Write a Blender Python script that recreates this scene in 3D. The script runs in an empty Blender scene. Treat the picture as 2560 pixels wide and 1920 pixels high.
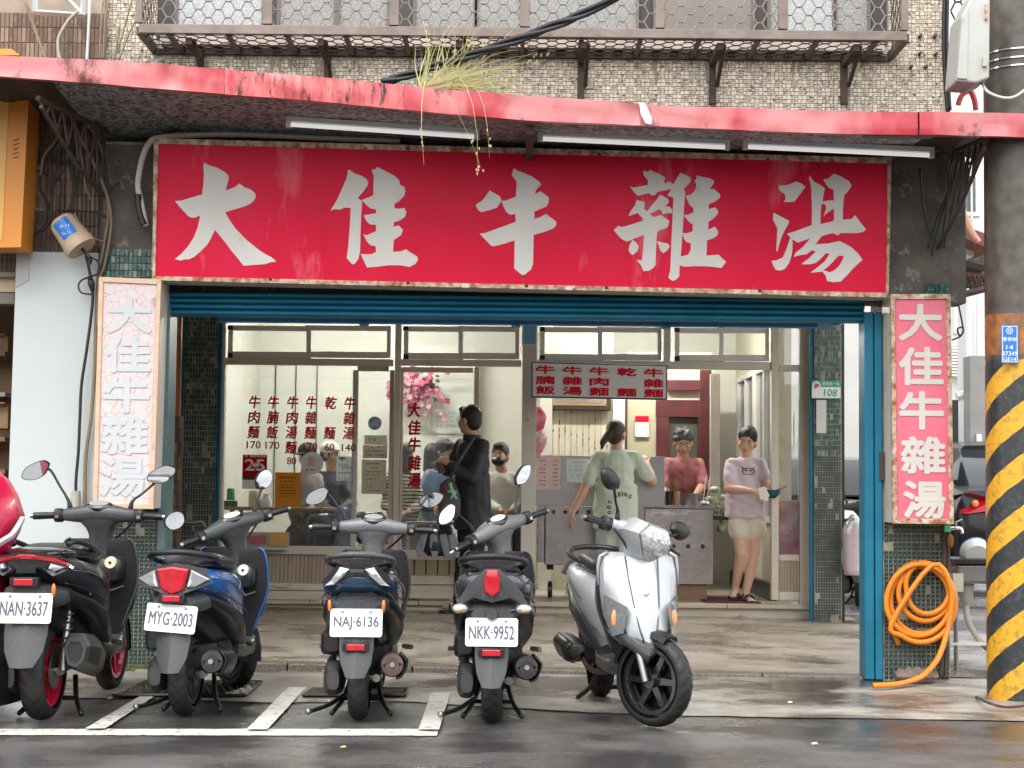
import bpy, bmesh, math, random
from mathutils import Vector, Matrix, noise
R = math.radians
random.seed(7)
SC = bpy.context.scene
COL = SC.collection
# ------------------------------------------------------------------ camera
FPX, PW, PH, PP = 4100.0, 2560.0, 1920.0, 29.0      # focal length in photo pixels, photo size, shift in pixels
CAM = Vector((0, -10.5, 1.18)); PITCH, ROLL = R(3.38), 0.010
cam_d = bpy.data.cameras.new('camera'); cam = bpy.data.objects.new('camera', cam_d); COL.objects.link(cam)
cam_d.sensor_fit = 'HORIZONTAL'; cam_d.sensor_width = 36; cam_d.lens = 36 * FPX / PW
cam_d.shift_y = PP / PW; cam_d.clip_start = .1; cam_d.clip_end = 500
RM = Matrix.Rotation(R(90) + PITCH, 3, 'X') @ Matrix.Rotation(ROLL, 3, 'Z')
cam.matrix_world = Matrix.Translation(CAM) @ RM.to_4x4()
SC.camera = cam
# ------------------------------------------------------------------ sky, sun, exposure (overcast, raining)
w = bpy.data.worlds.new('World'); SC.world = w; w.use_nodes = True
nt = w.node_tree; nt.nodes.clear()
sky = nt.nodes.new('ShaderNodeTexSky'); sky.sky_type = 'NISHITA'; sky.sun_disc = False
sky.sun_elevation = R(58); sky.sun_rotation = R(200); sky.air_density = 1.6; sky.dust_density = 6; sky.ozone_density = .6
hs = nt.nodes.new('ShaderNodeHueSaturation'); hs.inputs['Saturation'].default_value = .16
bg = nt.nodes.new('ShaderNodeBackground'); bg.inputs['Strength'].default_value = .15
out = nt.nodes.new('ShaderNodeOutputWorld')
ov = nt.nodes.new('ShaderNodeMix'); ov.data_type = 'RGBA'; ov.inputs[0].default_value = .82; ov.inputs[7].default_value = (6.6, 6.75, 6.9, 1)   # even cloud deck over the clear sky
nt.links.new(sky.outputs[0], hs.inputs['Color']); nt.links.new(hs.outputs[0], ov.inputs[6]); nt.links.new(ov.outputs[2], bg.inputs['Color']); nt.links.new(bg.outputs[0], out.inputs[0])
sun_d = bpy.data.lights.new('sun', 'SUN'); sun_d.energy = .6; sun_d.angle = R(35); sun_d.color = (1, .97, .93)
sun = bpy.data.objects.new('sun', sun_d); COL.objects.link(sun)
sun.rotation_euler = (R(44), 0, R(-20))
vs = SC.view_settings; vs.view_transform = 'Standard'; vs.look = 'None'; vs.exposure = 1.36; vs.gamma = 1; vs.use_curve_mapping = False
SC.cycles.max_bounces = 6; SC.cycles.diffuse_bounces = 3; SC.cycles.glossy_bounces = 3; SC.cycles.transparent_max_bounces = 10; SC.cycles.caustics_reflective = False; SC.cycles.caustics_refractive = False
SC.cycles.use_denoising = True
# ------------------------------------------------------------------ measuring helpers: photo pixel -> place in the world
def ray(px, py):
    return (RM @ Vector(((px - PW/2)/FPX, -(py - PH/2 - PP)/FPX, -1))).normalized()
def W(px, py, Y):                       # point seen at that pixel on the upright plane y = Y
    d = ray(px, py); return CAM + d * ((Y - CAM.y) / d.y)
def G(px, py, z=0.0):                   # point seen at that pixel on the level plane z
    d = ray(px, py); return CAM + d * ((z - CAM.z) / d.z)
def rect(x0, y0, x1, y1, Y):            # level rectangle (X0, X1, Z0, Z1) on plane Y from a pixel box
    a, b, c, d = W(x0, y0, Y), W(x1, y0, Y), W(x1, y1, Y), W(x0, y1, Y)
    return (a.x + d.x)/2, (b.x + c.x)/2, (c.z + d.z)/2, (a.z + b.z)/2
# ------------------------------------------------------------------ mesh builder
class MB:
    def __init__(s): s.v = []; s.f = []
    def add(s, vs, fs):
        o = len(s.v); s.v += [Vector(v) for v in vs]; s.f += [tuple(i + o for i in f) for f in fs]; return s
    def box(s, x0, x1, y0, y1, z0, z1, M=None, ch=0):
        if ch:
            c = ch
            P = []
            for (z, e) in ((z0, c), (z0 + c, 0), (z1 - c, 0), (z1, c)):
                a, b, d, f = x0 + e, x1 - e, y0 + e, y1 - e
                P += [(a + c*(e == 0), d, z), (b - c*(e == 0), d, z), (b, d + c*(e == 0), z), (b, f - c*(e == 0), z), (b - c*(e == 0), f, z), (a + c*(e == 0), f, z), (a, f - c*(e == 0), z), (a, d + c*(e == 0), z)]
            F = [tuple(range(7, -1, -1)), tuple(range(24, 32))]
            for k in range(3):
                for i in range(8): F.append((k*8+i, k*8+(i+1) % 8, k*8+8+(i+1) % 8, k*8+8+i))
        else:
            P = [(x0,y0,z0),(x1,y0,z0),(x1,y1,z0),(x0,y1,z0),(x0,y0,z1),(x1,y0,z1),(x1,y1,z1),(x0,y1,z1)]
            F = [(3,2,1,0),(4,5,6,7),(0,1,5,4),(1,2,6,5),(2,3,7,6),(3,0,4,7)]
        if M is not None: P = [M @ Vector(p) for p in P]
        return s.add(P, F)
    def tube(s, pts, r, n=8, cap=True, flat=None):
        pts = [Vector(p) for p in pts]; m = len(pts); rr = r if isinstance(r, (list, tuple)) else [r]*m
        up = Vector((0, 0, 1)); P = []; last = None
        for i, p in enumerate(pts):
            t = (pts[min(i+1, m-1)] - pts[max(i-1, 0)])
            t = t.normalized() if t.length > 1e-9 else Vector((0, 0, 1))
            if last is None:
                a = t.cross(up)
                if a.length < .05: a = t.cross(Vector((0, 1, 0)))
                a.normalize()
            else:
                a = (last - t * last.dot(t))
                a = a.normalized() if a.length > 1e-6 else last
            last = a; b = t.cross(a)
            for k in range(n):
                q = 2*math.pi*k/n
                P.append(p + (a*math.cos(q) + b*math.sin(q)) * rr[i])
        F = []
        for i in range(m-1):
            for k in range(n): F.append((i*n+k, i*n+(k+1) % n, (i+1)*n+(k+1) % n, (i+1)*n+k))
        if cap: F += [tuple(range(n-1, -1, -1)), tuple(range((m-1)*n, m*n))]
        return s.add(P, F)
    def rings(s, rs, cap=True, closed=False):      # rs: list of equally long vertex rings
        n = len(rs[0]); m = len(rs); P = [p for r_ in rs for p in r_]; F = []
        for i in range(m if closed else m-1):
            j = (i+1) % m
            for k in range(n): F.append((i*n+k, i*n+(k+1) % n, j*n+(k+1) % n, j*n+k))
        if cap and not closed: F += [tuple(range(n-1, -1, -1)), tuple(range((m-1)*n, m*n))]
        return s.add(P, F)
    def lathe(s, prof, n=24, axis='Z', c=(0,0,0)):  # prof: (r, h) pairs
        c = Vector(c); rs = []
        for (r, h) in prof:
            ring = []
            for k in range(n):
                q = 2*math.pi*k/n; a, b = r*math.cos(q), r*math.sin(q)
                ring.append(c + Vector({'Z': (a, b, h), 'X': (h, a, b), 'Y': (b, h, a)}[axis]))
            rs.append(ring)
        return s.rings(rs)
    def ball(s, c, rx, ry, rz, n=12, m=8, M=None):
        c = Vector(c); P = []; F = []
        for i in range(m+1):
            t = math.pi*i/m
            for k in range(n):
                q = 2*math.pi*k/n; v = Vector((rx*math.sin(t)*math.cos(q), ry*math.sin(t)*math.sin(q), rz*math.cos(t)))
                P.append(c + (M @ v if M else v))
        for i in range(m):
            for k in range(n): F.append((i*n+k, (i+1)*n+k, (i+1)*n+(k+1) % n, i*n+(k+1) % n))
        return s.add(P, F)
    def prism(s, pts, M, d):                        # 2D outline (x, y) -> M (local z = outwards), thickness d behind the face
        n = len(pts); ar = sum(pts[i][0]*pts[(i+1) % n][1] - pts[(i+1) % n][0]*pts[i][1] for i in range(n))
        if ar < 0: pts = pts[::-1]
        P = [M @ Vector((x, y, 0)) for x, y in pts] + [M @ Vector((x, y, -d)) for x, y in pts]
        F = [tuple(range(n)), tuple(range(2*n-1, n-1, -1))]
        for i in range(n): F.append((i, n+i, n+(i+1) % n, (i+1) % n))
        return s.add(P, F)
    def xf(s, M): s.v = [M @ v for v in s.v]; return s
    def mesh(s, name, off=Vector((0, 0, 0))):
        me = bpy.data.meshes.new(name); me.from_pydata([tuple(v - off) for v in s.v], [], s.f); me.validate(); me.update(); return me
FACE = Matrix(((1,0,0,0),(0,0,-1,0),(0,1,0,0),(0,0,0,1)))     # local x,y,z -> world X,Z,-Y (facing the street)
def put(o, parent=None, label=None, cat=None, group=None, kind=None):
    COL.objects.link(o)
    if parent is not None: o.parent = parent
    for k, v in (('label', label), ('category', cat), ('group', group), ('kind', kind)):
        if v: o[k] = v
    return o
def thing(name, label, cat, loc=(0,0,0), group=None, rz=0):
    o = bpy.data.objects.new(name, None); o.location = loc; o.rotation_euler = (0, 0, rz); o.empty_display_size = .2
    return put(o, None, label, cat, group)
def root_loc(p):
    l = Vector((0, 0, 0))
    while p is not None: l += p.location; p = p.parent
    return l
def part(name, mb, m, parent=None, smooth=0, world=True, label=None, cat=None, group=None, kind=None, bevel=0, sub=0):
    """mesh object; vertices are given in world coordinates when world is True"""
    me = mb.mesh(name, root_loc(parent) if world else Vector((0, 0, 0)))
    if m is not None: me.materials.append(m)
    if smooth:
        for p in me.polygons: p.use_smooth = True
        if smooth != 1:
            try: me.set_sharp_from_angle(angle=R(smooth))
            except Exception: pass
    o = bpy.data.objects.new(name, me); put(o, parent, label, cat, group, kind)
    if sub:
        md = o.modifiers.new('s', 'SUBSURF'); md.levels = sub; md.render_levels = sub
    if bevel:
        md = o.modifiers.new('b', 'BEVEL'); md.width = bevel; md.segments = 2; md.limit_method = 'ANGLE'; md.angle_limit = R(35)
    return o
# ------------------------------------------------------------------ materials
MATS = {}
def mat(name, c, rough=.5, metal=0, c2=None, sc=8, amt=.5, bump=0, bsc=None, stretch=None, c3=None, sc3=2, t3=.6, coat=0, rv=0, spec=.5, det=4, drops=0, trans=0, alpha=1, emit=0):
    """c base colour, c2 second colour mixed by noise (scale sc), c3 blotches above threshold t3 (scale sc3),
    bump strength (scale bsc), rv roughness variation, drops = rain beads"""
    if name in MATS: return MATS[name]
    m = bpy.data.materials.new(name); m.use_nodes = True; n = m.node_tree.nodes; l = m.node_tree.links
    b = n['Principled BSDF']; b.inputs['Roughness'].default_value = rough; b.inputs['Metallic'].default_value = metal
    b.inputs['Base Color'].default_value = (*c, 1); b.inputs['Specular IOR Level'].default_value = spec
    b.inputs['Coat Weight'].default_value = coat; b.inputs['Coat Roughness'].default_value = .08
    if trans: b.inputs['Transmission Weight'].default_value = trans
    if alpha < 1: b.inputs['Alpha'].default_value = alpha
    if emit: b.inputs['Emission Color'].default_value = (*c, 1); b.inputs['Emission Strength'].default_value = emit
    tc = n.new('ShaderNodeTexCoord'); mp = n.new('ShaderNodeMapping'); l.new(tc.outputs['Object'], mp.inputs[0])
    if stretch: mp.inputs['Scale'].default_value = stretch
    def nz(scale, d=det, rough_=.6):
        t = n.new('ShaderNodeTexNoise'); t.inputs['Scale'].default_value = scale; t.inputs['Detail'].default_value = d
        t.inputs['Roughness'].default_value = rough_; l.new(mp.outputs[0], t.inputs['Vector']); return t
    def mix(f, a, b2):
        x = n.new('ShaderNodeMix'); x.data_type = 'RGBA'; l.new(f, x.inputs[0])
        for i, q in ((6, a), (7, b2)):
            if isinstance(q, tuple): x.inputs[i].default_value = (*q, 1)
            else: l.new(q, x.inputs[i])
        return x.outputs[2]
    def ramp(f, lo, hi, top=1):
        r_ = n.new('ShaderNodeMapRange'); r_.inputs[1].default_value = lo; r_.inputs[2].default_value = hi; r_.inputs[4].default_value = top
        l.new(f, r_.inputs[0]); return r_.outputs[0]
    col = None
    if c2:
        col = mix(ramp(nz(sc).outputs[0], .5 - .3*(1.2-amt), .5 + .3*(1.2-amt)), c, c2)
    if c3:
        col = mix(ramp(nz(sc3, 6, .7).outputs[0], t3, t3 + .08), col if col is not None else c, c3)
    if col is not None: l.new(col, b.inputs['Base Color'])
    if rv: l.new(ramp(nz(sc*.7 if sc else 3).outputs[0], .3, .7), (q := n.new('ShaderNodeMath')).inputs[0]); q.operation = 'MULTIPLY_ADD'; q.inputs[1].default_value = rv; q.inputs[2].default_value = max(0, rough - rv/2); l.new(q.outputs[0], b.inputs['Roughness'])
    h = None
    if bump:
        bp = n.new('ShaderNodeBump'); bp.inputs['Strength'].default_value = bump; bp.inputs['Distance'].default_value = .01
        l.new(nz(bsc or sc*4, 5).outputs[0], bp.inputs['Height']); l.new(bp.outputs[0], b.inputs['Normal']); h = bp
    if drops:
        v = n.new('ShaderNodeTexVoronoi'); v.inputs['Scale'].default_value = 90; l.new(tc.outputs['Object'], v.inputs['Vector'])
        bp = n.new('ShaderNodeBump'); bp.inputs['Strength'].default_value = drops; bp.inputs['Distance'].default_value = .004; bp.invert = True
        l.new(ramp(v.outputs['Distance'], .15, .4), bp.inputs['Height'])
        if h: l.new(h.outputs[0], bp.inputs['Normal'])
        l.new(bp.outputs[0], b.inputs['Normal'])
    MATS[name] = m; return m
def glass(name, tint=(.95, .97, .96), refl=.10, haze=.06, rough=.0, hazec=(.8, .82, .8)):
    """thin window glass: clear, mirrored at grazing angles, slightly dirty"""
    if name in MATS: return MATS[name]
    m = bpy.data.materials.new(name); m.use_nodes = True; n = m.node_tree.nodes; l = m.node_tree.links; n.clear()
    o = n.new('ShaderNodeOutputMaterial'); t = n.new('ShaderNodeBsdfTransparent'); t.inputs[0].default_value = (*tint, 1)
    g = n.new('ShaderNodeBsdfGlossy'); g.inputs['Roughness'].default_value = rough
    lw = n.new('ShaderNodeLayerWeight'); lw.inputs[0].default_value = .25
    mr = n.new('ShaderNodeMapRange'); mr.inputs[3].default_value = refl; mr.inputs[4].default_value = .9; l.new(lw.outputs['Fresnel'], mr.inputs[0])
    a = n.new('ShaderNodeMixShader'); l.new(mr.outputs[0], a.inputs[0]); l.new(t.outputs[0], a.inputs[1]); l.new(g.outputs[0], a.inputs[2])
    d = n.new('ShaderNodeBsdfDiffuse'); d.inputs[0].default_value = (*hazec, 1)
    tc = n.new('ShaderNodeTexCoord'); nz = n.new('ShaderNodeTexNoise'); nz.inputs['Scale'].default_value = 3; l.new(tc.outputs['Object'], nz.inputs['Vector'])
    m2 = n.new('ShaderNodeMath'); m2.operation = 'MULTIPLY'; m2.inputs[1].default_value = haze*2; l.new(nz.outputs[0], m2.inputs[0])
    b = n.new('ShaderNodeMixShader'); l.new(m2.outputs[0], b.inputs[0]); l.new(a.outputs[0], b.inputs[1]); l.new(d.outputs[0], b.inputs[2])
    l.new(b.outputs[0], o.inputs[0]); MATS[name] = m; return m
def paper(name, c, thru=.5):
    """thin paper: half of the light passes through"""
    if name in MATS: return MATS[name]
    m = bpy.data.materials.new(name); m.use_nodes = True; n = m.node_tree.nodes; l = m.node_tree.links; n.clear()
    o = n.new('ShaderNodeOutputMaterial'); d = n.new('ShaderNodeBsdfDiffuse'); t = n.new('ShaderNodeBsdfTranslucent'); x = n.new('ShaderNodeMixShader')
    d.inputs[0].default_value = t.inputs[0].default_value = (*c, 1); x.inputs[0].default_value = thru
    l.new(d.outputs[0], x.inputs[1]); l.new(t.outputs[0], x.inputs[2]); l.new(x.outputs[0], o.inputs[0]); MATS[name] = m; return m
# ------------------------------------------------------------------ lettering (outlines of the built-in font, turned into meshes)
_tc = {}
WORK = bpy.data.scenes.new('workbench')          # empty scene in which outlines and skins are evaluated; removed at the end
def evaluated(o):
    WORK.collection.objects.link(o); vl = WORK.view_layers[0]; vl.update(); dg = vl.depsgraph
    me = bpy.data.meshes.new_from_object(o.evaluated_get(dg)); WORK.collection.objects.unlink(o); return me
def glyphs(body, bold=0, space=1.0):
    k = (body, bold, space)
    if k in _tc: return _tc[k]
    c = bpy.data.curves.new('t', 'FONT'); c.body = body; c.offset = bold; c.resolution_u = 3; c.space_character = space
    o = bpy.data.objects.new('t', c); me = evaluated(o)
    vs = [v.co.copy() for v in me.vertices]; fs = [tuple(p.vertices) for p in me.polygons]
    bpy.data.objects.remove(o); bpy.data.curves.remove(c); bpy.data.meshes.remove(me)
    _tc[k] = (vs, fs); return _tc[k]
def letters(mb, body, M, cx, cy, w, h, bold=0, shear=0, space=1.0, thick=0):
    """fit the text's outline into the box w x h centred at (cx, cy) of the plane M; w or h None keeps proportions"""
    vs, fs = glyphs(body, bold, space)
    if not vs: return mb
    x0, x1 = min(v.x for v in vs), max(v.x for v in vs); y0, y1 = min(v.y for v in vs), max(v.y for v in vs)
    sx = w/(x1-x0) if w else h/(y1-y0); sy = h/(y1-y0) if h else sx
    sh = [(0, 0)] if not thick else [(0, 0)] + [(thick*math.cos(k*math.pi/4), thick*math.sin(k*math.pi/4)) for k in range(8)]
    for k, (dx, dy) in enumerate(sh):            # heavier strokes: the outline laid again, shifted
        P = []
        for v in vs:
            yy = (v.y - (y0+y1)/2)*sy
            P.append(M @ Vector((cx + dx + (v.x - (x0+x1)/2)*sx + shear*yy, cy + dy + yy, k*.00015)))
        mb.add(P, fs)
    return mb
def plane(Y): return Matrix.Translation((0, Y, 0)) @ FACE
def spline(pts, n=6):
    pts = [Vector(p) for p in pts]; out_ = []
    for i in range(len(pts)-1):
        p0, p1, p2, p3 = pts[max(i-1, 0)], pts[i], pts[i+1], pts[min(i+2, len(pts)-1)]
        for k in range(n):
            t = k/n
            out_.append(.5*((2*p1) + (p2-p0)*t + (2*p0-5*p1+4*p2-p3)*t*t + (3*p1-p0-3*p2+p3)*t*t*t))
    return out_ + [pts[-1]]
# ================================================================== materials used all over
def wet_ground(name, dry, dark, light, rough_dry, sc, puddle, bump, speck=0):
    m = bpy.data.materials.new(name); m.use_nodes = True; n = m.node_tree.nodes; l = m.node_tree.links; b = n['Principled BSDF']
    tc = n.new('ShaderNodeTexCoord'); V = tc.outputs['Object']
    def nz(s, d=5, r_=.6, st=None):
        t = n.new('ShaderNodeTexNoise'); t.inputs['Scale'].default_value = s; t.inputs['Detail'].default_value = d; t.inputs['Roughness'].default_value = r_
        if st:
            mp = n.new('ShaderNodeMapping'); mp.inputs['Scale'].default_value = st; l.new(V, mp.inputs[0]); l.new(mp.outputs[0], t.inputs['Vector'])
        else: l.new(V, t.inputs['Vector'])
        return t.outputs[0]
    def rmp(f, a, c, lo=0, hi=1):
        q = n.new('ShaderNodeMapRange'); q.inputs[1].default_value = a; q.inputs[2].default_value = c; q.inputs[3].default_value = lo; q.inputs[4].default_value = hi; l.new(f, q.inputs[0]); return q.outputs[0]
    def mx(f, a, c):
        x = n.new('ShaderNodeMix'); x.data_type = 'RGBA'; l.new(f, x.inputs[0])
        for i, q in ((6, a), (7, c)):
            if isinstance(q, tuple): x.inputs[i].default_value = (*q, 1)
            else: l.new(q, x.inputs[i])
        return x.outputs[2]
    wet = rmp(nz(sc, 6, .62, (1, 1.5, 1)), puddle - .10, puddle + .08)
    col = mx(rmp(nz(60, 3), .3, .7), dry, light)
    col = mx(rmp(nz(sc*2.3, 6, .7), .42, .62), col, tuple(x*.72 for x in dry))
    if speck: col = mx(rmp(nz(120 if 'asphalt' in name else 150, 2), .62, .68), col, (.24, .23, .22) if 'asphalt' in name else (.45, .43, .4)); col = mx(rmp(nz(90, 2), .62, .68), col, tuple(x*.5 for x in dry))
    col = mx(wet, col, dark); l.new(col, b.inputs['Base Color'])
    l.new(rmp(wet, 0, 1, rough_dry, .15 if 'asphalt' in name else .10), b.inputs['Roughness'])
    bp = n.new('ShaderNodeBump'); bp.inputs['Distance'].default_value = .006
    l.new(rmp(wet, 0, 1, bump, bump*.16), bp.inputs['Strength']); l.new(nz(85, 4, .7), bp.inputs['Height']); l.new(bp.outputs[0], b.inputs['Normal'])
    MATS[name] = m; return m
M_road = wet_ground('wet_asphalt', (.105, .098, .095), (.055, .051, .049), (.15, .142, .137), .42, .8, .50, .9, 1)
M_apron = wet_ground('stained_concrete', (.40, .365, .31), (.085, .065, .05), (.52, .48, .42), .5, .75, .52, .5)
M_terr = wet_ground('wet_terrazzo', (.38, .315, .24), (.18, .14, .10), (.48, .41, .33), .40, 1.1, .56, .45, 1)
M_alley = wet_ground('alley_concrete', (.42, .41, .39), (.25, .25, .25), (.55, .54, .52), .4, .8, .5, .5)
M_kerb = mat('kerb_granite', (.115, .095, .08), .35, c2=(.21, .18, .15), sc=60, amt=1, bump=.3, c3=(.07, .06, .055), sc3=5, t3=.58)
M_line = mat('road_paint', (.72, .70, .63), .45, c2=(.60, .58, .52), sc=14, c3=(.10, .095, .09), sc3=22, t3=.56, bump=.3, bsc=70)
M_alu = mat('anodised_frame', (.72, .65, .55), .42, .05, c2=(.60, .53, .44), sc=5, stretch=(1, 1, .3), bump=.05)
M_aluw = mat('pale_sash', (.82, .80, .75), .35, .05, c2=(.72, .70, .65), sc=6, bump=.03)
M_black = mat('black_plastic', (.014, .014, .015), .35)
M_blue = mat('blue_painted_steel', (.014, .145, .235), .42, c2=(.02, .19, .30), sc=4, c3=(.05, .045, .04), sc3=9, t3=.7, bump=.15, bsc=20, spec=.25)
M_bblue = mat('bright_blue_paint', (.03, .25, .52), .4, c2=(.02, .19, .42), sc=5)
M_rust = mat('rusty_edging', (.62, .50, .38), .75, c2=(.30, .11, .035), sc=22, amt=.75, c3=(.72, .65, .54), sc3=9, t3=.56, bump=.5, bsc=60)
M_rustd = mat('dark_rust', (.10, .06, .045), .8, c2=(.045, .035, .03), sc=12, bump=.4)
M_cream = mat('cream_sheet_metal', (.66, .62, .54), .5, c2=(.52, .47, .40), sc=4, c3=(.20, .10, .05), sc3=10, t3=.68, bump=.08)
M_wall_in = mat('pale_green_wall', (.74, .735, .67), .7, c2=(.67, .665, .60), sc=1.5, c3=(.62, .60, .52), sc3=1.2, t3=.62)
M_beige = mat('beige_wall', (.66, .61, .48), .65, c2=(.58, .52, .40), sc=2)
M_dred = mat('dark_red_paint', (.11, .018, .02), .5, c2=(.05, .01, .012), sc=6)
M_white = mat('white_paint', (.78, .79, .78), .55, c2=(.72, .73, .72), sc=2)
M_paper = mat('white_paper', (.80, .80, .78), .7)
M_inkr = mat('red_lettering', (.70, .008, .03), .45, spec=.2)
M_inkk = mat('black_ink', (.02, .02, .022), .6)
M_glass = glass('window_glass', refl=.05, haze=.025)
M_steel = mat('stainless_sheet', (.33, .305, .30), .30, 1, c2=(.26, .24, .235), sc=2.5, rv=.15, bump=.12, bsc=3)
M_chrome = mat('chrome', (.8, .8, .8), .12, 1)
M_conc = mat('dirty_concrete', (.145, .125, .105), .8, c2=(.065, .058, .05), sc=5, c3=(.26, .235, .20), sc3=7, t3=.58, bump=.5, bsc=18)
M_wood = mat('worn_wood', (.32, .20, .11), .6, c2=(.22, .13, .07), sc=6, stretch=(1, 6, 6), bump=.2)
M_marble = mat('worn_marble', (.72, .66, .56), .4, c2=(.55, .46, .36), sc=6, stretch=(.4, 1, 2), c3=(.28, .20, .14), sc3=7, t3=.62)
def stuffbox(mb, px, Y, d):             # pixel polygon on plane Y, thickness d to the back
    P = [W(x, y, Y) for x, y in px]
    return mb.prism([(p.x, p.z) for p in P], plane(Y), d)
def fr(mb, x0, y0, x1, y1, Y, d=.05): # level pixel rectangle as a box whose front is at Y
    a, b, c, e = rect(x0, y0, x1, y1, Y); return mb.box(a, b, Y, Y + d, c, e)
# ================================================================== ground
def zf(x, y): return .05 + .02*y - .013*x          # arcade floor rises to the shop, falls to the right
part('road', MB().add([(-70, -60, 0), (70, -60, 0), (70, 60, 0), (-70, 60, 0)], [(0, 1, 2, 3)]), M_road, kind='structure')
edge = [G(x, y, .012) for x, y in [(-300, 1742), (330, 1742), (700, 1754), (1000, 1750), (1400, 1774), (1710, 1786), (2100, 1792), (2440, 1797), (2900, 1806)]]
mb = MB(); ev = []
fine = []
for i in range(len(edge)-1):
    for k in range(10): fine.append(edge[i].lerp(edge[i+1], k/10))
for i, p in enumerate(fine):
    ev.append((p.x, p.y + .03*noise.noise(Vector((p.x*3, 0, 0))) + .012*noise.noise(Vector((p.x*14, 5, 0))), .006)); ev.append((p.x, .16, .024 - .004*p.x))
mb.add(ev, [(2*i, 2*i+2, 2*i+3, 2*i+1) for i in range(len(fine)-1)])
part('gutter_apron', mb, M_apron, kind='structure')
# arcade floor, one sheet with its fall
def sheet(x0, x1, y0, y1, nx, ny, f, dz=0):
    m_ = MB(); V = [(x0+(x1-x0)*i/nx, y0+(y1-y0)*j/ny, f(x0+(x1-x0)*i/nx, y0+(y1-y0)*j/ny)+dz) for j in range(ny+1) for i in range(nx+1)]
    return m_.add(V, [(j*(nx+1)+i, j*(nx+1)+i+1, (j+1)*(nx+1)+i+1, (j+1)*(nx+1)+i) for j in range(ny) for i in range(nx)])
part('arcade_floor', sheet(-2.75, 3.05, .20, 4.3, 12, 8, zf), M_terr, kind='structure')
part('alley_pavement', sheet(2.30, 14, .02, 30, 10, 20, lambda x, y: -.012 + .022*max(0, y) - (.0 if x > 3.05 else .03 if y < 4.3 else 0)), M_alley, kind='structure')
kb = part('kerb', sheet(-2.75, 2.5, .10, .205, 12, 1, zf, .001), M_kerb, kind='structure')
xs = [-2.30, -1.42, -.62, .12, .95, 1.62, 2.42]
for i in range(len(xs)-1):
    a, b = xs[i] + .004, xs[i+1] - .004; m_ = MB()
    z = lambda x: zf(x, 0)
    m_.add([(a, .07, -.02), (b, .07, -.02), (b, .21, -.02), (a, .21, -.02), (a, .07, z(a)+.006), (b, .07, z(b)+.006), (b, .21, z(b)+.012), (a, .21, z(a)+.012)],
           [(3,2,1,0),(4,5,6,7),(0,1,5,4),(1,2,6,5),(2,3,7,6),(3,0,4,7)])
    part('kerb_stone', m_, M_kerb, kb, bevel=.008)
# painted parking bay
def ground_quad(px, z, h=.0): return [G(x, y, z) for x, y in px]
pl = thing('parking_bay_marking', 'worn white painted outline of the scooter parking bay', 'road marking', (-2, -2.4, 0))
def stripe(px, name, z=.005):
    P = [G(x, y, z) for x, y in px]; part(name, MB().add(P, [tuple(range(len(P)))]), M_line, pl)
def band(a, b, z, n=14, seed=0):
    """ragged edged paint band between two pixel polylines (two points each)"""
    m_ = MB(); P = []
    for i in range(n+1):
        for (p, q) in (a, b):
            v = G(p[0]+(q[0]-p[0])*i/n, p[1]+(q[1]-p[1])*i/n, z); v.y += .012*noise.noise(Vector((i*1.7+seed, v.x*5, 0))); v.x += .008*noise.noise(Vector((i*2.3, seed+3, 0))); P.append(v)
    return m_.add(P, [(2*i, 2*i+2, 2*i+3, 2*i+1) for i in range(n)])
part('front_line', band(((-80, 1837), (1092, 1839)), ((-80, 1822), (1096, 1822)), .005, 40), M_line, pl)
for k, (a, b) in enumerate([(((212, 1821), (352, 1739)), ((262, 1821), (388, 1739))), (((616, 1823), (722, 1716)), ((668, 1823), (768, 1716))), (((1046, 1823), (1078, 1731)), ((1098, 1823), (1126, 1731)))]):
    part('divider_line', band(a, b, .016, 16, k*9), M_line, pl)
# drain grates
M_iron = mat('wet_cast_iron', (.03, .03, .03), .3, .6, c2=(.06, .045, .035), sc=12, bump=.2)
def grate(label, px, n, m_, z=.022):
    P = [G(x, y, z) for x, y in px]; c = sum(P, Vector())/4
    t = thing('drain_grate', label, 'drain grate', (c.x, c.y, 0), 'drain covers in the gutter')
    def at(u, v): return P[0].lerp(P[1], u).lerp(P[3].lerp(P[2], u), v)
    part('pit', MB().add([p - Vector((0, 0, .006)) for p in P], [(0, 1, 2, 3)]), M_black, t)
    f = MB()
    for a, b in ((0,1),(1,2),(2,3),(3,0)): f.tube([P[a], P[b]], .009, 4)
    part('rim', f, M_iron, t)
    if n:
        f = MB()
        for i in range(-m_, n+1):
            for s in (0, 1):
                pts = []
                for k in range(m_+1):
                    u = (i + k)/n if s == 0 else (i + m_ - k)/n
                    if 0 <= u <= 1: pts.append(at(u, k/m_))
                if len(pts) > 1: f.tube(pts, .006, 4)
        part('bars', f, M_iron, t, kind='stuff')
    else: part('plate', MB().add([at(.03,.06)+Vector((0,0,.004)), at(.97,.06)+Vector((0,0,.004)), at(.97,.94)+Vector((0,0,.004)), at(.03,.94)+Vector((0,0,.004))], [(0,1,2,3)]), M_rustd, t)
grate('crosshatched iron drain grate under the blue scooter', [(283, 1738), (612, 1738), (655, 1704), (362, 1704)], 16, 4)
grate('flat rusty drain cover behind the navy scooter', [(757, 1738), (1012, 1738), (1018, 1722), (780, 1722)], 0, 0)
# houses across the street, behind the viewer: they close the street canyon
opp = part('street_opposite', MB().box(-60, 60, -40, -32, 0, 4.6), mat('opposite_render', (.30, .29, .27), .8, c2=(.22, .21, .2), sc=.4), kind='structure')
for i in range(13):
    for j in range(1): part('window', MB().box(-38+6*i, -34.6+6*i, -32.02, -31.96, 1+3.4*j, 3+3.4*j), mat('opposite_glass', (.05, .055, .06), .1), opp)
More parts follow.
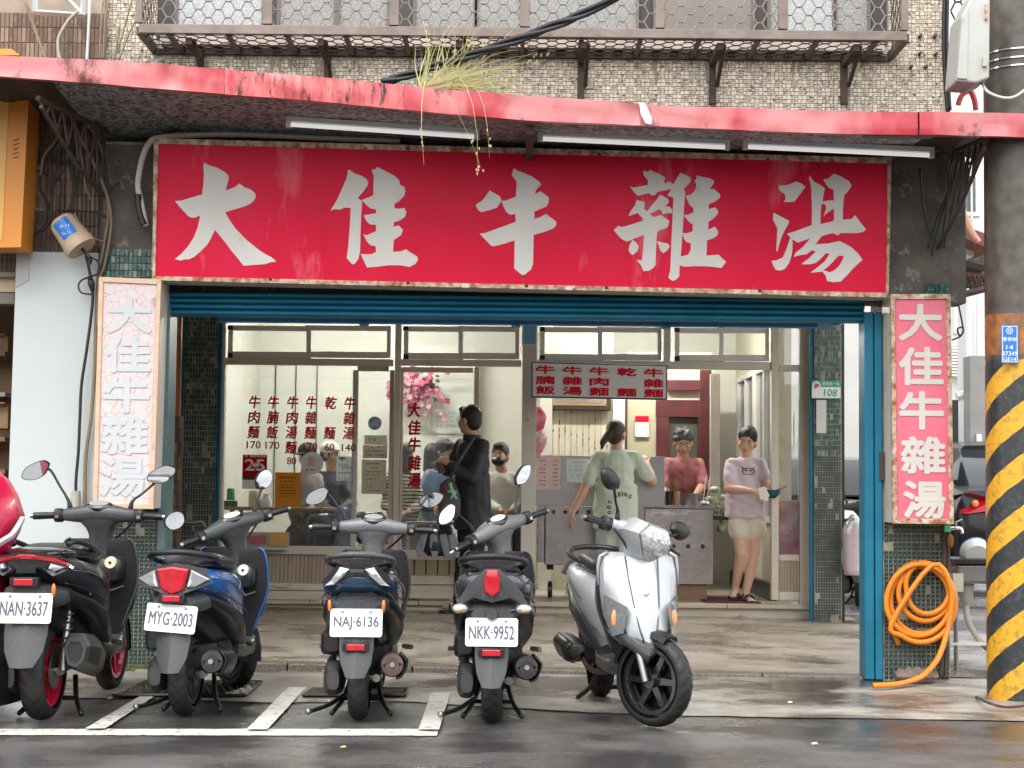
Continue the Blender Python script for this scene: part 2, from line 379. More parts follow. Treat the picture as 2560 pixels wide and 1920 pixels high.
# ================================================================== shop room
room = thing('shop_building', 'old tiled town building above and around the beef shop', 'building', (0, 4, 0))
FZ = .22
part('floor_slab', MB().box(-2.72, 2.42, 4.06, 9.0, .02, FZ), mat('floor_tiles', (.45, .41, .33), .35, c2=(.38, .34, .27), sc=4), room)
part('rear_wall', MB().box(-2.9, 2.6, 7.2, 7.35, FZ-.1, 3.4), M_wall_in, room)
part('side_wall', MB().box(-2.98, -2.74, 4.32, 7.2, 0, 3.4), M_wall_in, room)
part('partition', MB().box(.28, .40, 5.7, 7.2, FZ-.1, 3.3), M_wall_in, room)
m_ = MB().box(2.42, 2.56, 4.5, 7.2, FZ-.2, .92).box(2.42, 2.56, 4.5, 7.2, 2.42, 3.4).box(2.42, 2.56, 4.5, 4.62, .92, 2.42).box(2.42, 2.56, 5.68, 5.80, .92, 2.42).box(2.42, 2.56, 7.0, 7.2, .92, 2.42)
part('window_wall', m_, M_beige, room)
for y0, y1 in ((4.62, 5.68), (5.80, 7.0)):
    f = MB()
    for a, b, c, d in ((y0, y0+.05, .92, 2.42), (y1-.05, y1, .92, 2.42), (y0+.05, y1-.05, .92, .97), (y0+.05, y1-.05, 2.37, 2.42), ((y0+y1)/2-.02, (y0+y1)/2+.02, .97, 2.37)): f.box(2.40, 2.47, a, b, c, d)
    w_ = part('side_window', f, M_aluw, room)
    part('pane', MB().box(2.44, 2.445, y0+.05, y1-.05, .97, 2.37), M_glass, w_)
part('skirting', MB().box(2.36, 2.418, 4.45, 7.2, FZ+.002, FZ+.15), M_black, room)
part('party_wall', MB().box(-3.08, -2.995, .36, 4.3, 0, 3.4), mat('brown_party_wall', (.30, .22, .16), .8, c2=(.22, .16, .12), sc=3), room)
part('ceiling', MB().box(-2.9, 2.56, 4.1, 7.35, 3.15, 3.3), M_white, room)
part('arcade_ceiling', MB().box(-2.98, 2.95, .35, 4.1, 3.0, 3.3), mat('grimy_plaster', (.70, .68, .63), .8, c2=(.58, .56, .51), sc=2), room)
part('upper_storeys', MB().box(-9, 2.88, .28, 9, 3.42, 9.5), M_conc, room)
part('lintel_beam', MB().box(-2.98, 2.95, .12, .35, 2.44, 3.42), M_conc, room)
# panelled beige wall with peeling seams behind the counter
pw = MB(); a, b, c, e = rect(1338, 930, 1532, 1240, 6.0); pw.box(a, b, 6.0, 6.06, FZ, e+.4)
PWl = part('panelled_wall', pw, M_beige, room)
nb = 13
for i in range(1, nb):
    x = a + (b-a)*i/nb
    part('panel_seam', MB().box(x-.003, x+.003, 5.996, 6.003, c+.1, e+.2), mat('seam_joint', (.42, .37, .27), .7, c3=(.05, .04, .03), sc3=14, t3=.58), PWl)  # joint strips in a darker beige with black flecks
sk = MB()
for i in range(60):
    x = a + (b-a)*random.randint(1, nb-1)/nb; z = c + .2 + random.random()*(e-c-.35); L = .02+.035*random.random()
    sk.add([(x-.004, 5.992, z), (x+.003+.008*random.random(), 5.992, z), (x+.002, 5.992, z-L)], [(0, 1, 2)])
part('peeled_flecks', sk, M_black, PWl, kind='stuff')
q = MB(); fr(q, 1532, 900, 1562, 1400, 5.95, .08); part('corner_post', q, M_white, room)
q = MB(); fr(q, 1562, 900, 1568, 1400, 5.94, .06); part('door_trim', q, M_rustd, room)
q = MB(); fr(q, 1568, 880, 1642, 1400, 6.0, .05); part('plaster_wall', q, mat('olive_cream_wall', (.55, .50, .36), .7, c2=(.48, .43, .30), sc=2), room)
q = MB(); fr(q, 1640, 1000, 1754, 1042, 5.98, .06); fr(q, 1640, 1042, 1672, 1400, 5.98, .06); fr(q, 1744, 1042, 1754, 1400, 5.98, .06); part('doorway_frame', q, M_dred, room)
q = MB(); fr(q, 1672, 1042, 1744, 1400, 6.03, .03); part('dim_glass_door', q, mat('smoked_glass', (.10, .10, .08), .2), room)
q = MB(); fr(q, 1668, 950, 1754, 976, 5.98, .06); part('red_lintel', q, M_dred, room)
q = MB(); fr(q, 1642, 880, 1780, 1000, 6.05, .05); fr(q, 1754, 1000, 1790, 1400, 6.05, .05); part('far_wall', q, M_beige, room)
q = MB(); fr(q, 1776, 935, 1800, 1400, 5.2, .06); part('inner_post', q, M_cream, room)
q = MB(); fr(q, 1750, 925, 1778, 1400, 5.6, .05); part('inner_dark_post', q, M_dred, room)
# plain vertical seams on the rear wall
for x in (632, 686, 737, 790):
    q = MB(); fr(q, x-1, 912, x+1, 1300, 7.18, .015); part('wall_seam', q, M_inkk, room)
# doorstep
st = part('doorstep', MB().add([(-2.68, 4.0, zf(-2.68, 4)), (2.66, 4.0, zf(2.66, 4)), (2.66, 4.0, FZ-.04), (-2.68, 4.0, FZ-.04)], [(0, 1, 2, 3)]), M_marble, kind='structure')
xs = [-2.68, -1.75, -.80, .12, .98, 1.9, 2.66]
for i in range(6):
    part('marble_slab', MB().box(xs[i]+.002, xs[i+1]-.002, 3.93, 4.14, FZ-.035, FZ+.004), mat('worn_threshold', (.60, .52, .40), .4, c2=(.46, .38, .28), sc=5, stretch=(.4, 1, 1)), st, bevel=.006)
# ================================================================== shop front joinery, plane y = 4
YS = 4.0
sf = thing('storefront', 'beige aluminium shop front with sliding panes and transom lights', 'shop front', (0, YS, FZ))
def bars(name, lst, m=M_alu, Y=YS, d=.06, par=None):
    for r_ in lst:
        q = MB(); fr(q, *r_, Y, d); part(name, q, m, par or sf, bevel=.004)
bars('post', [(540, 790, 558, 1470), (984, 806, 999, 1440), (1304, 806, 1340, 1440), (1660, 806, 1677, 902), (1929, 806, 1947, 1500), (2000, 806, 2024, 1512)], M_alu, YS-.02, .10)
bars('head_rail', [(542, 790, 2024, 812)], M_alu, YS+.0, .08)
bars('transom_rail', [(559, 896, 983, 913), (1000, 899, 1303, 915), (1341, 902, 1928, 922)])
for (x0, x1, y0, y1) in ((562, 981, 814, 895), (1001, 1302, 816, 898), (1342, 1658, 818, 901), (1679, 1927, 820, 903)):
    xm = (x0+x1)/2
    for k, (a, b) in enumerate(((x0+8, xm+6), (xm-6, x1-4))):
        Yk = YS + .01 + .025*k; q = MB()
        fr(q, a, y0, a+12, y1, Yk, .02); fr(q, b-10, y0, b, y1, Yk, .02); fr(q, a+12, y0, b-10, y0+13, Yk, .02); fr(q, a+12, y1-16, b-10, y1, Yk, .02)
        s_ = part('transom_sash', q, M_aluw, sf, bevel=.003)
        q = MB(); fr(q, a+11, y0+12, b-9, y1-15, Yk+.009, .004); part('pane', q, M_glass, s_)
        for yy in ((y0-1, y0+10), (y1-13, y1+1)):
            q = MB(); fr(q, a-1, yy[0], a+12, yy[1], Yk-.006, .008); part('corner_cap', q, M_black, s_)
# left: fixed pane over boarded panel
bars('sill', [(560, 1366, 905, 1386)], M_alu, YS-.05, .14)
bd = MB(); a, b, c, e = rect(560, 1386, 900, 1458, YS); n_ = 34
for i in range(n_):
    q = MB().box(a+(b-a)*i/n_+.002, a+(b-a)*(i+1)/n_-.002, YS+.0, YS+.025, c, e); part('board', q, mat('weathered_boarding', (.50, .40, .30), .6, c2=(.38, .29, .21), sc=5, stretch=(3, 1, .5)), sf)
part('board_backing', MB().box(a, b, YS+.02, YS+.05, c-.0, e), M_dred, sf)
bars('plinth_step', [(560, 1458, 1010, 1476)], M_marble, YS-.04, .12)
bars('plinth_step', [(560, 1478, 1010, 1500)], M_marble, YS-.08, .15)
q = MB(); fr(q, 559, 913, 884, 1366, YS+.03, .005); fx = part('fixed_pane', q, M_glass, sf)
bars('door_stile', [(879, 925, 893, 1375), (972, 925, 983, 1375)], M_alu, YS+.05, .03)
bars('door_rail', [(893, 913, 972, 928), (893, 1360, 972, 1375)], M_alu, YS+.05, .03)
q = MB(); fr(q, 892, 927, 973, 1361, YS+.062, .005); part('sliding_pane', q, M_glass, sf)
# middle sliding leaf
bars('door_stile', [(1183, 918, 1196, 1400), (1000, 918, 1006, 1400)], M_alu, YS+.03, .03)
bars('door_rail', [(1006, 918, 1183, 931), (1006, 1375, 1183, 1400)], M_alu, YS+.03, .03)
q = MB(); fr(q, 1005, 930, 1184, 1376, YS+.042, .005); ml = part('middle_pane', q, M_glass, sf)
bars('kick_board', [(1008+i*29, 1400, 1034+i*29, 1438) for i in range(6)], mat('olive_board', (.38, .33, .19), .6), YS+.035, .02)
bars('plinth_step', [(1012, 1440, 1300, 1462)], M_marble, YS-.06, .14)
bars('plinth_step', [(1012, 1463, 1300, 1497)], M_marble, YS-.02, .10)
# right narrow panel
bars('panel_rail', [(1948, 912, 1999, 928), (1948, 1387, 1999, 1402), (1948, 1480, 1999, 1500)], M_alu, YS+.0, .05)
q = MB(); fr(q, 1947, 928, 2000, 1388, YS+.02, .005); part('narrow_pane', q, M_glass, sf)
q = MB(); fr(q, 1947, 822, 2000, 912, YS+.02, .005); part('top_pane', q, M_glass, sf)
a, b, c, e = rect(1948, 1402, 1999, 1480, YS)
for i in range(7):
    part('board', MB().box(a+(b-a)*i/7+.002, a+(b-a)*(i+1)/7-.002, YS+.01, YS+.03, c, e), MATS['weathered_boarding'], sf)
part('board_backing', MB().box(a, b, YS+.025, YS+.04, c, e), M_dred, sf)
bars('edge_trim', [(541, 790, 545, 1470)], M_dred, YS-.05, .02); bars('edge_trim', [(2024, 806, 2034, 1520)], M_dred, YS-.02, .06)
# ------------------------------------------------ mosaic clad columns: every tile a small raised piece
def tile_mat(name, cols, rough):
    m = bpy.data.materials.new(name); m.use_nodes = True; n = m.node_tree.nodes; l = m.node_tree.links; b = n['Principled BSDF']
    g = n.new('ShaderNodeNewGeometry'); r_ = n.new('ShaderNodeValToRGB'); r_.color_ramp.interpolation = 'CONSTANT'
    e = r_.color_ramp.elements
    while len(e) < len(cols): e.new(.5)
    for i, (p, c) in enumerate(cols): e[i].position = p; e[i].color = (*c, 1)
    l.new(g.outputs['Random Per Island'], r_.inputs[0])
    tc = n.new('ShaderNodeTexCoord'); nz = n.new('ShaderNodeTexNoise'); nz.inputs['Scale'].default_value = 45; nz.inputs['Detail'].default_value = 5; l.new(tc.outputs['Object'], nz.inputs['Vector'])
    mr = n.new('ShaderNodeMapRange'); mr.inputs[1].default_value = .56; mr.inputs[2].default_value = .66; l.new(nz.outputs[0], mr.inputs[0])
    x = n.new('ShaderNodeMix'); x.data_type = 'RGBA'; l.new(mr.outputs[0], x.inputs[0]); l.new(r_.outputs[0], x.inputs[6]); x.inputs[7].default_value = (.24, .23, .19, 1) if 'green' in name else (.20, .15, .10, 1)
    l.new(x.outputs[2], b.inputs['Base Color']); b.inputs['Roughness'].default_value = rough
    MATS[name] = m; return m
M_gt = tile_mat('green_mosaic', [(0, (.016, .070, .062)), (.3, (.03, .115, .095)), (.55, (.018, .05, .048)), (.72, (.07, .17, .145)), (.88, (.22, .27, .23))], .25)
M_grout = mat('pale_grout', (.46, .43, .34), .85, c2=(.24, .22, .17), sc=9, amt=.8)
M_ct = tile_mat('cream_mosaic', [(0, (.74, .65, .53)), (.3, (.70, .61, .49)), (.55, (.77, .68, .56)), (.8, (.66, .57, .46)), (.95, (.54, .45, .36))], .4)
M_bt = tile_mat('brown_brick_tile', [(0, (.15, .085, .055)), (.3, (.20, .12, .08)), (.55, (.11, .065, .045)), (.8, (.28, .19, .13))], .5)
def tile_face(par, x0, x1, z0, z1, Y, tw, th, gap, m, hi=0, skip=None, jit=.0012, name='tile', stagger=0, key=None):
    """tiles on the plane Y; the `hi` shown ones become single objects, the rest one joined part"""
    nx = max(1, round((x1-x0)/tw)); nz_ = max(1, round((z1-z0)/th)); tw = (x1-x0)/nx; th = (z1-z0)/nz_
    base = MB().box(-tw/2+gap/2, tw/2-gap/2, -.006, .004, -th/2+gap/2, th/2-gap/2).mesh(name); base.materials.append(m)
    rest = MB(); cnt = 0
    for j in range(nz_):
        for i in range(nx):
            cx, cz = x0+tw*(i+.5+(stagger*(j % 2))), z0+th*(j+.5)
            if cx + tw/2 > x1 + .001 or (skip and skip(cx, cz)): continue
            y = Y + random.uniform(-jit, jit)
            if cnt < hi and (key is None or key(cx, cz)):
                o = bpy.data.objects.new(name, base); o.location = Vector((cx, y, cz)) - root_loc(par); put(o, par); cnt += 1
            else: rest.box(cx-tw/2+gap/2, cx+tw/2-gap/2, y-.006, y+.004, cz-th/2+gap/2, cz+th/2-gap/2)
    if rest.v: part(name + '_field', rest, m, par, kind='stuff')
def column(label, x0, x1, z0, z1, y0, y1, tz0, tz1, hi, tw=.0235, th=.046, core=None):
    t = thing('mosaic_column', label, 'column', ((x0+x1)/2, (y0+y1)/2, z0), 'tiled columns of the arcade')
    part('core', MB().box(x0, x1, y0, y1, z0, z1), core or M_grout, t)
    nzv = lambda x, z: noise.noise(Vector((x*9, z*5, y0))) > .42 or noise.noise(Vector((x*60, z*30, y0+9))) > .58
    tile_face(t, x0+.004, x1-.004, tz0, tz1, y0-.001, tw, th, .0075, M_gt, hi, nzv)
    return t
a, b, _, _ = rect(455, 900, 540, 1400, 3.96)
c1 = column('green mosaic column left of the red lettered window', a, b, .03, 3.0, 3.96, 4.3, .12, 2.9, 300)
a2, b2, _, _ = rect(2036, 900, 2104, 1500, 3.80)
c2 = column('green mosaic column carrying the house number plate', a2, b2, .0, 3.0, 3.80, 4.15, .06, 2.9, 300)
for (x, par, y) in ((a-.035, c1, 3.95), (b+.002, c1, 3.95)):
    part('blue_edge', MB().box(x, x+.033, y, y+.05, .12, 3.0), M_blue, par)
part('blue_edge', MB().box(a2-.034, a2-.002, 3.82, 3.86, .06, 3.0), M_blue, c2); part('black_edge', MB().box(b2+.002, b2+.03, 3.82, 4.1, .03, 3.0), M_black, c2)
xa, xb, _, _ = rect(236, 1400, 392, 1600, 0.0)
c3 = column('green mosaic pillar under the faded cracked sign', xa, xb, .0, 3.42, 0.0, .34, .04, 1.18, 300, .028, .05)
xc, xd, _, _ = rect(2208, 1400, 2374, 1600, 0.0)
c4 = column('green mosaic pillar with the coiled orange hose', xc, xd, .0, 3.42, 0.0, .34, .02, 1.16, 300, .030, .055)
for cc, q0, q1 in ((c3, xa, xb), (c4, xc, xd)):
    part('weathered_top', MB().box(q0-.004, q1+.004, -.012, .0, 2.42, 3.40), M_conc, cc)
tile_face(c3, xa, xb, 2.44, 2.72, -.016, .028, .05, .005, M_gt, 0, lambda x, z: noise.noise(Vector((x*6, z*6, 2))) > .15)
tile_face(c4, xc+.1, xd, 2.42, 2.55, -.016, .030, .055, .005, M_gt, 0, lambda x, z: noise.noise(Vector((x*6, z*6, 4))) > .1)
# ------------------------------------------------ shutter, guides
shut = thing('roller_shutter', 'raised blue roller shutter below the long red sign', 'shutter', (0, .1, 2.3))
X0, X1, _, _ = rect(424, 700, 2160, 800, .02)
zt, zb = W(1290, 738, .02).z, W(1290, 797, .02).z
n_ = 4
for i in range(n_):
    z1_ = zt - (zt-zb)*i/n_; z0_ = zt - (zt-zb)*(i+1)/n_; q = MB(); P = []
    for X in (X0, X1):
        for k in range(9):
            t = k/8; P.append(Vector((X, .03 - .035*math.sin(math.pi*t)**.7, z1_ + (z0_-z1_)*t)))
    q.add(P, [(k, k+1, 9+k+1, 9+k) for k in range(8)]); part('slat', q, M_blue, shut, smooth=1)
part('backing', MB().box(X0, X1, .034, .11, zb, zt), M_blue, shut)
ra = W(545, 787, .30); rb = W(2042, 803, .30)
part('bottom_bar', MB().box(ra.x, rb.x, .26, .34, ra.z-.048, ra.z-.012), M_bblue, shut, bevel=.004)
for x in (910, 1290, 1665):
    p = W(x, 797, .25); part('stop_lug', MB().box(p.x-.03, p.x+.03, .22, .30, ra.z-.066, ra.z-.044), M_bblue, shut)
q = MB(); stuffbox(q, [(2034, 786), (2158, 782), (2158, 790), (2094, 812), (2062, 808)], .5, .3); part('gusset', q, M_bblue, shut)
gx0, gx1, _, _ = rect(2162, 760, 2205, 1600, -.02)
gd = thing('shutter_guide_post', 'blue steel shutter post beside the pink vertical sign', 'post', ((gx0+gx1)/2, .05, 0), 'blue shutter guide posts')
q = MB().box(gx0, gx0+.058, -.02, .16, zf(2.3, 0)+.0, 2.36).box(gx0+.064, gx1, -.03, .16, zf(2.3, 0), 2.36).box(gx0+.056, gx0+.066, .02, .15, zf(2.3, 0), 2.36)
part('channel', q, M_blue, gd, bevel=.004)
part('latch', MB().box(gx1-.02, gx1+.01, -.045, -.03, 1.28, 1.46, Matrix.Rotation(0, 4, 'Y')), M_rustd, gd)
hx0, hx1, _, _ = rect(374, 1300, 393, 1600, .0)
gd = thing('shutter_guide_post', 'weathered teal shutter post beside the faded cracked sign', 'post', ((hx0+hx1)/2+.03, .08, 0), 'blue shutter guide posts')
part('channel', MB().box(hx1+.005, hx1+.05, -.03, .2, .05, 2.36), mat('worn_teal', (.05, .14, .15), .5, c2=(.12, .16, .15), sc=8), gd)
# side strip behind the left sign: orange door edge over brown tile
ow = thing('orange_door_leaf', 'narrow orange painted door edge between faded sign and green column', 'door', (-2.8, 2.0, 0))
q = MB(); fr(q, 418, 790, 452, 1040, 2.0, .03); part('board', q, mat('orange_paint', (.50, .19, .06), .6, c2=(.42, .15, .05), sc=4, c3=(.62, .50, .42), sc3=9, t3=.64), ow)
bx0, bx1, bz0, bz1 = rect(400, 1040, 452, 1395, 2.02)
part('backing', MB().box(bx0, bx1, 2.04, 2.08, bz0-.6, bz1), M_rustd, ow)
tile_face(ow, bx0, bx1, bz0-.5, bz1, 2.035, .03, .10, .006, M_bt, 0, name='strip_tile')
# ================================================================== upper wall with mosaic
uw = thing('upper_wall', 'cream mosaic tiled wall above the red awning', 'wall', (0, .2, 3.42))
YW = .22
wx0, wx1 = W(250, 200, YW).x, W(2366, 200, YW).x; wz0, wz1 = 3.30, W(1200, -30, YW).z
part('render_backing', MB().box(wx0, wx1, YW+.004, .30, wz0, wz1 + .5), mat('grey_grout', (.50, .45, .38), .85, c2=(.36, .32, .27), sc=3, c3=(.15, .125, .10), sc3=1.5, t3=.58), uw)
win_x0, win_x1 = W(395, 50, YW).x, W(2215, 50, YW).x; win_z0 = W(1200, 104, YW).z
# basket-weave mosaic: upright pairs and square pieces alternate
def weave(par, x0, x1, z0, z1, Y, m, hi):
    u = .026; nx = int((x1-x0)/(u*2)); nz_ = int((z1-z0)/u); rest = MB(); cnt = 0; cache = {}
    for j in range(nz_):
        for i in range(nx):
            bx, bz = x0+i*u*2, z0+j*u
            if bx > win_x0-.02 and bx < win_x1 - .03 and bz > win_z0 - .02: continue
            pcs = [(bx, bz, u*1.25, u), (bx+u*1.25, bz, u*.37, u), (bx+u*1.62, bz, u*.38, u)] if (i+j//2) % 2 == 0 else [(bx, bz, u, u*.5), (bx, bz+u*.5, u, u*.5), (bx+u, bz, u, u)]
            for (px_, pz_, pw_, ph_) in pcs:
                if noise.noise(Vector((px_*7, pz_*9, 3))) > .72: continue
                g = .0022; y = Y + random.uniform(-.0015, .0015)
                if cnt < hi and pw_*ph_ > .0006 and -1.2 < px_ < 1.6:
                    k = (round(pw_, 4), round(ph_, 4))
                    if k not in cache:
                        cache[k] = MB().box(g, pw_-g, -.005, .006, g, ph_-g).mesh('tile'); cache[k].materials.append(m)
                    o = bpy.data.objects.new('tile', cache[k]); o.location = Vector((px_, y, pz_)) - root_loc(par); put(o, par); cnt += 1
                else: rest.box(px_+g, px_+pw_-g, y-.005, y+.006, pz_+g, pz_+ph_-g)
    part('tile_field', rest, m, par, kind='stuff')
weave(uw, wx0+.02, wx1, wz0, wz1, YW, M_ct, 300)
# windows behind the cage: aluminium frames, ribbed glass and curtains
M_rib = mat('ribbed_glass', (.36, .36, .34), .22, c2=(.22, .22, .215), sc=140, amt=1, bump=.6, bsc=150, spec=.6)
M_ribw = mat('ribbed_glass_bright', (.52, .54, .54), .22, c2=(.36, .38, .38), sc=140, amt=1, bump=.6, bsc=150, spec=.6)
M_ribg = mat('brown_curtain_glass', (.24, .21, .175), .25, c2=(.19, .165, .14), sc=3, bump=.1)
part('window_recess', MB().box(win_x0, win_x1, YW-.02, YW+.003, win_z0, wz1+.4), M_dred if False else mat('dark_window_gap', (.05, .045, .042), .5), uw)
for k, (x0, x1, m) in enumerate([(408, 425, None), (445, 655, M_ribw), (700, 835, M_rib), (850, 968, M_rib), (1040, 1185, M_rib), (1195, 1300, M_rib), (1320, 1590, M_rib), (1640, 1880, M_ribg), (1925, 1958, M_rib), (1965, 2085, M_ribw), (2088, 2168, M_rib)]):
    if m is None: continue
    a, b, c, e = rect(x0, -40, x1, 96, YW-.05); f = MB()
    f.box(a-.02, a, YW-.06, YW-.02, c, e).box(b, b+.02, YW-.06, YW-.02, c, e).box(a, b, YW-.06, YW-.02, c-.0, c+.03)
    w_ = part('window', f, mat('brown_window_frame', (.15, .12, .10), .5), uw); part('pane', MB().box(a, b, YW-.045, YW-.035, c+.03, e), m, w_)
sl = MB(); fr(sl, 400, 98, 2212, 118, YW-.09, .08); part('window_ledge', sl, mat('pale_ledge', (.60, .52, .46), .7, c2=(.42, .34, .30), sc=4), uw)
# bolts and stumps left in the wall
for x, y in ((2298, 93), (2335, 93), (2297, 137), (2337, 138), (2275, 170), (2313, 170)):
    p = W(x, y, YW); part('bolt', MB().tube([p, p + Vector((0, -.05, 0))], .011, 6), M_rustd, uw)
rs_ = random.Random(21)
for i in range(26):
    x = rs_.uniform(400, 2210); L_ = rs_.uniform(14, 70); p0 = W(x, 150, YW-.0075); p1 = W(x+rs_.uniform(-3, 3), 150+L_, YW-.0075); wd = rs_.uniform(.006, .018)
    part('rust_run', MB().add([p0+Vector((-wd, 0, 0)), p0+Vector((wd, 0, 0)), p1+Vector((wd*.2, 0, 0)), p1+Vector((-wd*.2, 0, 0))], [(0, 1, 2, 3)]), mat('grime_run', (.27, .19, .125), .8, c2=(.38, .30, .22), sc=30), uw)
# ------------------------------------------------ window cage
cg = thing('window_cage', 'rusty brown security cage with hexagon wire mesh above the awning', 'window cage', (0, -.1, 3.9))
M_cage = mat('brown_cage_paint', (.27, .215, .185), .55, .1, c2=(.17, .13, .11), sc=9, c3=(.12, .07, .05), sc3=8, t3=.62, bump=.1)
M_caged = mat('dark_cage_steel', (.075, .055, .048), .55, c2=(.13, .09, .07), sc=10)
YC = -.26
fl, frr = W(346, 66, YC), W(2268, 94, YC); bl, br = W(392, 118, YW), W(2214, 146, YW)
z0c = (fl.z+frr.z)/2; ztop = 4.4
part('bottom_rail', MB().box(fl.x, frr.x, YC, YC+.03, z0c-.030, z0c+.030), M_cage, cg, bevel=.004)
for x in (346, 668, 985, 1312, 1650, 1958, 2262):
    a = W(x, 60, YC).x; w_ = .022 if x in (346, 2262) else .03
    part('upright', MB().box(a-w_, a+w_, YC-.004, YC+.026, z0c+.035, ztop), M_cage, cg, bevel=.003)
def hexmesh(mb, o, u, v, nu, nv, r=.0045):      # o origin, u/v cell vectors: expanded hexagon wires running along u
    for j in range(nv):
        pts = []
        for i in range(nu*4+1):
            s_ = (0, 1, 1, 0)[i % 4]; t = (i//4) + (0, .22, .5, .72)[i % 4]
            up = s_ if j % 2 == 0 else 1-s_
            pts.append(o + u*(t*1.0) + v*(j + (up-.5)*.92))
        mb.tube(pts, r, 4, False)
hm = MB(); cell = .125
hexmesh(hm, Vector((fl.x+.02, YC+.012, z0c+.05)), Vector((cell, 0, 0)), Vector((0, 0, cell*.42)), int((frr.x-fl.x)/cell), 8)
part('front_mesh', hm, mat('cage_wire', (.42, .35, .31), .5, .2, c2=(.30, .23, .2), sc=20), cg, kind='stuff')
hm = MB(); u = Vector((cell, 0, 0)); dv = Vector((0, (YW-YC)/8, 0))
hexmesh(hm, Vector((fl.x+.02, YC+.04, z0c-.02)), u, dv, int((frr.x-fl.x)/cell), 8)
part('floor_mesh', hm, M_caged, cg, kind='stuff')
for X in (fl.x, frr.x):
    hm = MB(); hexmesh(hm, Vector((X, YC+.02, z0c+.05)), Vector((0, .11, 0)), Vector((0, 0, .055)), 4, 8); part('end_mesh', hm, M_caged, cg, kind='stuff')
    part('side_rail', MB().box(X-.02, X+.02, YC+.03, YW-.01, z0c-.03, z0c+.02), M_caged, cg)
for i in range(13):
    X = fl.x + (frr.x-fl.x)*(i+.5)/13; part('floor_bar', MB().box(X-.014, X+.014, YC+.03, YW-.01, z0c-.04, z0c-.012), M_caged, cg)
part('rear_bar', MB().box(fl.x, frr.x, YW-.03, YW-.008, z0c-.04, z0c-.005), M_caged, cg)
for x, dx in ((503, -.02), (820, -.01), (1152, 0), (1452, 0), (1780, .01), (2108, .02)):
    X = W(x, 150, YW).x; zb_ = W(x, 262, YW).z
    b_ = part('bracket', MB().box(X-.022, X+.022, YW-.04, YW-.008, zb_, z0c-.04), M_rustd, cg)
    part('strut', MB().tube([(X+.03, YW-.03, zb_+.12), (X+.03, YC+.08, z0c-.05)], .014, 6), M_rustd, b_)
    part('arm', MB().box(X-.02, X+.02, YC+.05, YW-.04, z0c-.085, z0c-.042), M_rustd, b_)
# ================================================================== awning
aw = thing('awning', 'long red sheet metal awning with galvanised underside, dented and rust streaked', 'awning', (0, -.6, 3.2))
M_red = mat('faded_red_paint', (.46, .03, .045), .38, c2=(.60, .20, .20), sc=1.6, amt=1, c3=(.13, .035, .03), sc3=3.4, t3=.585, stretch=(1, 1, .6), bump=.1, bsc=6, coat=.2, drops=.1)
M_reds = mat('streaked_red_paint', (.46, .035, .045), .4, c2=(.66, .20, .19), sc=6, c3=(.035, .012, .012), sc3=9, t3=.55, stretch=(4, 1, .8), bump=.2, bsc=12)
M_galv = None
def galv():
    m = bpy.data.materials.new('galvanised_spangle'); m.use_nodes = True; n = m.node_tree.nodes; l = m.node_tree.links; b = n['Principled BSDF']
    tc = n.new('ShaderNodeTexCoord'); v = n.new('ShaderNodeTexNoise'); v.inputs['Scale'].default_value = 28; v.inputs['Detail'].default_value = 5; v.inputs['Distortion'].default_value = 1.0; l.new(tc.outputs['Object'], v.inputs['Vector'])
    r_ = n.new('ShaderNodeValToRGB'); r_.color_ramp.elements[0].position = .40; r_.color_ramp.elements[1].position = .62
    r_.color_ramp.elements[0].color = (.075, .08, .08, 1); r_.color_ramp.elements[1].color = (.42, .45, .45, 1)
    l.new(v.outputs[0], r_.inputs[0]); l.new(r_.outputs[0], b.inputs['Base Color']); b.inputs['Roughness'].default_value = .6; b.inputs['Metallic'].default_value = .1
    return m
M_galv = galv()
YF = -1.1
top = [(-900, 92), (-60, 134), (0, 138), (300, 152), (600, 176), (850, 197), (1100, 222), (1330, 240), (1560, 254), (1625, 261), (1900, 270), (2120, 276), (2290, 279), (2500, 282), (2620, 285)]
bot = [(-900, 142), (-60, 186), (0, 190), (300, 214), (600, 238), (850, 258), (1100, 283), (1330, 302), (1560, 311), (1625, 313), (1900, 326), (2120, 333), (2290, 336), (2500, 341), (2620, 345)]
def interp(tab, x):
    for i in range(len(tab)-1):
        if tab[i][0] <= x <= tab[i+1][0]:
            t = (x-tab[i][0])/(tab[i+1][0]-tab[i][0]); return tab[i][1]+(tab[i+1][1]-tab[i][1])*t
    return tab[-1][1]
segs = [(-900, 560, M_red), (560, 1010, M_reds), (1010, 1600, M_red), (1600, 2296, M_red), (2298, 2620, M_red)]
for si, (x0, x1, m) in enumerate(segs):
    q = MB(); n_ = max(4, int((x1-x0)/22)); P = []
    for i in range(n_+1):
        x = x0+(x1-x0)*i/n_; a, b = W(x, interp(top, x), YF), W(x, interp(bot, x), YF)
        dent = .018*noise.noise(Vector((x*.006, 1.3, 0))) + (.05*math.exp(-((x-1585)/30)**2) if si == 2 else 0) - .03*math.exp(-((x-730)/60)**2)
        nj = 5
        for j in range(nj+1):
            t = j/nj; p = a.lerp(b, t); p.y += dent*math.sin(math.pi*(t*.7+.15)) + .006*si*(si % 2) + .01*noise.noise(Vector((x*.013, t*2, 5))); P.append(p)
        P.append(b + Vector((0, .10, .012)))               # return flange underneath
        P.insert(len(P)-nj-2, a + Vector((0, .07, .005)))   # top return
    k = 8
    q.add(P, [(i*k+j, i*k+j+1, (i+1)*k+j+1, (i+1)*k+j) for i in range(n_) for j in range(k-1)]); part('fascia_panel', q, m, aw, smooth=60)
q = MB(); stuffbox(q, [(1598, 256), (1612, 257), (1630, 296), (1628, 311), (1614, 308), (1602, 285)], YF-.02, .008); part('torn_bare_flap', q, mat('bare_zinc', (.72, .73, .74), .3, .4), aw)
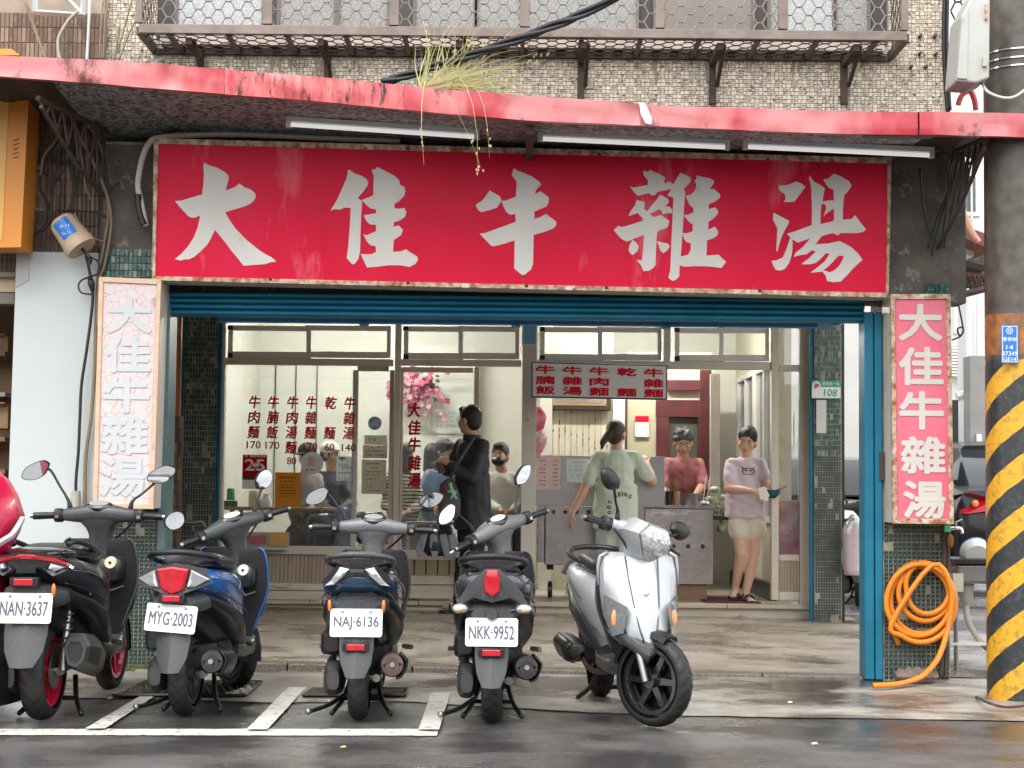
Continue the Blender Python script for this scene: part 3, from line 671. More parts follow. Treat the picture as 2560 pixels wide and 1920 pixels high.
# corrugated roof sheet on top and spangled underside
q = MB(); P = []; n_ = 40
for i in range(n_+1):
    x = 120+(2330-120)*i/n_; f = W(x, interp(bot, x), YF+.09); P += [f + Vector((0, .0, .02)), Vector((f.x, .20, W(1290, 378, .0).z + .02 - .02*f.x))]
q.add(P, [(2*i, 2*i+2, 2*i+3, 2*i+1) for i in range(n_)]); part('underside_sheet', q, M_galv, aw)
q = MB(); P = []
for i in range(n_*4+1):
    x = -900+(2620+900)*i/(n_*4); f = W(x, interp(top, x), YF+.06); z = .012*math.sin(i*1.3); P += [f + Vector((0, .0, z-.012)), Vector((f.x, .22, W(1290, 340, .0).z - .02*f.x + z))]
q.add(P, [(2*i, 2*i+2, 2*i+3, 2*i+1) for i in range(n_*4)]); part('roof_sheet', q, M_rustd, aw)
for x in (1310,):
    p, r_ = W(x+16, 306, YF+.12), W(x-10, 366, -.05)
    part('cross_beam', MB().box(p.x-.022, p.x+.022, -1.0, -.1, p.z-.075, p.z-.02), M_rustd, aw)
p = W(2200, 330, YF+.1); part('edge_strip', MB().box(W(2160, 0, YF+.1).x, W(2330, 0, YF+.1).x, YF+.06, YF+.14, p.z-.03, p.z+.01), mat('grimy_steel', (.12, .11, .10), .6, c2=(.2, .18, .16), sc=7), aw)
# wall brackets / lattice arms at both ends
def lattice(label, pts_top, pts_bot, n, loc):
    t = thing('awning_bracket', label, 'bracket', loc, 'steel lattice brackets of the awning')
    a, b = Vector(pts_top[0]), Vector(pts_top[1]); c, d = Vector(pts_bot[0]), Vector(pts_bot[1])
    part('top_chord', MB().tube([a, b], .017, 6), M_rustd, t); part('bottom_chord', MB().tube([c, c.lerp(d, .5)+Vector((0, .04, -.05)), d], .014, 6), M_rustd, t)
    for i in range(n):
        u0, u1 = i/n, (i+.5)/n
        part('lacing_bar', MB().tube([a.lerp(b, u0), c.lerp(d, u1)], .008, 5), M_rustd, t)
        part('lacing_bar', MB().tube([c.lerp(d, u1), a.lerp(b, (i+1)/n)], .008, 5), M_rustd, t)
A, B = W(95, 245, -1.0), W(268, 328, -.05)
lattice('rusty lattice bracket under the awning above the orange sign', (A, B), (A + Vector((.02, 0, -.05)), B + Vector((-.02, 0, -.42))), 6, (-2.7, 0, 3))
A, B = W(2470, 345, -1.0), W(2385, 380, -.02)
lattice('dark lattice bracket under the awning beside the striped pole', (A, B), (A + Vector((-.02, 0, -.06)), B + Vector((-.10, 0, -.62))), 6, (2.8, 0, 3))
# strip lamps under the awning
M_lamp = mat('white_enamel', (.80, .81, .80), .3); M_tube = mat('lamp_tube', (.9, .9, .88), .2, emit=.22)
for k, (x0, y0, x1, y1, lb) in enumerate([(716, 309, 1198, 341, 'leftmost white strip lamp under the awning'), (1345, 345, 1824, 367, 'middle white strip lamp under the awning'), (1857, 365, 2334, 387, 'rightmost white strip lamp under the awning')]):
    a, b = W(x0, y0, -.55), W(x1, y1, -.55); t = thing('strip_lamp', lb, 'lamp', ((a.x+b.x)/2, -.55, (a.z+b.z)/2+.03), 'strip lamps under the awning')
    d = (b-a).normalized(); L = (b-a).length; Mx = Matrix.Translation(a) @ Matrix(((d.x, 0, -d.z, 0), (0, 1, 0, 0), (d.z, 0, d.x, 0), (0, 0, 0, 1)))
    part('housing', MB().box(0, L, -.02, .03, .012, .045, Mx), M_lamp, t, bevel=.003)
    part('tube', MB().tube([Mx @ Vector((.03, -.005, -.006)), Mx @ Vector((L-.03, -.005, -.006))], .013, 10), M_tube, t, smooth=1)
    for s_ in (0, L-.03): part('lamp_holder', MB().box(s_, s_+.03, -.022, .012, -.022, .012, Mx), M_lamp, t)
# ================================================================== main sign
M_sred = mat('sign_red', (.62, .0, .03), .42, c2=(.66, .008, .05), sc=.9, amt=.7, c3=(.70, .085, .115), sc3=1.25, t3=.585, stretch=(1.5, 1, .5), bump=.03, rv=.2, spec=.16)
M_let = mat('cut_letter_cream', (.66, .63, .58), .55, c2=(.58, .555, .51), sc=3, c3=(.52, .48, .42), sc3=5, t3=.60)
sg = thing('shop_sign', 'long red shop sign with five large cream brush characters', 'sign', (0, -.25, 2.4))
YG = -.25
def pp(mb, pts, Y, d, par=None): return stuffbox(mb, pts, Y, d)
pp((q := MB()), [(394, 357), (1312, 382), (1306, 712), (386, 691)], YG, .01); part('face_panel', q, M_sred, sg)
pp((q := MB()), [(1314, 382), (2220, 407), (2216, 733), (1308, 712)], YG, .01); part('face_panel', q, M_sred, sg)
for pts in ([(386, 345), (2226, 394), (2222, 408), (392, 359)], [(382, 690), (2218, 732), (2219, 744), (381, 701)], [(384, 346), (396, 358), (388, 692), (380, 702)], [(2220, 407), (2229, 393), (2222, 745), (2215, 732)]):
    q = MB(); pp(q, pts, YG-.012, .05); part('rusty_edge', q, M_rust, sg, bevel=.003)
pp((q := MB()), [(386, 352), (2224, 400), (2220, 742), (382, 700)], YG+.015, .24); part('box_body', q, M_cream, sg)
for x, y in ((1020, 372), (1318, 380), (1498, 386), (1920, 398), (1020, 707), (1316, 715), (1516, 719), (676, 698), (1900, 726)):
    p = W(x, y, YG-.012); part('bolt', MB().ball(p, .011, .01, .011, 8, 6), M_rustd, sg)
def tr(s, ox, oy, k=5.53):
    v = list(map(float, s.split())); return [(ox + v[i]/k, oy + v[i+1]/k) for i in range(0, len(v), 2)]
DA = ["500 35 560 70 690 110 790 170 835 215 840 255 820 330 797 412 850 405 930 370 985 325 1060 380 1140 405 1205 460 1212 510 1185 565 1130 610 1050 645 790 722 850 830 940 955 1080 1100 1240 1230 1320 1285 1430 1345 1478 1385 1497 1408 1430 1412 1340 1440 1200 1450 1045 1463 960 1355 870 1245 780 1125 650 965 590 1090 540 1175 470 1245 370 1335 300 1370 230 1376 170 1390 95 1372 190 1290 280 1190 360 1065 410 935 447 768 385 792 330 800 280 775 190 680 95 568 190 560 300 525 470 478 490 330 497 190 487 85"]
JIA = ["405 130 480 185 580 220 640 260 668 305 660 350 600 435 520 528 582 565 570 740 560 1000 555 1250 530 1370 480 1435 445 1442 370 1360 390 1200 410 960 425 665 375 658 330 660 280 685 200 682 145 700 230 560 300 410 360 270 382 190 382 145",
       "790 95 900 150 1040 225 1095 280 1108 345 1165 370 1182 425 1160 500 1090 570 1030 605 1028 665 1080 675 1165 662 1195 720 1175 785 1110 835 1020 860 1018 925 1085 902 1148 965 1120 1040 1020 1105 1008 1268 1110 1265 1190 1235 1250 1280 1340 1330 1355 1380 1320 1435 1240 1478 1100 1455 950 1455 800 1475 650 1487 600 1380 560 1298 650 1305 720 1300 775 1270 770 1190 700 1180 650 1130 600 1028 650 1038 775 985 775 895 690 890 640 840 605 765 775 735 777 685 700 670 630 610 578 555 735 490 745 220 720 170 728 125 765 130"]
NIU = ["410 420 480 460 550 500 575 560 545 610 510 660 420 690 300 720 250 690 218 630 240 598 300 570 350 510",
       "750 115 800 150 900 185 1000 230 1100 300 1125 340 1060 400 1035 468 1115 432 1230 515 1228 580 1200 640 1030 712 1028 810 1100 795 1190 745 1250 790 1330 850 1335 895 1290 945 1180 990 1018 1035 1010 1430 985 1510 890 1590 855 1588 750 1500 755 1110 600 1160 460 1195 420 1175 272 1020 340 1012 770 855 765 745 700 758 645 725 600 640 575 565 630 562 770 508 785 320 765 270 715 210 730 150"]
ZA = ["575 80 640 110 720 140 790 185 775 265 855 245 905 280 945 210 1000 120 1080 150 1140 190 1150 230 1110 285 1045 345 1068 390 1055 560 1030 940 1005 1280 1110 1255 1145 1180 1145 1098 1080 1075 1050 1030 1025 955 1090 958 1170 930 1172 835 1120 800 1045 708 1110 700 1182 670 1182 610 1130 570 1105 510 1070 442 1150 420 1200 370 1220 300 1215 260 1195 235 1225 205 1220 158 1290 175 1400 195 1460 225 1465 265 1405 350 1465 345 1552 420 1545 470 1480 520 1395 555 1392 625 1480 598 1525 650 1510 700 1450 760 1390 800 1385 905 1480 868 1525 940 1510 990 1450 1030 1370 1055 1360 1265 1530 1255 1632 1355 1570 1437 1400 1415 1200 1412 1050 1422 990 1400 985 1555 945 1598 900 1617 865 1600 835 1570 860 1480 880 1000 905 462 820 440 880 345 800 360 690 385 640 438 600 430 560 400 480 425 415 435 370 400 305 312 360 325 550 290 555 225 490 150 490 100 510 88 550 112",
      "715 425 780 450 830 480 842 520 820 560 780 588 850 585 892 640 880 680 820 680 745 695 750 655 708 622 640 660 575 692 632 732 735 705 850 785 835 850 810 885 710 915 680 945 670 1060 655 1400 620 1440 570 1475 490 1482 455 1400 395 1325 470 1332 485 1200 498 980 430 1005 310 1055 250 1070 180 1030 80 915 140 855 190 872 280 850 485 785 480 745 440 710 412 675 350 695 290 720 292 690 330 630 375 565 395 495 450 512 500 520 512 560 495 618 545 655 620 550 680 485",
      "340 1048 390 1085 425 1140 410 1200 345 1258 310 1240 282 1185 300 1120", "670 1065 740 1082 830 1100 855 1140 820 1195 765 1232 720 1190 700 1120"]
TANG = ["435 185 520 215 575 260 500 360 420 465 340 470 270 468 300 420 290 365 205 295 205 240 310 238 380 215",
        "130 615 240 675 350 730 340 770 270 890 240 960 210 1060 183 1165 168 1120 180 960 185 830 125 720",
        "630 100 690 185 770 230 840 275 835 310 808 465 930 442 968 455 960 300 890 270 820 160 890 145 965 78 1060 115 1180 185 1212 240 1180 300 1110 380 1095 500 1088 715 1210 705 1260 655 1410 850 1370 885 1290 900 1060 900 1025 930 950 900 800 940 710 1055 880 1045 1045 1010 1130 1050 1200 1090 1300 1180 1362 1270 1250 1370 1150 1480 1060 1570 960 1578 870 1560 855 1490 810 1432 640 1448 720 1390 840 1290 910 1185 850 1180 790 1250 720 1310 640 1332 515 1330 620 1250 715 1155 665 1138 590 1190 500 1205 410 1228 440 1170 540 1090 600 1020 640 972 560 1000 465 1032 390 985 395 1040 392 1130 380 1215 350 1310 290 1395 230 1418 165 1410 130 1350 105 1285 180 1275 260 1235 300 1150 365 960 320 908 400 885 660 790 665 560 655 340 650 250 620 140"]
HOLES = ["798 490 850 510 858 560 822 668 870 625 965 560 968 710 950 735 782 775 785 600", "1055 1210 1105 1220 1080 1280 1040 1350 980 1410 910 1440 818 1412 880 1370 960 1290 1020 1220"]
for polys, ox, oy in ((DA, 420, 400), (JIA, 800, 400), (NIU, 1150, 400), (ZA, 1520, 410), (TANG, 1910, 420)):
    q = MB()
    for s_ in polys: pp(q, tr(s_, ox, oy), YG-.0035, .003)
    part('brush_character', q, M_let, sg)
for s_ in HOLES:
    q = MB(); pp(q, tr(s_, 1910, 420), YG-.0048, .002); part('character_gap', q, M_sred, sg)
# ================================================================== vertical signs
M_crack = None
def crackle():
    m = bpy.data.materials.new('cracked_faded_film'); m.use_nodes = True; n = m.node_tree.nodes; l = m.node_tree.links; b = n['Principled BSDF']
    tc = n.new('ShaderNodeTexCoord'); v = n.new('ShaderNodeTexVoronoi'); v.feature = 'DISTANCE_TO_EDGE'; v.inputs['Scale'].default_value = 17; l.new(tc.outputs['Object'], v.inputs['Vector'])
    mr = n.new('ShaderNodeMapRange'); mr.inputs[1].default_value = .008; mr.inputs[2].default_value = .03; l.new(v.outputs['Distance'], mr.inputs[0])
    nz = n.new('ShaderNodeTexNoise'); nz.inputs['Scale'].default_value = 2.2; l.new(tc.outputs['Object'], nz.inputs['Vector'])
    x = n.new('ShaderNodeMix'); x.data_type = 'RGBA'; l.new(nz.outputs[0], x.inputs[0]); x.inputs[6].default_value = (.68, .60, .565, 1); x.inputs[7].default_value = (.66, .545, .55, 1)
    y = n.new('ShaderNodeMix'); y.data_type = 'RGBA'; l.new(mr.outputs[0], y.inputs[0]); y.inputs[6].default_value = (.46, .35, .33, 1); l.new(x.outputs[2], y.inputs[7])
    l.new(y.outputs[2], b.inputs['Base Color']); b.inputs['Roughness'].default_value = .5; return m
def vsign(name, label, face, edge_l, fc, tc_, rim, chars, th=.27):
    """face: 4 pixel corners of the lettered face, chars: (character, cx, cy, w, h) in pixels"""
    YV = -.28; c0 = W(*face[3], YV); t = thing('vertical_sign', label, 'sign', (c0.x, YV, c0.z), 'upright box signs of the shop')
    q = MB(); pp(q, face, YV, .008); part('face_panel', q, fc, t)
    cx = sum(p[0] for p in face)/4; cy = sum(p[1] for p in face)/4; outer = []
    for (x, y) in face: outer.append((x + (11 if x > cx else -11), y + (13 if y > cy else -13)))
    for i in range(4):
        j = (i+1) % 4; q = MB(); pp(q, [outer[i], outer[j], face[j], face[i]], YV-.012, .04); part('rusty_edge', q, rim, t, bevel=.003)
    q = MB(); pp(q, [(a+(2 if a < cx else -2), b+(2 if b < cy else -2)) for a, b in outer], YV+.01, th); part('box_body', q, M_cream, t)
    for (ch, x, y, w_, h_) in chars:
        a = W(x-w_/2, y, YV-.004); b = W(x+w_/2, y, YV-.004); u = W(x, y-h_/2, YV-.004); d = W(x, y+h_/2, YV-.004)
        q = MB(); letters(q, ch, plane(YV-.004), (a.x+b.x)/2, (u.z+d.z)/2, b.x-a.x-.014, u.z-d.z-.014, .0, thick=.008); part('character', q, tc_, t)
    return t
M_edge = mat('orange_edging', (.64, .38, .24), .6, c2=(.72, .54, .40), sc=14, c3=(.35, .10, .06), sc3=8, t3=.62)
M_pink = mat('faded_pink_sign', (.74, .12, .19), .4, c2=(.76, .20, .26), sc=2, c3=(.72, .05, .13), sc3=1.2, t3=.58, stretch=(1, 1, .5))
M_pale = mat('grey_white_letter', (.57, .59, .60), .5, c2=(.53, .55, .56), sc=5)
vsign('vertical_sign', 'bleached vertical sign with cracked pink film and grey characters', [(258, 705), (392, 711), (372, 1260), (243, 1258)], None, crackle(), M_pale, M_edge,
      [('大', 323, 788, 116, 92), ('佳', 320, 886, 116, 92), ('牛', 316, 985, 116, 94), ('雜', 312, 1088, 118, 98), ('湯', 306, 1192, 116, 100)])
vsign('vertical_sign', 'pink vertical sign with white characters beside the striped pole', [(2238, 748), (2366, 748), (2374, 1298), (2244, 1296)], None, M_pink, M_let, M_rust,
      [('大', 2301, 806, 110, 92), ('佳', 2303, 916, 112, 96), ('牛', 2304, 1026, 112, 96), ('雜', 2308, 1138, 112, 94), ('湯', 2311, 1249, 106, 94)])
# ================================================================== left neighbour
ln = thing('neighbour_facade', 'brown brick tiled facade left of the shop with a beige band', 'building', (-4, .3, 0))
lx1 = W(252, 300, .10).x
part('backing', MB().box(-6.5, lx1, .12, .30, 2.55, 4.6), mat('brown_grout', (.44, .36, .28), .85, c2=(.28, .22, .17), sc=5), ln)
tile_face(ln, -4.2, lx1, 2.58, 4.5, .116, .028, .10, .006, M_bt, 300, lambda x, z: noise.noise(Vector((x*5, z*4, 1))) > .6 or z > 4.3, name='brick_tile', key=lambda x, z: z > 3.3 or z < 2.95)
part('beige_band', MB().box(-6.5, W(38, 800, .2).x, .2, .3, W(20, 730, .2).z, W(20, 625, .2).z), mat('warm_cream', (.80, .62, .40), .6), ln)
part('shelf_wall', MB().box(-6.5, W(40, 800, 1.4).x, 1.4, 1.5, .0, 2.6), mat('warm_dim_wall', (.45, .30, .17), .7, c2=(.36, .23, .13), sc=2), ln)
part('dark_beam', MB().box(-6.5, W(36, 800, .2).x, .18, .3, W(20, 760, .2).z, W(20, 733, .2).z), mat('grey_beam', (.3, .27, .23), .7), ln)
part('neighbour_wall', MB().box(-6.6, -6.5, -.5, 6, 0, 4), M_conc, ln)
for i, (y, m) in enumerate(((890, M_wood), (990, M_steel), (1100, M_wood), (1180, M_wood))):
    p = W(10, y, 1.1); part('shelf', MB().box(-4.0, W(34, y, 1.1).x, .9, 1.39, p.z-.015, p.z+.015), m, ln)
M_cart = mat('cardboard', (.42, .27, .15), .8)
for i, (y, h, lb) in enumerate(((1040, .18, 'cardboard box on the middle shelf of the left shop'), (860, .12, 'open cardboard box on the top shelf of the left shop'), (1230, .16, 'cardboard box low down behind the red covered scooter'))):
    p = W(8, y, 1.0); t = thing('cardboard_box', lb, 'box', (p.x, 1.1, p.z-h/2), 'boxes on the shelves of the left shop')
    part('carton', MB().box(p.x-.14, p.x+.05, .95, 1.2, p.z-h/2, p.z+h/2), M_cart, t, bevel=.004); part('flap', MB().box(p.x-.14, p.x+.05, .86, .95, p.z+h/2-.01, p.z+h/2), M_cart, t)
wp = thing('white_partition', 'tall plain white board standing beside the faded cracked sign', 'partition', (W(140, 1000, .02).x, .05, 0))
q = MB(); pp(q, [(41, 628), (246, 632), (236, 1400), (14, 1400)], .02, .05); part('board', q, mat('glossy_white_board', (.58, .625, .62), .35, c2=(.53, .575, .57), sc=1.3, c3=(.50, .53, .52), sc3=1.1, t3=.6, bump=.03, bsc=2), wp, bevel=.004)
q = MB(); pp(q, [(41, 628), (72, 630), (72, 700), (38, 720)], .014, .004); part('grey_patch', q, mat('grey_tape', (.52, .53, .53), .5), wp)
sgn = thing('orange_sign', 'orange box sign cut off at the left edge', 'sign', (W(10, 400, -.3).x, -.3, W(10, 620, -.3).z))
q = MB(); pp(q, [(-120, 217), (24, 218), (5, 600), (-130, 600)], -.30, .02); part('yellow_face', q, mat('amber_face', (.80, .46, .12), .45), sgn)
q = MB(); pp(q, [(24, 218), (73, 220), (52, 618), (-130, 620), (-130, 600), (5, 600)], -.295, .25); part('orange_side', q, mat('orange_enamel', (.80, .30, .035), .4, c2=(.72, .26, .03), sc=3), sgn)
for i in range(5):
    q = MB(); y = 347+i*11; pp(q, [(33, y+4), (47, y-1), (47, y+1), (33, y+6)], -.298, .004); part('vent_slot', q, M_inkk, sgn)
q = MB(); pp(q, [(-60, 122), (28, 122), (50, 138), (-60, 138)], -.25, .3); t = part('orange_box', q, MATS['orange_enamel'], label='orange metal box end above the awning at the left', cat='box')
# ================================================================== utility pole on the right
def stripe_mat():
    m = bpy.data.materials.new('pole_paint'); m.use_nodes = True; n = m.node_tree.nodes; l = m.node_tree.links; b = n['Principled BSDF']
    tc = n.new('ShaderNodeTexCoord'); sp = n.new('ShaderNodeSeparateXYZ'); l.new(tc.outputs['Object'], sp.inputs[0])
    def mth(op, a, c=None, d=None):
        q = n.new('ShaderNodeMath'); q.operation = op
        for i, v in enumerate((a, c, d)):
            if v is None: continue
            if isinstance(v, (int, float)): q.inputs[i].default_value = v
            else: l.new(v, q.inputs[i])
        return q.outputs[0]
    nz = n.new('ShaderNodeTexNoise'); nz.inputs['Scale'].default_value = 14; nz.inputs['Detail'].default_value = 5; l.new(tc.outputs['Object'], nz.inputs['Vector'])
    th = mth('ARCTAN2', sp.outputs[1], sp.outputs[0])        # seen side: -pi (left) .. -pi/2 (front)
    th = mth('ADD', mth('MODULO', mth('ADD', th, 2*math.pi), 2*math.pi), -math.pi)
    v = mth('ADD', mth('MULTIPLY_ADD', th, -.16, sp.outputs[2]), mth('MULTIPLY', nz.outputs[0], .025))
    v = mth('GREATER_THAN', mth('FRACT', mth('MULTIPLY_ADD', v, 1/.30, .36)), .49)
    def mx(f, a, c):
        x = n.new('ShaderNodeMix'); x.data_type = 'RGBA'; l.new(f, x.inputs[0])
        for i, q in ((6, a), (7, c)):
            if isinstance(q, tuple): x.inputs[i].default_value = (*q, 1)
            else: l.new(q, x.inputs[i])
        return x.outputs[2]
    def rmp(f, a, c):
        q = n.new('ShaderNodeMapRange'); q.inputs[1].default_value = a; q.inputs[2].default_value = c; l.new(f, q.inputs[0]); return q.outputs[0]
    nd = n.new('ShaderNodeTexNoise'); nd.inputs['Scale'].default_value = 30; nd.inputs['Detail'].default_value = 6; l.new(tc.outputs['Object'], nd.inputs['Vector'])
    yel = mx(rmp(nd.outputs[0], .50, .72), (.74, .37, .022), (.33, .20, .05))
    blk = mx(rmp(nd.outputs[0], .5, .75), (.028, .030, .034), (.07, .07, .065))
    col = mx(v, yel, blk)
    conc = mx(rmp(nz.outputs[0], .35, .7), (.060, .048, .038), (.11, .095, .08))
    zt_ = mth('ADD', sp.outputs[2], mth('MULTIPLY', nz.outputs[0], .03))
    col = mx(mth('GREATER_THAN', zt_, 2.0), col, conc)
    rust = mx(rmp(nz.outputs[0], .3, .6), (.50, .16, .03), (.20, .09, .04))
    col = mx(mth('MULTIPLY', mth('GREATER_THAN', zt_, 2.03), mth('LESS_THAN', zt_, 2.27)), col, rust)
    l.new(col, b.inputs['Base Color']); b.inputs['Roughness'].default_value = .42
    bp = n.new('ShaderNodeBump'); bp.inputs['Strength'].default_value = .3; bp.inputs['Distance'].default_value = .004; l.new(nd.outputs[0], bp.inputs['Height']); l.new(bp.outputs[0], b.inputs['Normal'])
    return m
YP = -.80; PR = .205
pc = W(2468, 1400, YP); pcx = pc.x + PR
po = thing('utility_pole', 'thick concrete pole painted with yellow and black warning stripes', 'pole', (pcx, YP, 0))
q = MB(); rs = []
for z in [0, .02] + [.2*i for i in range(1, 36)]:
    r_ = PR*(1 - z*.006); rs.append([Vector((r_*math.cos(2*math.pi*k/48), r_*math.sin(2*math.pi*k/48), z)) for k in range(48)])
q.rings(rs); part('shaft', q, stripe_mat(), po, smooth=60, world=False)
for y in (118, 140, 160):
    z = W(2500, y, YP-PR).z; part('strap', MB().lathe([(PR*.985, z-.006), (PR*.985+.007, z-.004), (PR*.985+.007, z+.004), (PR*.985, z+.006)], 40, 'Z', (pcx, YP, 0)), M_chrome, po, smooth=60)
part('base_wire', MB().tube(spline([G(2440, 1742, .02), G(2475, 1758, .05), G(2520, 1768, .03), G(2600, 1760, .05)], 6), .008, 5), M_rustd, po)
YB = YP - PR - .005
a, b, c, e = rect(2503, 813, 2546, 908, YB)
tg = thing('pole_tag', 'blue enamel number tag fixed to the striped pole', 'sign', ((a+b)/2, YB, c))
M_tagb = mat('blue_enamel', (.015, .16, .56), .3); M_tagw = mat('white_enamel_ink', (.85, .86, .86), .4)
part('plate', MB().box(a, b, YB, YB+.006, c, e), M_tagb, tg, bevel=.004)
q = MB()
for (x0, x1, z0, z1) in ((a+.006, b-.006, e-.009, e-.006), (a+.006, b-.006, c+.006, c+.009), (a+.006, a+.009, c+.009, e-.009), (b-.009, b-.006, c+.009, e-.009)): q.box(x0, x1, YB-.0015, YB+.001, z0, z1)
part('border', q, M_tagw, tg)
for s_, y, h, w_ in (('康寧幹', 848, 11, 38), ('14', 868, 11, 18), ('B7349', 884, 11, 38), ('GE14', 898, 10, 32)):
    q = MB(); p = W(2524.5, y, YB-.002); letters(q, s_, plane(YB-.002), p.x, p.z, w_/440, h/440, shear=.12); part('lettering', q, M_tagw, tg)
p = W(2524, 827, YB-.002); q = MB()
for r0, r1 in ((.016, .0195), (.006, .009)):
    P = [Vector((p.x + r_*math.cos(k*math.pi/12), YB-.002, p.z + r_*math.sin(k*math.pi/12))) for k in range(24) for r_ in (r0, r1)]
    q.add(P, [(2*k, 2*k+1, (2*k+3) % 48, (2*k+2) % 48) for k in range(24)])
part('emblem', q, M_tagw, tg)
ub = thing('meter_cabinet', 'grey plastic utility cabinet strapped to the striped pole', 'cabinet', (W(2430, 100, -1.1).x, -1.1, W(2430, 205, -1.1).z))
M_cab = mat('aged_grey_plastic', (.50, .50, .47), .45, c2=(.40, .39, .36), sc=3, c3=(.22, .19, .16), sc3=6, t3=.62)
q = MB(); stuffbox(q, [(2404, 40), (2440, -30), (2476, -30), (2474, 195), (2440, 207), (2391, 203)], -1.24, .26); part('body', q, M_cab, ub, bevel=.012)
q = MB(); stuffbox(q, [(2406, 44), (2422, 14), (2419, 198), (2393, 196)], -1.25, .012); part('door', q, M_cab, ub, bevel=.004)
q = MB(); stuffbox(q, [(2464, 10), (2470, 10), (2470, 48), (2464, 48)], -1.26, .03); part('latch', q, M_rust, ub)
q = MB(); stuffbox(q, [(2458, 142), (2468, 142), (2468, 165), (2458, 165)], -1.26, .03); part('latch', q, M_cab, ub)
part('cable', MB().tube(spline([W(2454, 206, -1.15), W(2470, 230, -1.25), W(2510, 245, -1.3), W(2545, 238, -1.3), W(2590, 200, -1.3)], 6), .009, 6), M_cab, ub, smooth=1)
# ------------------------------------------------ hose, sink, stone
M_hose = mat('orange_rubber', (.80, .27, .02), .4, c2=(.74, .23, .02), sc=6)
hz = thing('garden_hose', 'coiled orange hose hanging on the green mosaic pillar', 'hose', (W(2300, 1500, -.05).x, -.05, 0))
pts = []
loops = [(2300, 1500, 78, 94, 0), (2304, 1505, 84, 100, .3), (2296, 1498, 70, 80, .2), (2312, 1478, 66, 66, .5), (2318, 1470, 52, 62, .2), (2302, 1508, 86, 98, .1)]
pts.append(W(2247, 1612, -.04)); pts.append(W(2228, 1560, -.05))
n_ = 0
for li, (cx, cy, rx, ry, ph) in enumerate(loops):
    for k in range(14):
        t = math.pi*.97 + 2*math.pi*k/14
        nx = loops[min(li+1, len(loops)-1)]; f = k/14
        ex, ey, ax, ay = cx+(nx[0]-cx)*f, cy+(nx[1]-cy)*f, rx+(nx[2]-rx)*f, ry+(nx[3]-ry)*f
        pts.append(W(ex+ax*math.cos(t), ey+ay*math.sin(t), -.04-.012*li - .01*math.sin(t*1.5)))
pts += [W(2330, 1412, -.12), W(2378, 1470, -.12), W(2372, 1560, -.12), W(2352, 1630, -.16), W(2332, 1664, -.22), W(2306, 1690, -.27), G(2268, 1705, .045), G(2228, 1712, .042), G(2183, 1714, .042)]
part('tubing', MB().tube(spline(pts, 4), .0175, 8), M_hose, hz, smooth=1)
part('tie_wire', MB().tube([W(2292, 1360, -.03), W(2294, 1398, -.06), W(2296, 1432, -.13)], .004, 4), M_black, hz)
st = MB(); 
lump = []
for k in range(10):
    ring = []
    x = 2238 + 11.5*k
    for j in range(8):
        t = math.pi*2*j/8; c_ = W(x, 1688, -.14); hgt = .05*(math.sin(math.pi*min(1, max(0, (k+.6)/10)))**.4)
        ring.append(Vector((c_.x, -.13 + .06*math.cos(t), .055 + hgt*math.sin(t) + (.012 if k % 2 else -.004)*(math.sin(t) > .3))))
    lump.append(ring)
st.rings(lump); part('rough_stone', st, mat('brown_lava_stone', (.16, .11, .09), .8, c2=(.24, .17, .14), sc=12, bump=.8, bsc=30), label='rough brown ribbed stone at the foot of the hose pillar', cat='stone')
YK = .45
sk = thing('steel_sink', 'stainless outdoor sink on legs between pillar and striped pole', 'sink', (W(2440, 1450, YK).x, YK, 0))
X0, X1 = W(2392, 1400, YK).x, W(2392, 1400, YK).x + .62; zt_ = W(2420, 1398, YK).z; zb_ = W(2420, 1460, YK).z
part('rim', MB().box(X0-.03, X1, YK-.02, YK+.45, zt_-.03, zt_), M_black, sk)
part('basin', MB().box(X0, X1, YK, YK+.42, zb_, zt_-.03), M_steel, sk, bevel=.02)
p = W(2418, 1461, YK+.1); part('drain_cup', MB().lathe([(.05, 0), (.055, -.03), (.045, -.05), (.045, -.12), (.02, -.15)], 14, 'Z', (p.x, YK+.12, zb_)), mat('grey_pvc', (.45, .42, .38), .5), sk, smooth=40)
part('waste_pipe', MB().tube(spline([(p.x, YK+.12, zb_-.14), (p.x+.0, YK+.1, zb_-.24), (p.x+.06, YK+.08, zb_-.36), (p.x+.16, YK+.05, zb_-.46), (p.x+.34, YK+.05, zb_-.56)], 5), .02, 8), MATS['grey_pvc'], sk, smooth=1)
for x in (X0+.0, X0+.22, X1-.05):
    part('leg', MB().tube([(x, YK+.03, zb_), (x, YK+.03, .03)], .016, 8), M_steel, sk)
for i in range(7): part('shelf_slat', MB().box(X0-.05, X1, YK-.02+.055*i, YK+.015+.055*i, .20+.004*i, .215+.004*i), M_aluw, sk)
part('leg_clamp', MB().box(X0-.035, X0+.035, YK-.03, YK+.04, zb_-.05, zb_+.07), M_cream, sk)
bt = part('enamel_basin', MB().lathe([(.015, .0), (.12, .005), (.165, .10), (.172, .10), (.125, -.006), (.015, -.01)], 24, 'Y', (0, 0, 0)), mat('white_enamel_bowl', (.78, .79, .76), .3), label='white enamel bowl with blue rim propped in the sink', cat='bowl', smooth=40, world=False)
bt.scale = (.6, .6, .6); bt.location = (W(2442, 1398, YK+.2).x, YK+.2, zt_+.02); bt.rotation_euler = (R(25), 0, 0)
part('blue_rim', MB().lathe([(.160, .096), (.176, .094), (.176, .106), (.160, .106)], 24, 'Y'), M_tagb, bt, world=False)
tp = thing('wall_tap', 'chrome water tap on the pillar edge beside the sink', 'tap', (W(2390, 1320, -.05).x, -.05, W(2390, 1320, -.05).z))
a = W(2372, 1322, -.06)
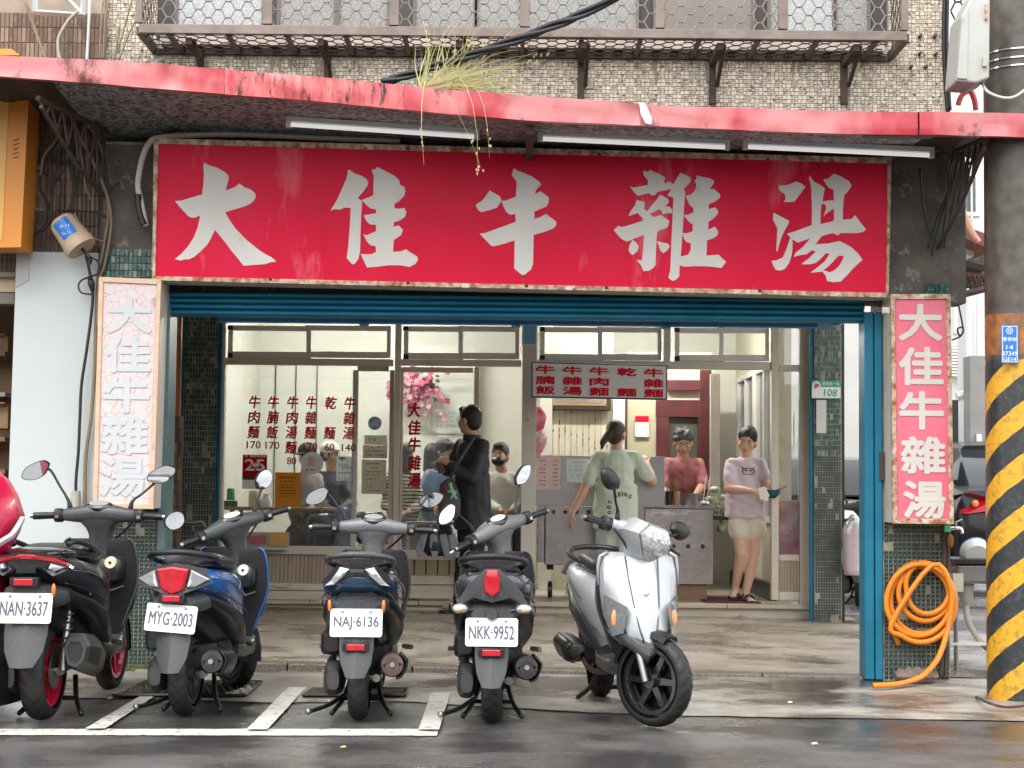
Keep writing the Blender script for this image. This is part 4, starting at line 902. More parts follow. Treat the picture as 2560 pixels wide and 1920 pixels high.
part('spout', MB().tube(spline([a, a+Vector((.05, 0, .005)), a+Vector((.075, -.01, 0)), a+Vector((.08, -.012, -.03))], 4), .011, 8), M_chrome, tp, smooth=1)
part('handle', MB().tube([a+Vector((.045, 0, .01)), a+Vector((.045, 0, .04)), a+Vector((.085, -.01, .06))], .007, 6), M_chrome, tp); part('green_cap', MB().box(a.x-.03, a.x+.01, -.075, -.045, a.z-.02, a.z+.02), mat('green_plastic', (.1, .45, .28), .4), tp)
sp = thing('scrub_sponge', 'brown scrubbing sponge hanging below the chrome tap', 'sponge', W(2376, 1350, -.06))
p = W(2376, 1352, -.06); part('pad', MB().ball(p, .022, .02, .045, 10, 8), mat('coir', (.32, .15, .05), .9, c2=(.2, .09, .03), sc=40, bump=1, bsc=90), sp)
pv = thing('rusty_riser_pipe', 'thin rusty water pipes running down the hose pillar edge', 'pipe', (W(2366, 1400, -.03).x, -.03, 0))
for x, r_ in ((2362, .014), (2372, .011)):
    part('pipe', MB().tube([W(x, 1312, -.03), W(x-2, 1500, -.03), W(x-8, 1690, -.03)], r_, 6), M_rustd, pv)
# ------------------------------------------------ things on the pillar tops and loose cables
M_cbl = mat('cable_black', (.018, .018, .02), .45); M_cblw = mat('cable_grey', (.45, .42, .36), .55, c2=(.36, .33, .28), sc=5); M_cblb = mat('cable_brown', (.30, .23, .15), .6, c2=(.22, .16, .10), sc=8)
def cable(label, px, Y, r_, m, name='cable', group='loose cables on the facade', n=6):
    P = [W(x, y, Y[i] if isinstance(Y, (list, tuple)) else Y) for i, (x, y) in enumerate(px)]
    return part(name, MB().tube(spline(P, n), r_, 6), m, smooth=1, label=label, cat='cable', group=group)
cable('thick white conduit bending around the left end of the red sign', [(365, 565), (352, 500), (345, 460), (355, 400), (372, 360), (395, 345), (480, 338), (620, 337), (800, 345), (1000, 352)], -.12, .02, mat('ivory_conduit', (.66, .62, .53), .5))
cable('black lower end of the white conduit', [(346, 486), (346, 510), (352, 540), (360, 562)], -.135, .021, M_cbl)
cable('long beige cable running down along the faded cracked sign', [(62, 0), (112, 140), (175, 290), (210, 360), (250, 440), (272, 520), (262, 600), (246, 690), (240, 800), (238, 900), (228, 1040), (214, 1150), (212, 1300)], -.03, .012, M_cblb)
cable('second beige cable beside the faded cracked sign', [(165, 260), (200, 340), (240, 420), (268, 490), (278, 560), (262, 660), (250, 700), (244, 820)], -.05, .010, M_cblb)
cable('black cable hanging in front of the white board', [(214, 632), (222, 670), (228, 700), (232, 740), (228, 790), (216, 880), (204, 960), (200, 1040), (196, 1130), (190, 1200), (190, 1258)], -.06, .010, M_cbl)
cable('looped black wire at the top of the white board', [(222, 640), (246, 655), (248, 680), (232, 690), (205, 700), (196, 715), (204, 732), (228, 736)], -.08, .006, M_cbl)
j = part('cable_boot', MB().lathe([(.032, -.05), (.028, .05), (.0, .05)], 12, 'Z', W(190, 1247, -.06)), M_cblw, label='grey plastic sleeve where the black cable ends', cat='cable sleeve', smooth=50)
part('splice', MB().tube([W(224, 690, -.07), W(228, 708, -.07), W(232, 728, -.07)], [.012, .024, .013], 8), M_cbl, label='fat black taped splice on the cable before the white board', cat='cable joint', smooth=1)
rnd = random.Random(3)
CABL = ['brown cable dropping straight onto the beige can, leftmost of four', 'black cable dropping onto the beige can, second of four', 'black cable dropping onto the beige can, third of four', 'brown cable arching left from the lattice bracket', 'black cable arching beside the brown arching cable', 'long black cable swinging down behind the orange sign', 'brown cable bowing right above the beige can', 'black cable slanting left across the dropping cables', 'short black cable from the orange sign to the splice', 'brown cable low beside the orange sign', 'thin black cable loop over the brown tiles', 'black wire running right from the beige can', 'brown wire slanting down behind the beige can', 'black cable hanging just left of the beige can', 'black cable along the left end of the red sign', 'brown cable dropping below the lattice bracket']
cab_px = [[(172, 300), (168, 370), (172, 440), (170, 520)], [(180, 300), (178, 380), (184, 450), (176, 530)], [(190, 310), (192, 400), (186, 470), (180, 530)], [(168, 290), (140, 350), (110, 390), (102, 440)], [(165, 310), (150, 380), (140, 440), (128, 480)], [(158, 340), (130, 370), (108, 420), (100, 470), (120, 510), (118, 560), (90, 585), (56, 598)], [(196, 330), (208, 420), (215, 470), (230, 500)], [(190, 340), (170, 400), (150, 440), (132, 460)], [(62, 420), (90, 425), (120, 440)], [(60, 500), (85, 520), (110, 525)], [(110, 380), (120, 380), (140, 400), (148, 410)], [(176, 525), (230, 530), (262, 540)], [(186, 532), (200, 560), (226, 590), (258, 604)], [(130, 470), (128, 520), (120, 560), (98, 585)], [(255, 330), (262, 420), (272, 470), (300, 455)], [(228, 320), (250, 360), (262, 420), (268, 450)]]
for i, px in enumerate(cab_px):
    m = M_cbl if i % 3 else M_cblb
    side = 'tangled thin %s cable %s' % ('black' if i % 3 else 'brown', ['near the lattice bracket', 'in the middle of the bundle', 'beside the orange sign', 'over the brown tiles', 'at the bundle edge', 'curling below the bundle', 'right of the bundle', 'crossing the bundle'][i % 8])
    cable(CABL[i], px, -.02-.012*(i % 5), .010 if i in (3, 5, 13) else .007, m, group='tangled cable bundle left of the sign')
cable('thin white drain hose above the awning at the upper left', [(196, 28), (172, 50), (148, 90), (145, 120), (150, 150)], -.2, .010, M_cblw)
for i, px in enumerate([[(258, 0), (252, 70), (248, 150)], [(272, 0), (262, 60), (258, 150)], [(330, 0), (308, 80), (286, 150)], [(345, 40), (320, 90), (298, 150)], [(300, 60), (292, 110), (286, 150)]]):
    cable(['beige cable behind the awning, leftmost of five by the cage', 'beige cable behind the awning, second of five by the cage', 'long slanting beige cable behind the awning by the cage', 'slanting beige cable nearest the window cage', 'shortest beige cable behind the awning by the cage'][i], px, -.05, .006, M_cblb, group='beige cables behind the awning')
cable('black downpipe cable at the right edge of the cream wall', [(2362, -10), (2360, 100), (2364, 200), (2370, 280)], .18, .016, M_cbl)
cable('second black cable at the right edge of the cream wall', [(2370, -10), (2368, 100), (2370, 180), (2376, 275)], .16, .010, M_cbl)
for i, px in enumerate([[(2400, 400), (2375, 470), (2345, 540), (2320, 620)], [(2440, 390), (2400, 440), (2360, 520), (2330, 640)], [(2300, 420), (2310, 520), (2330, 600)], [(2380, 400), (2372, 460), (2376, 540), (2360, 620)]]):
    cable(['dark wire curving left under the right awning end', 'longest dark wire drooping from the right lattice bracket', 'dark wire nearest the red sign at the right awning end', 'dark wire hanging straight under the right awning end'][i], px, -.06, .007, M_cbl, group='wires under the right end of the awning')
cable('black wire looping in front of the far white house', [(2396, 760), (2404, 800), (2408, 830), (2398, 838), (2394, 822), (2408, 820), (2402, 840), (2380, 850)], .1, .006, M_cbl)
# thick twisted cable crossing above the awning
P = [W(955, 208, -.75), W(1060, 175, -.9), W(1200, 130, -1.1), (W(1380, 66, -1.35)), W(1560, -18, -1.6), W(2300, -420, -2.6)]
q = MB(); base = spline(P, 10); M3 = thing('power_cable', 'thick twisted black power cable rising over the awning', 'cable', base[0])
for k in range(3):
    pts = [p + Vector((0, math.cos(i*.35+k*2.1)*.017, math.sin(i*.35+k*2.1)*.017)) for i, p in enumerate(base)]
    part('strand', MB().tube(pts, .013, 8), mat('cable_sheath', (.035, .037, .042), .35), M3, smooth=1)
# cable can
cn = thing('cable_can', 'beige plastic cable joint can with blue sticker hanging on wires', 'cable box', W(180, 585, -.2))
p0, p1 = W(152, 550, -.2), W(205, 622, -.22); ax = (p1-p0).normalized()
part('can', MB().tube([p0, p0+ax*.02, p0.lerp(p1, .75), p0.lerp(p1, .8), p1], [.07, .085, .098, .105, .100], 18), mat('aged_beige', (.55, .42, .28), .5, c2=(.45, .33, .22), sc=6), cn, smooth=40)
s_ = MB(); side = Vector((0, -1, 0)).cross(ax).normalized(); cc = p0.lerp(p1, .38) + Vector((0, -.094, 0))
P = []
for i in range(5):
    for k in (-1, 1):
        th = (i-2)*.28; P.append(p0.lerp(p1, .36 + .27*k) + Vector((0, -1, 0))*(.097*math.cos(th)) + side*(.097*math.sin(th)))
s_.add(P, [(2*i, 2*i+1, 2*i+3, 2*i+2) for i in range(4)]); part('sticker', s_, M_tagb, cn)
MM = Matrix.Translation(p0.lerp(p1, .36)+Vector((0, -.0995, 0))) @ Matrix.Rotation(R(-12), 4, 'Y') @ FACE
for k, (tx, yy) in enumerate((('0-11', .012), ('21-46', -.035))):
    q = MB(); letters(q, tx, MM, .005, yy, .055, .018); part('lettering', q, M_tagw, cn)
part('tail_wire', MB().tube(spline([p1, p1+ax*.06+Vector((.02, 0, -.02)), W(222, 660, -.1)], 4), .012, 6), M_cbl, cn)
# little frame bracket at the upper left (window box)
fb = thing('wall_bracket', 'pale steel wall bracket cut off at the top left corner', 'bracket', W(150, 30, -.1))
for px in ([(88, -20), (88, 30)], [(88, 30), (213, 38)], [(207, -20), (207, 38)], [(150, -20), (207, 38)]):
    part('bar', MB().tube([W(x, y, -.1) for x, y in px], .018, 4), mat('pale_steel', (.55, .56, .55), .4, .4), fb)
gp = thing('gas_pipe', 'white vertical pipe on the brown tiles above the awning', 'pipe', W(218, 150, .06))
part('pipe', MB().tube([W(225, -20, .06), W(222, 60, .06), W(217, 150, .06)], .010, 6), M_white, gp)
# grass growing on the awning
gr = thing('grass_tuft', 'wild grass tuft sprouting on the edge of the red awning', 'grass', W(1075, 222, -1.0))
rnd = random.Random(11); q = MB(); sd = MB(); c0 = W(1082, 226, -1.03)
for i in range(130):
    a = rnd.uniform(-.25, 1.25); L = rnd.uniform(.18, .62) if rnd.random() < .8 else rnd.uniform(.5, .8)
    if i < 26: d = Vector((rnd.uniform(-.25, .35), rnd.uniform(-.2, .3), 1)); L = rnd.uniform(.25, .55); g = .15
    elif i > 125: d = Vector((rnd.uniform(-.12, .25), -.35, .25)); L = rnd.uniform(.45, .75); g = 2.6
    else: d = Vector((rnd.uniform(.3, 1.3), rnd.uniform(-.4, .2), rnd.uniform(.1, .8))); g = rnd.uniform(.3, 1.0)
    d.normalize(); b = c0 + Vector((rnd.uniform(-.10, .16), rnd.uniform(-.03, .05), 0)); pts = []; wv = d.cross(Vector((0, 1, .2))).normalized()
    for k in range(7):
        t = k/6; pts.append(b + d*(L*t) + Vector((.10*L*math.sin(i*1.7+t*3.2)*t, 0, -g*L*t*t*.55)))
    wd = rnd.uniform(.0024, .005); sw_ = rnd.uniform(-.09, .09); P = []
    for k, p in enumerate(pts): P += [p - wv*wd*(1-k/6.5), p + wv*wd*(1-k/6.5)]
    q.add(P, [(2*k, 2*k+1, 2*k+3, 2*k+2) for k in range(6)])
    if i % 11 == 0 or i > 125:
        for k in range(5):
            p = pts[-1].lerp(pts[-2], rnd.random()) + Vector((rnd.uniform(-.012, .012), rnd.uniform(-.012, .012), rnd.uniform(-.012, .012))); sd.ball(p, .004, .004, .009, 5, 4)
part('blades', q, mat('grass_blade', (.36, .38, .12), .6, c2=(.55, .50, .24), sc=6, amt=.9), gr, kind='stuff'); part('seed_heads', sd, mat('straw', (.55, .42, .25), .8), gr, kind='stuff')
# small green weeds at the foot of the left pillar
for k, (x, y, lb) in enumerate(((310, 1678, 'small weed at the foot of the left mosaic pillar'), (338, 1672, 'tiny moss clump beside the weed at the left pillar'))):
    q = MB(); p = G(x, y, .06)
    for i in range(40):
        v = p + Vector((rnd.gauss(0, .03), rnd.gauss(0, .02), 0)); h = rnd.uniform(.01, .035); q.add([v, v+Vector((.012, 0, .003)), v+Vector((.006+rnd.uniform(-.01, .01), -.006, h))], [(0, 1, 2)])
    part('weed', q, mat('weed_green', (.14, .20, .04), .6), label=lb, cat='weed')
# litter
for k, (x, y, lb) in enumerate(((1975, 1748, 'small white paper scrap on the wet apron'), (858, 1858, 'yellow leaf fragment in front of the parking line'), (275, 1738, 'small yellow stick near the first divider line'), (2036, 1850, 'pale wrapper strip on the wet road'))):
    p = G(x, y, .03); q = MB().add([p+Vector((-.014, -.01, -.018)), p+Vector((.014, -.012, -.016)), p+Vector((.01, .012, -.012)), p+Vector((-.008, .012, -.014))], [(0, 1, 2, 3)])
    part('litter', q, M_paper if k in (0, 3) else mat('yellow_scrap', (.6, .45, .15), .7), label=lb, cat='litter')
# ================================================================== house number, small plates
YN = 3.775
a, b, c, e = rect(2028, 951, 2103, 997, YN)
hn = thing('house_number', 'green and white house number plate reading 108', 'number plate', ((a+b)/2, YN, c))
M_green = mat('sign_green', (.03, .33, .14), .4)
part('plate', MB().box(a, b, YN, YN+.008, c, e), M_green, hn, bevel=.004); part('white_field', MB().box(a+.006, b-.006, YN-.002, YN+.002, c+.006, c+(e-c)*.64), M_paper, hn)
q = MB(); letters(q, '108', plane(YN-.003), a+(b-a)*.64, c+(e-c)*.33, .115, .062, .012, .12); part('number', q, M_green, hn)
q = MB(); letters(q, '康寧路一段', plane(YN-.003), a+(b-a)*.65, c+(e-c)*.82, .15, .034); part('street_name', q, M_tagw, hn)
q = MB(); P = W(2041, 964, YN-.003); q.lathe([(.0, 0), (.036, 0), (.036, .002)], 20, 'Y', (P.x, YN-.005, P.z)); fl_ = part('medallion', q, M_paper, hn)
q = MB()
for k in range(9):
    t = k*2.4; q.ball((P.x+.006*math.sqrt(k)*1.1*math.cos(t), YN-.007, P.z+.006*math.sqrt(k)*1.1*math.sin(t)), .009, .002, .009, 8, 4)
part('blossom', q, mat('blossom_red', (.65, .06, .14), .5), hn)
q = MB(); letters(q, '汐止區', plane(YN-.003) , a+.024, c+.038, .02, .055); 
part('white_strip', MB().box(*rect(2041, 1000, 2066, 1083, YN)[:2], YN, YN+.006, *rect(2041, 1000, 2066, 1083, YN)[2:]), mat('weathered_white', (.66, .64, .58), .6, c3=(.35, .34, .32), sc3=16, t3=.58), label='weathered blank white strip below the house number', cat='plate')
bs = thing('blue_square_sign', 'small square blue sign with white border above the middle post', 'sign', W(1324, 862, 3.9))
a, b, c, e = rect(1305, 811, 1343, 863, 3.9); part('border', MB().box(a, b, 3.9, 3.92, c, e), M_white, bs); part('face', MB().box(a+.012, b-.012, 3.895, 3.902, c+.012, e-.012), mat('sky_blue_face', (.16, .36, .58), .5), bs)
ns = thing('no_smoking_sticker', 'small no smoking sticker on the wide middle post', 'sticker', W(1317, 1058, 3.97))
a, b, c, e = rect(1309, 1041, 1326, 1057, 3.975); part('square', MB().box(a, b, 3.974, 3.979, c, e), mat('cream_sticker', (.78, .68, .52), .5), ns)
q = MB(); cx, cz = (a+b)/2, (c+e)/2; P = [Vector((cx+r_*math.cos(k*math.pi/10), 3.972, cz+r_*math.sin(k*math.pi/10))) for k in range(20) for r_ in (.016, .021)]
q.add(P, [(2*k, 2*k+1, (2*k+3) % 40, (2*k+2) % 40) for k in range(20)]); q.box(-.016, .016, -.001, .001, -.002, .002, Matrix.Translation((cx, 3.972, cz)) @ Matrix.Rotation(R(45), 4, 'Y')); part('ring', q, M_inkr, ns)
part('cigarette', MB().box(cx-.011, cx+.011, 3.972, 3.973, cz-.002, cz+.002), M_inkk, ns)
# ================================================================== hanging menu board
YM = 3.72
mn = thing('menu_board', 'white hanging menu board with bold red dish names', 'menu board', W(1500, 997, YM))
q = MB(); stuffbox(q, [(1328, 905), (1670, 913), (1668, 1000), (1328, 994)], YM+.004, .03); part('frame', q, mat('navy_edge', (.04, .07, .16), .4), mn, bevel=.006)
q = MB(); stuffbox(q, [(1332, 908), (1666, 916), (1664, 996), (1332, 990)], YM, .01); part('face', q, mat('menu_white', (.80, .80, .79), .4), mn)
rows = ['牛牛牛乾牛', '腩雜肉 雜', '飯湯麵麵麵']
for r_ in range(3):
    for k, x in enumerate((1363, 1431, 1498, 1567, 1634)):
        ch = rows[r_][k]
        if ch == ' ': continue
        p = W(x, (926, 952, 977)[r_] + (k-1)*2.0, YM-.003); q = MB(); letters(q, ch, plane(YM-.003), p.x, p.z, 47/288, 19.5/288, .0, thick=.0035); part('character', q, M_inkr, mn)
# ================================================================== writing on the panes (stuck on the glass)
YL = YS + .026
ltr = thing('window_menu_lettering', 'red brush menu lettering with prices on the left pane', 'lettering', W(755, 1130, YL))
for x, s_, pr in ((637, '牛肉麵', '170'), (684, '牛腩飯', '170'), (732, '牛肉湯麵', '80'), (779, '牛雜麵', '170'), (827, '乾 麵', '60'), (875, '牛雜湯', '140')):
    for k, ch in enumerate(s_):
        if ch == ' ': continue
        p = W(x-k*1.5, 1005+k*37.5+(x-637)*.012, YL); q = MB(); letters(q, ch, plane(YL), p.x, p.z, 27/283, 31/283, .0, .12, thick=.0032); part('character', q, paper('red_vinyl', (.80, .012, .045), .5), ltr)
    p = W(x-3, 1112+(37.5 if len(s_) == 4 else 0)+(x-637)*.03, YL); q = MB(); letters(q, pr, plane(YL), p.x, p.z, len(pr)*11.5/283, 18/283, .0, thick=.0015); part('price', q, paper('dark_red_price', (.62, .015, .05), .5), ltr)
YL2 = YS + .038
ltr = thing('window_name_lettering', 'red brush shop name running down the middle pane', 'lettering', W(1037, 1220, YL2))
for ch, y in zip('大佳牛雜湯', (1025, 1069, 1112, 1157, 1200)):
    p = W(1036, y, YL2); q = MB(); letters(q, ch, plane(YL2), p.x, p.z, 31/283, 36/283, .0, .08, thick=.0042); part('character', q, paper('red_vinyl', (.80, .012, .045), .5), ltr)
def sheet_paper(name, label, cat, x0, y0, x1, y1, Y, m, rows=(), ink=M_inkk, rr=0):
    """flat notice: rows = (y fraction, x0 fraction, x1 fraction, height fraction, n words, ink)"""
    a, b, c, e = rect(x0, y0, x1, y1, Y); t = thing(name, label, cat, ((a+b)/2, Y, c))
    part('sheet', MB().box(a, b, Y, Y+.0015, c, e), m, t)
    r2 = random.Random(int(x0)); 
    for (fy, fx0, fx1, fh, nw, ik) in rows:
        q = MB(); X = a+(b-a)*fx0; wd = (b-a)*(fx1-fx0)/nw; z = e-(e-c)*fy; h = (e-c)*fh
        for i in range(nw):
            if r2.random() < .12: continue
            g = wd*.14
            q.box(X+i*wd+g, X+(i+1)*wd-g, Y-.0012, Y-.0004, z-h*.12, z+h*.12).box(X+i*wd+g, X+(i+1)*wd-g, Y-.0012, Y-.0004, z+h*.3, z+h*.5)
            q.box(X+(i+.42)*wd, X+(i+.58)*wd, Y-.0014, Y-.0008, z-h*.5, z+h*.5)
        part('text_line', q, ik or ink, t)
    return t, (a, b, c, e)
M_teal = mat('teal_ink', (.10, .45, .52), .6); M_lblue = mat('pale_blue_ink', (.32, .55, .66), .6)
pt, (a, b, c, e) = sheet_paper('red_poster', 'red poster with large white 25 on the left pane', 'poster', 606, 1137, 667, 1222, YL, paper('poster_red', (.62, .015, .05)), [(.05, .1, .95, .07, 9, M_paper)])
q = MB(); letters(q, '25', plane(YL-.002), (a+b)/2, c+(e-c)*.70, (b-a)*.82, (e-c)*.34, .012); part('number', q, M_paper, pt)
part('dish', MB().ball(((a+b)/2+.008, YL-.003, c+(e-c)*.68), .045, .002, .026, 14, 6), mat('soup_bowl', (.55, .12, .06), .5), pt); part('noodles', MB().ball(((a+b)/2+.008, YL-.005, c+(e-c)*.70), .033, .002, .016, 14, 6), mat('noodle_cream', (.8, .68, .45), .5), pt)
part('lower_card', MB().box(a, a+(b-a)*.55, YL-.002, YL, c, c+(e-c)*.26), M_paper, pt); part('dark_strip', MB().box(a, b, YL-.0022, YL-.0005, c+(e-c)*.28, c+(e-c)*.40), M_dred, pt)
ot, _ = sheet_paper('orange_notice', 'orange sheet with lines of black print on the left pane', 'notice', 687, 1181, 751, 1268, YL, paper('orange_paper', (.82, .42, .06)), [(.16, .16, .84, .07, 6, None), (.27, .18, .84, .06, 8, None), (.36, .22, .78, .05, 7, None), (.44, .15, .84, .05, 10, None), (.53, .14, .84, .05, 10, None), (.61, .18, .80, .05, 8, None), (.69, .15, .78, .03, 11, None)])
rt = thing('round_sticker', 'round white sticker with orange 愛 character on the left pane', 'sticker', W(780, 1187, YL-.003))
P = W(780, 1158, YL-.003); part('disc', MB().lathe([(0, 0), (.098, 0), (.1, .0012), (0, .0015)], 32, 'Y', P), paper('sticker_white', (.82, .82, .80)), rt)
q = MB(); letters(q, '愛', plane(YL-.005), P.x-.005, P.z+.018, .075, .085); part('character', q, mat('orange_ink', (.75, .22, .06), .5), rt)
q = MB(); letters(q, '愛心商店', plane(YL-.005), P.x-.012, P.z-.058, .078, .02); part('caption', q, M_inkk, rt)
sheet_paper('white_leaflet', 'small white and blue leaflet on the left sliding pane', 'leaflet', 841, 1141, 884, 1202, YL+.02, paper('leaflet_white', (.78, .80, .80)), [(.10, .04, .6, .16, 1, mat('navy_block', (.07, .08, .13), .6)), (.38, .1, .7, .10, 4, M_teal), (.48, .3, .9, .10, 4, mat('pink_ink', (.75, .15, .22), .6)), (.68, .1, .85, .07, 5, None), (.92, .05, .9, .10, 3, M_lblue)])
ts = thing('round_teal_sticker', 'round teal sticker with pink letters on the sliding pane', 'sticker', W(937, 1075, YL+.03)); P = W(937, 1058, YL+.03)
part('disc', MB().lathe([(0, 0), (.06, 0), (.06, .0015), (0, .002)], 28, 'Y', P), mat('teal_print', (.10, .45, .52), .4), ts); q = MB(); letters(q, 'o呷', plane(YL+.027), P.x-.003, P.z, .085, .062, .0, thick=.004); part('letters', q, M_paper, ts); q = MB(); letters(q, 'o呷', plane(YL+.0255), P.x-.003, P.z, .082, .058); part('inner_letters', q, mat('magenta_ink', (.62, .08, .36), .5), ts)
sheet_paper('cream_card', 'cream card with a framed drawing on the sliding pane', 'notice', 911, 1088, 967, 1112, YL+.03, paper('cream_card', (.76, .74, .62)), [(.5, .12, .55, .5, 2, M_lblue)])
sheet_paper('red_white_card', 'white card with red heading on the sliding pane', 'notice', 907, 1113, 968, 1146, YL+.029, paper('pinkish_card', (.80, .70, .64)), [(.15, .3, .7, .16, 3, M_inkr), (.45, .1, .9, .12, 9, None), (.75, .1, .9, .12, 8, None)])
ct, (a, b, c, e) = sheet_paper('certificate', 'cream certificate with red stamp low on the sliding pane', 'certificate', 904, 1149, 965, 1235, YL+.03, paper('certificate_cream', (.80, .76, .64)), [(.12, .2, .8, .05, 8, None), (.24, .35, .65, .05, 3, M_inkr), (.36, .15, .85, .04, 9, None), (.46, .12, .8, .04, 9, None), (.56, .2, .7, .03, 6, None), (.9, .2, .8, .03, 8, None)])
q = MB(); s_ = a+(b-a)*.22, a+(b-a)*.42, c+(e-c)*.2, c+(e-c)*.42; q.box(s_[0], s_[1], YL+.027, YL+.028, s_[2], s_[2]+.003).box(s_[0], s_[1], YL+.027, YL+.028, s_[3], s_[3]+.003).box(s_[0], s_[0]+.003, YL+.027, YL+.028, s_[2], s_[3]).box(s_[1]-.003, s_[1], YL+.027, YL+.028, s_[2], s_[3]); part('stamp', q, M_inkr, ct)
sheet_paper('wall_notice', 'white notice with pale blue writing on the rear wall', 'notice', 1081, 1023, 1162, 1084, 6.9, M_paper, [(.16, .1, .95, .11, 9, M_lblue), (.34, .1, .8, .11, 8, mat('grey_teal_ink', (.42, .60, .62), .6)), (.5, .1, .7, .11, 6, MATS['grey_teal_ink']), (.7, .1, .95, .11, 8, M_lblue)])
part('notice_board_back', MB().box(*rect(1000, 912, 1186, 1380, 6.93)[:2], 6.92, 7.0, FZ, rect(1000, 912, 1186, 1380, 6.93)[3]+.2), M_wall_in, room)
# ================================================================== serving carts
YQ = 4.35
ca = thing('serving_cart', 'stainless food cart with price list and row of vent holes', 'food cart', W(1470, 1430, YQ))
a, b, c, e = rect(1338, 1140, 1662, 1266, YQ); a1, b1, c1, e1 = rect(1343, 1266, 1610, 1413, YQ+.02)
part('splash_panel', MB().box(a, b, YQ, YQ+.02, c, e), M_steel, ca, bevel=.004); part('side_return', MB().box(a-.01, a+.01, YQ+.02, YQ+.6, c, e), M_steel, ca)
part('lower_panel', MB().box(a1+.07, b1, YQ+.02, YQ+.6, c1, e1-.002), M_steel, ca, bevel=.006); part('corner_post', MB().box(a1, a1+.066, YQ+.03, YQ+.6, c1+.02, e1-.002), M_steel, ca, bevel=.004)
for x in (1384, 1413, 1442, 1471): p = W(x, 1280, YQ+.015); part('vent_hole', MB().lathe([(0, 0), (.019, 0), (.019, .006), (0, .007)], 14, 'Y', p), M_black, ca)
for x in (1375, 1590):
    p = W(x, 1440, YQ+.2); wh = part('castor', MB().box(p.x-.03, p.x+.03, YQ+.14, YQ+.26, c1-.05, c1+.0), M_rustd, ca)
    part('wheel', MB().lathe([(.03, -.018), (.075, -.018), (.075, .018), (.03, .018)], 18, 'X', (p.x, YQ+.2, FZ+.08)), M_black, wh); part('wheel_disc', MB().lathe([(.0, -.021), (.05, -.021), (.05, .021), (0, .021)], 16, 'X', (p.x, YQ+.2, FZ+.08)), mat('castor_pink', (.45, .13, .11), .5), wh)
cb = thing('serving_counter', 'dented stainless counter with chopstick pots in the doorway', 'counter', W(1720, 1470, YQ))
a, b, c, e = rect(1612, 1272, 1783, 1461, YQ+.05)
part('front_panel', MB().box(a, b, YQ+.05, YQ+.08, c, e), mat('dented_steel', (.42, .37, .36), .26, 1, c2=(.33, .285, .275), sc=3, bump=1, bsc=3.5), cb, bevel=.004)
part('worktop', MB().box(a-.02, b+.02, YQ+.03, YQ+.75, e, e+.03), M_steel, cb, bevel=.008); part('body', MB().box(a+.02, b-.02, YQ+.081, YQ+.7, c+.03, e), M_steel, cb)
part('foot_board', MB().box(a+.02, b-.05, YQ+.1, YQ+.6, FZ, c+.02), M_wood, cb)
for x in (1684, 1720, 1757): p = W(x, 1366, YQ+.044); part('vent_hole', MB().lathe([(0, 0), (.02, 0), (.02, .006), (0, .007)], 14, 'Y', p), M_black, cb)
wz = e + .03
for k, (x, lb) in enumerate(((1672, 'black pot of chopsticks on the counter, left of two'), (1690, 'pot of wooden chopsticks on the counter, right of two'))):
    p = W(x, 1240, YQ+.2); t = thing('chopstick_pot', lb, 'pot', (p.x, YQ+.2, wz), 'chopstick pots'); part('pot', MB().lathe([(.03, 0), (.036, .13), (.03, .13), (.025, .01)], 12, 'Z', (p.x, YQ+.2, wz)), M_black if k == 0 else mat('amber_plastic', (.5, .28, .14), .3), t, smooth=50)
    for i in range(5): part('chopstick', MB().tube([(p.x+.01*math.cos(i*1.3), YQ+.2+.01*math.sin(i*1.3), wz+.02), (p.x+.028*math.cos(i*1.3), YQ+.2+.02*math.sin(i*1.3), wz+.2+.01*i)], .004, 5), M_wood, t)
sheet_paper('price_list', 'pink price list taped to the stainless cart', 'price list', 1340, 1139, 1401, 1225, YQ-.004, mat('pink_paper', (.80, .62, .64), .6), [(.16+.115*i, .12, .4, .045, 3, None) for i in range(7)] + [(.16+.115*i, .68, .9, .045, 4, None) for i in range(7)])
sheet_paper('blue_notice', 'white notice with blue writing taped to the stainless cart', 'notice', 1416, 1147, 1476, 1206, YQ-.004, mat('bluish_paper', (.74, .80, .82), .6), [(.16, .1, .95, .1, 8, M_lblue), (.34, .1, .8, .1, 7, M_lblue), (.5, .1, .7, .1, 6, M_lblue), (.7, .1, .95, .1, 8, M_lblue)])
pf = thing('picture_frame', 'dark wooden picture frame on the panelled wall behind the menu board', 'picture', W(1450, 1022, 5.9)); a, b, c, e = rect(1370, 960, 1528, 1026, 5.9)
part('frame', MB().box(a, b, 5.9, 5.95, c, e), mat('dark_walnut', (.05, .03, .02), .4), pf, bevel=.01); part('mount', MB().box(a+.05, b-.05, 5.893, 5.9, c+.05, e-.05), mat('gold_brown_mount', (.36, .24, .12), .5), pf); part('print', MB().box(a+.075, b-.075, 5.889, 5.893, c+.075, e-.06), mat('dim_print', (.30, .27, .20), .5, c2=(.12, .11, .09), sc=7), pf)
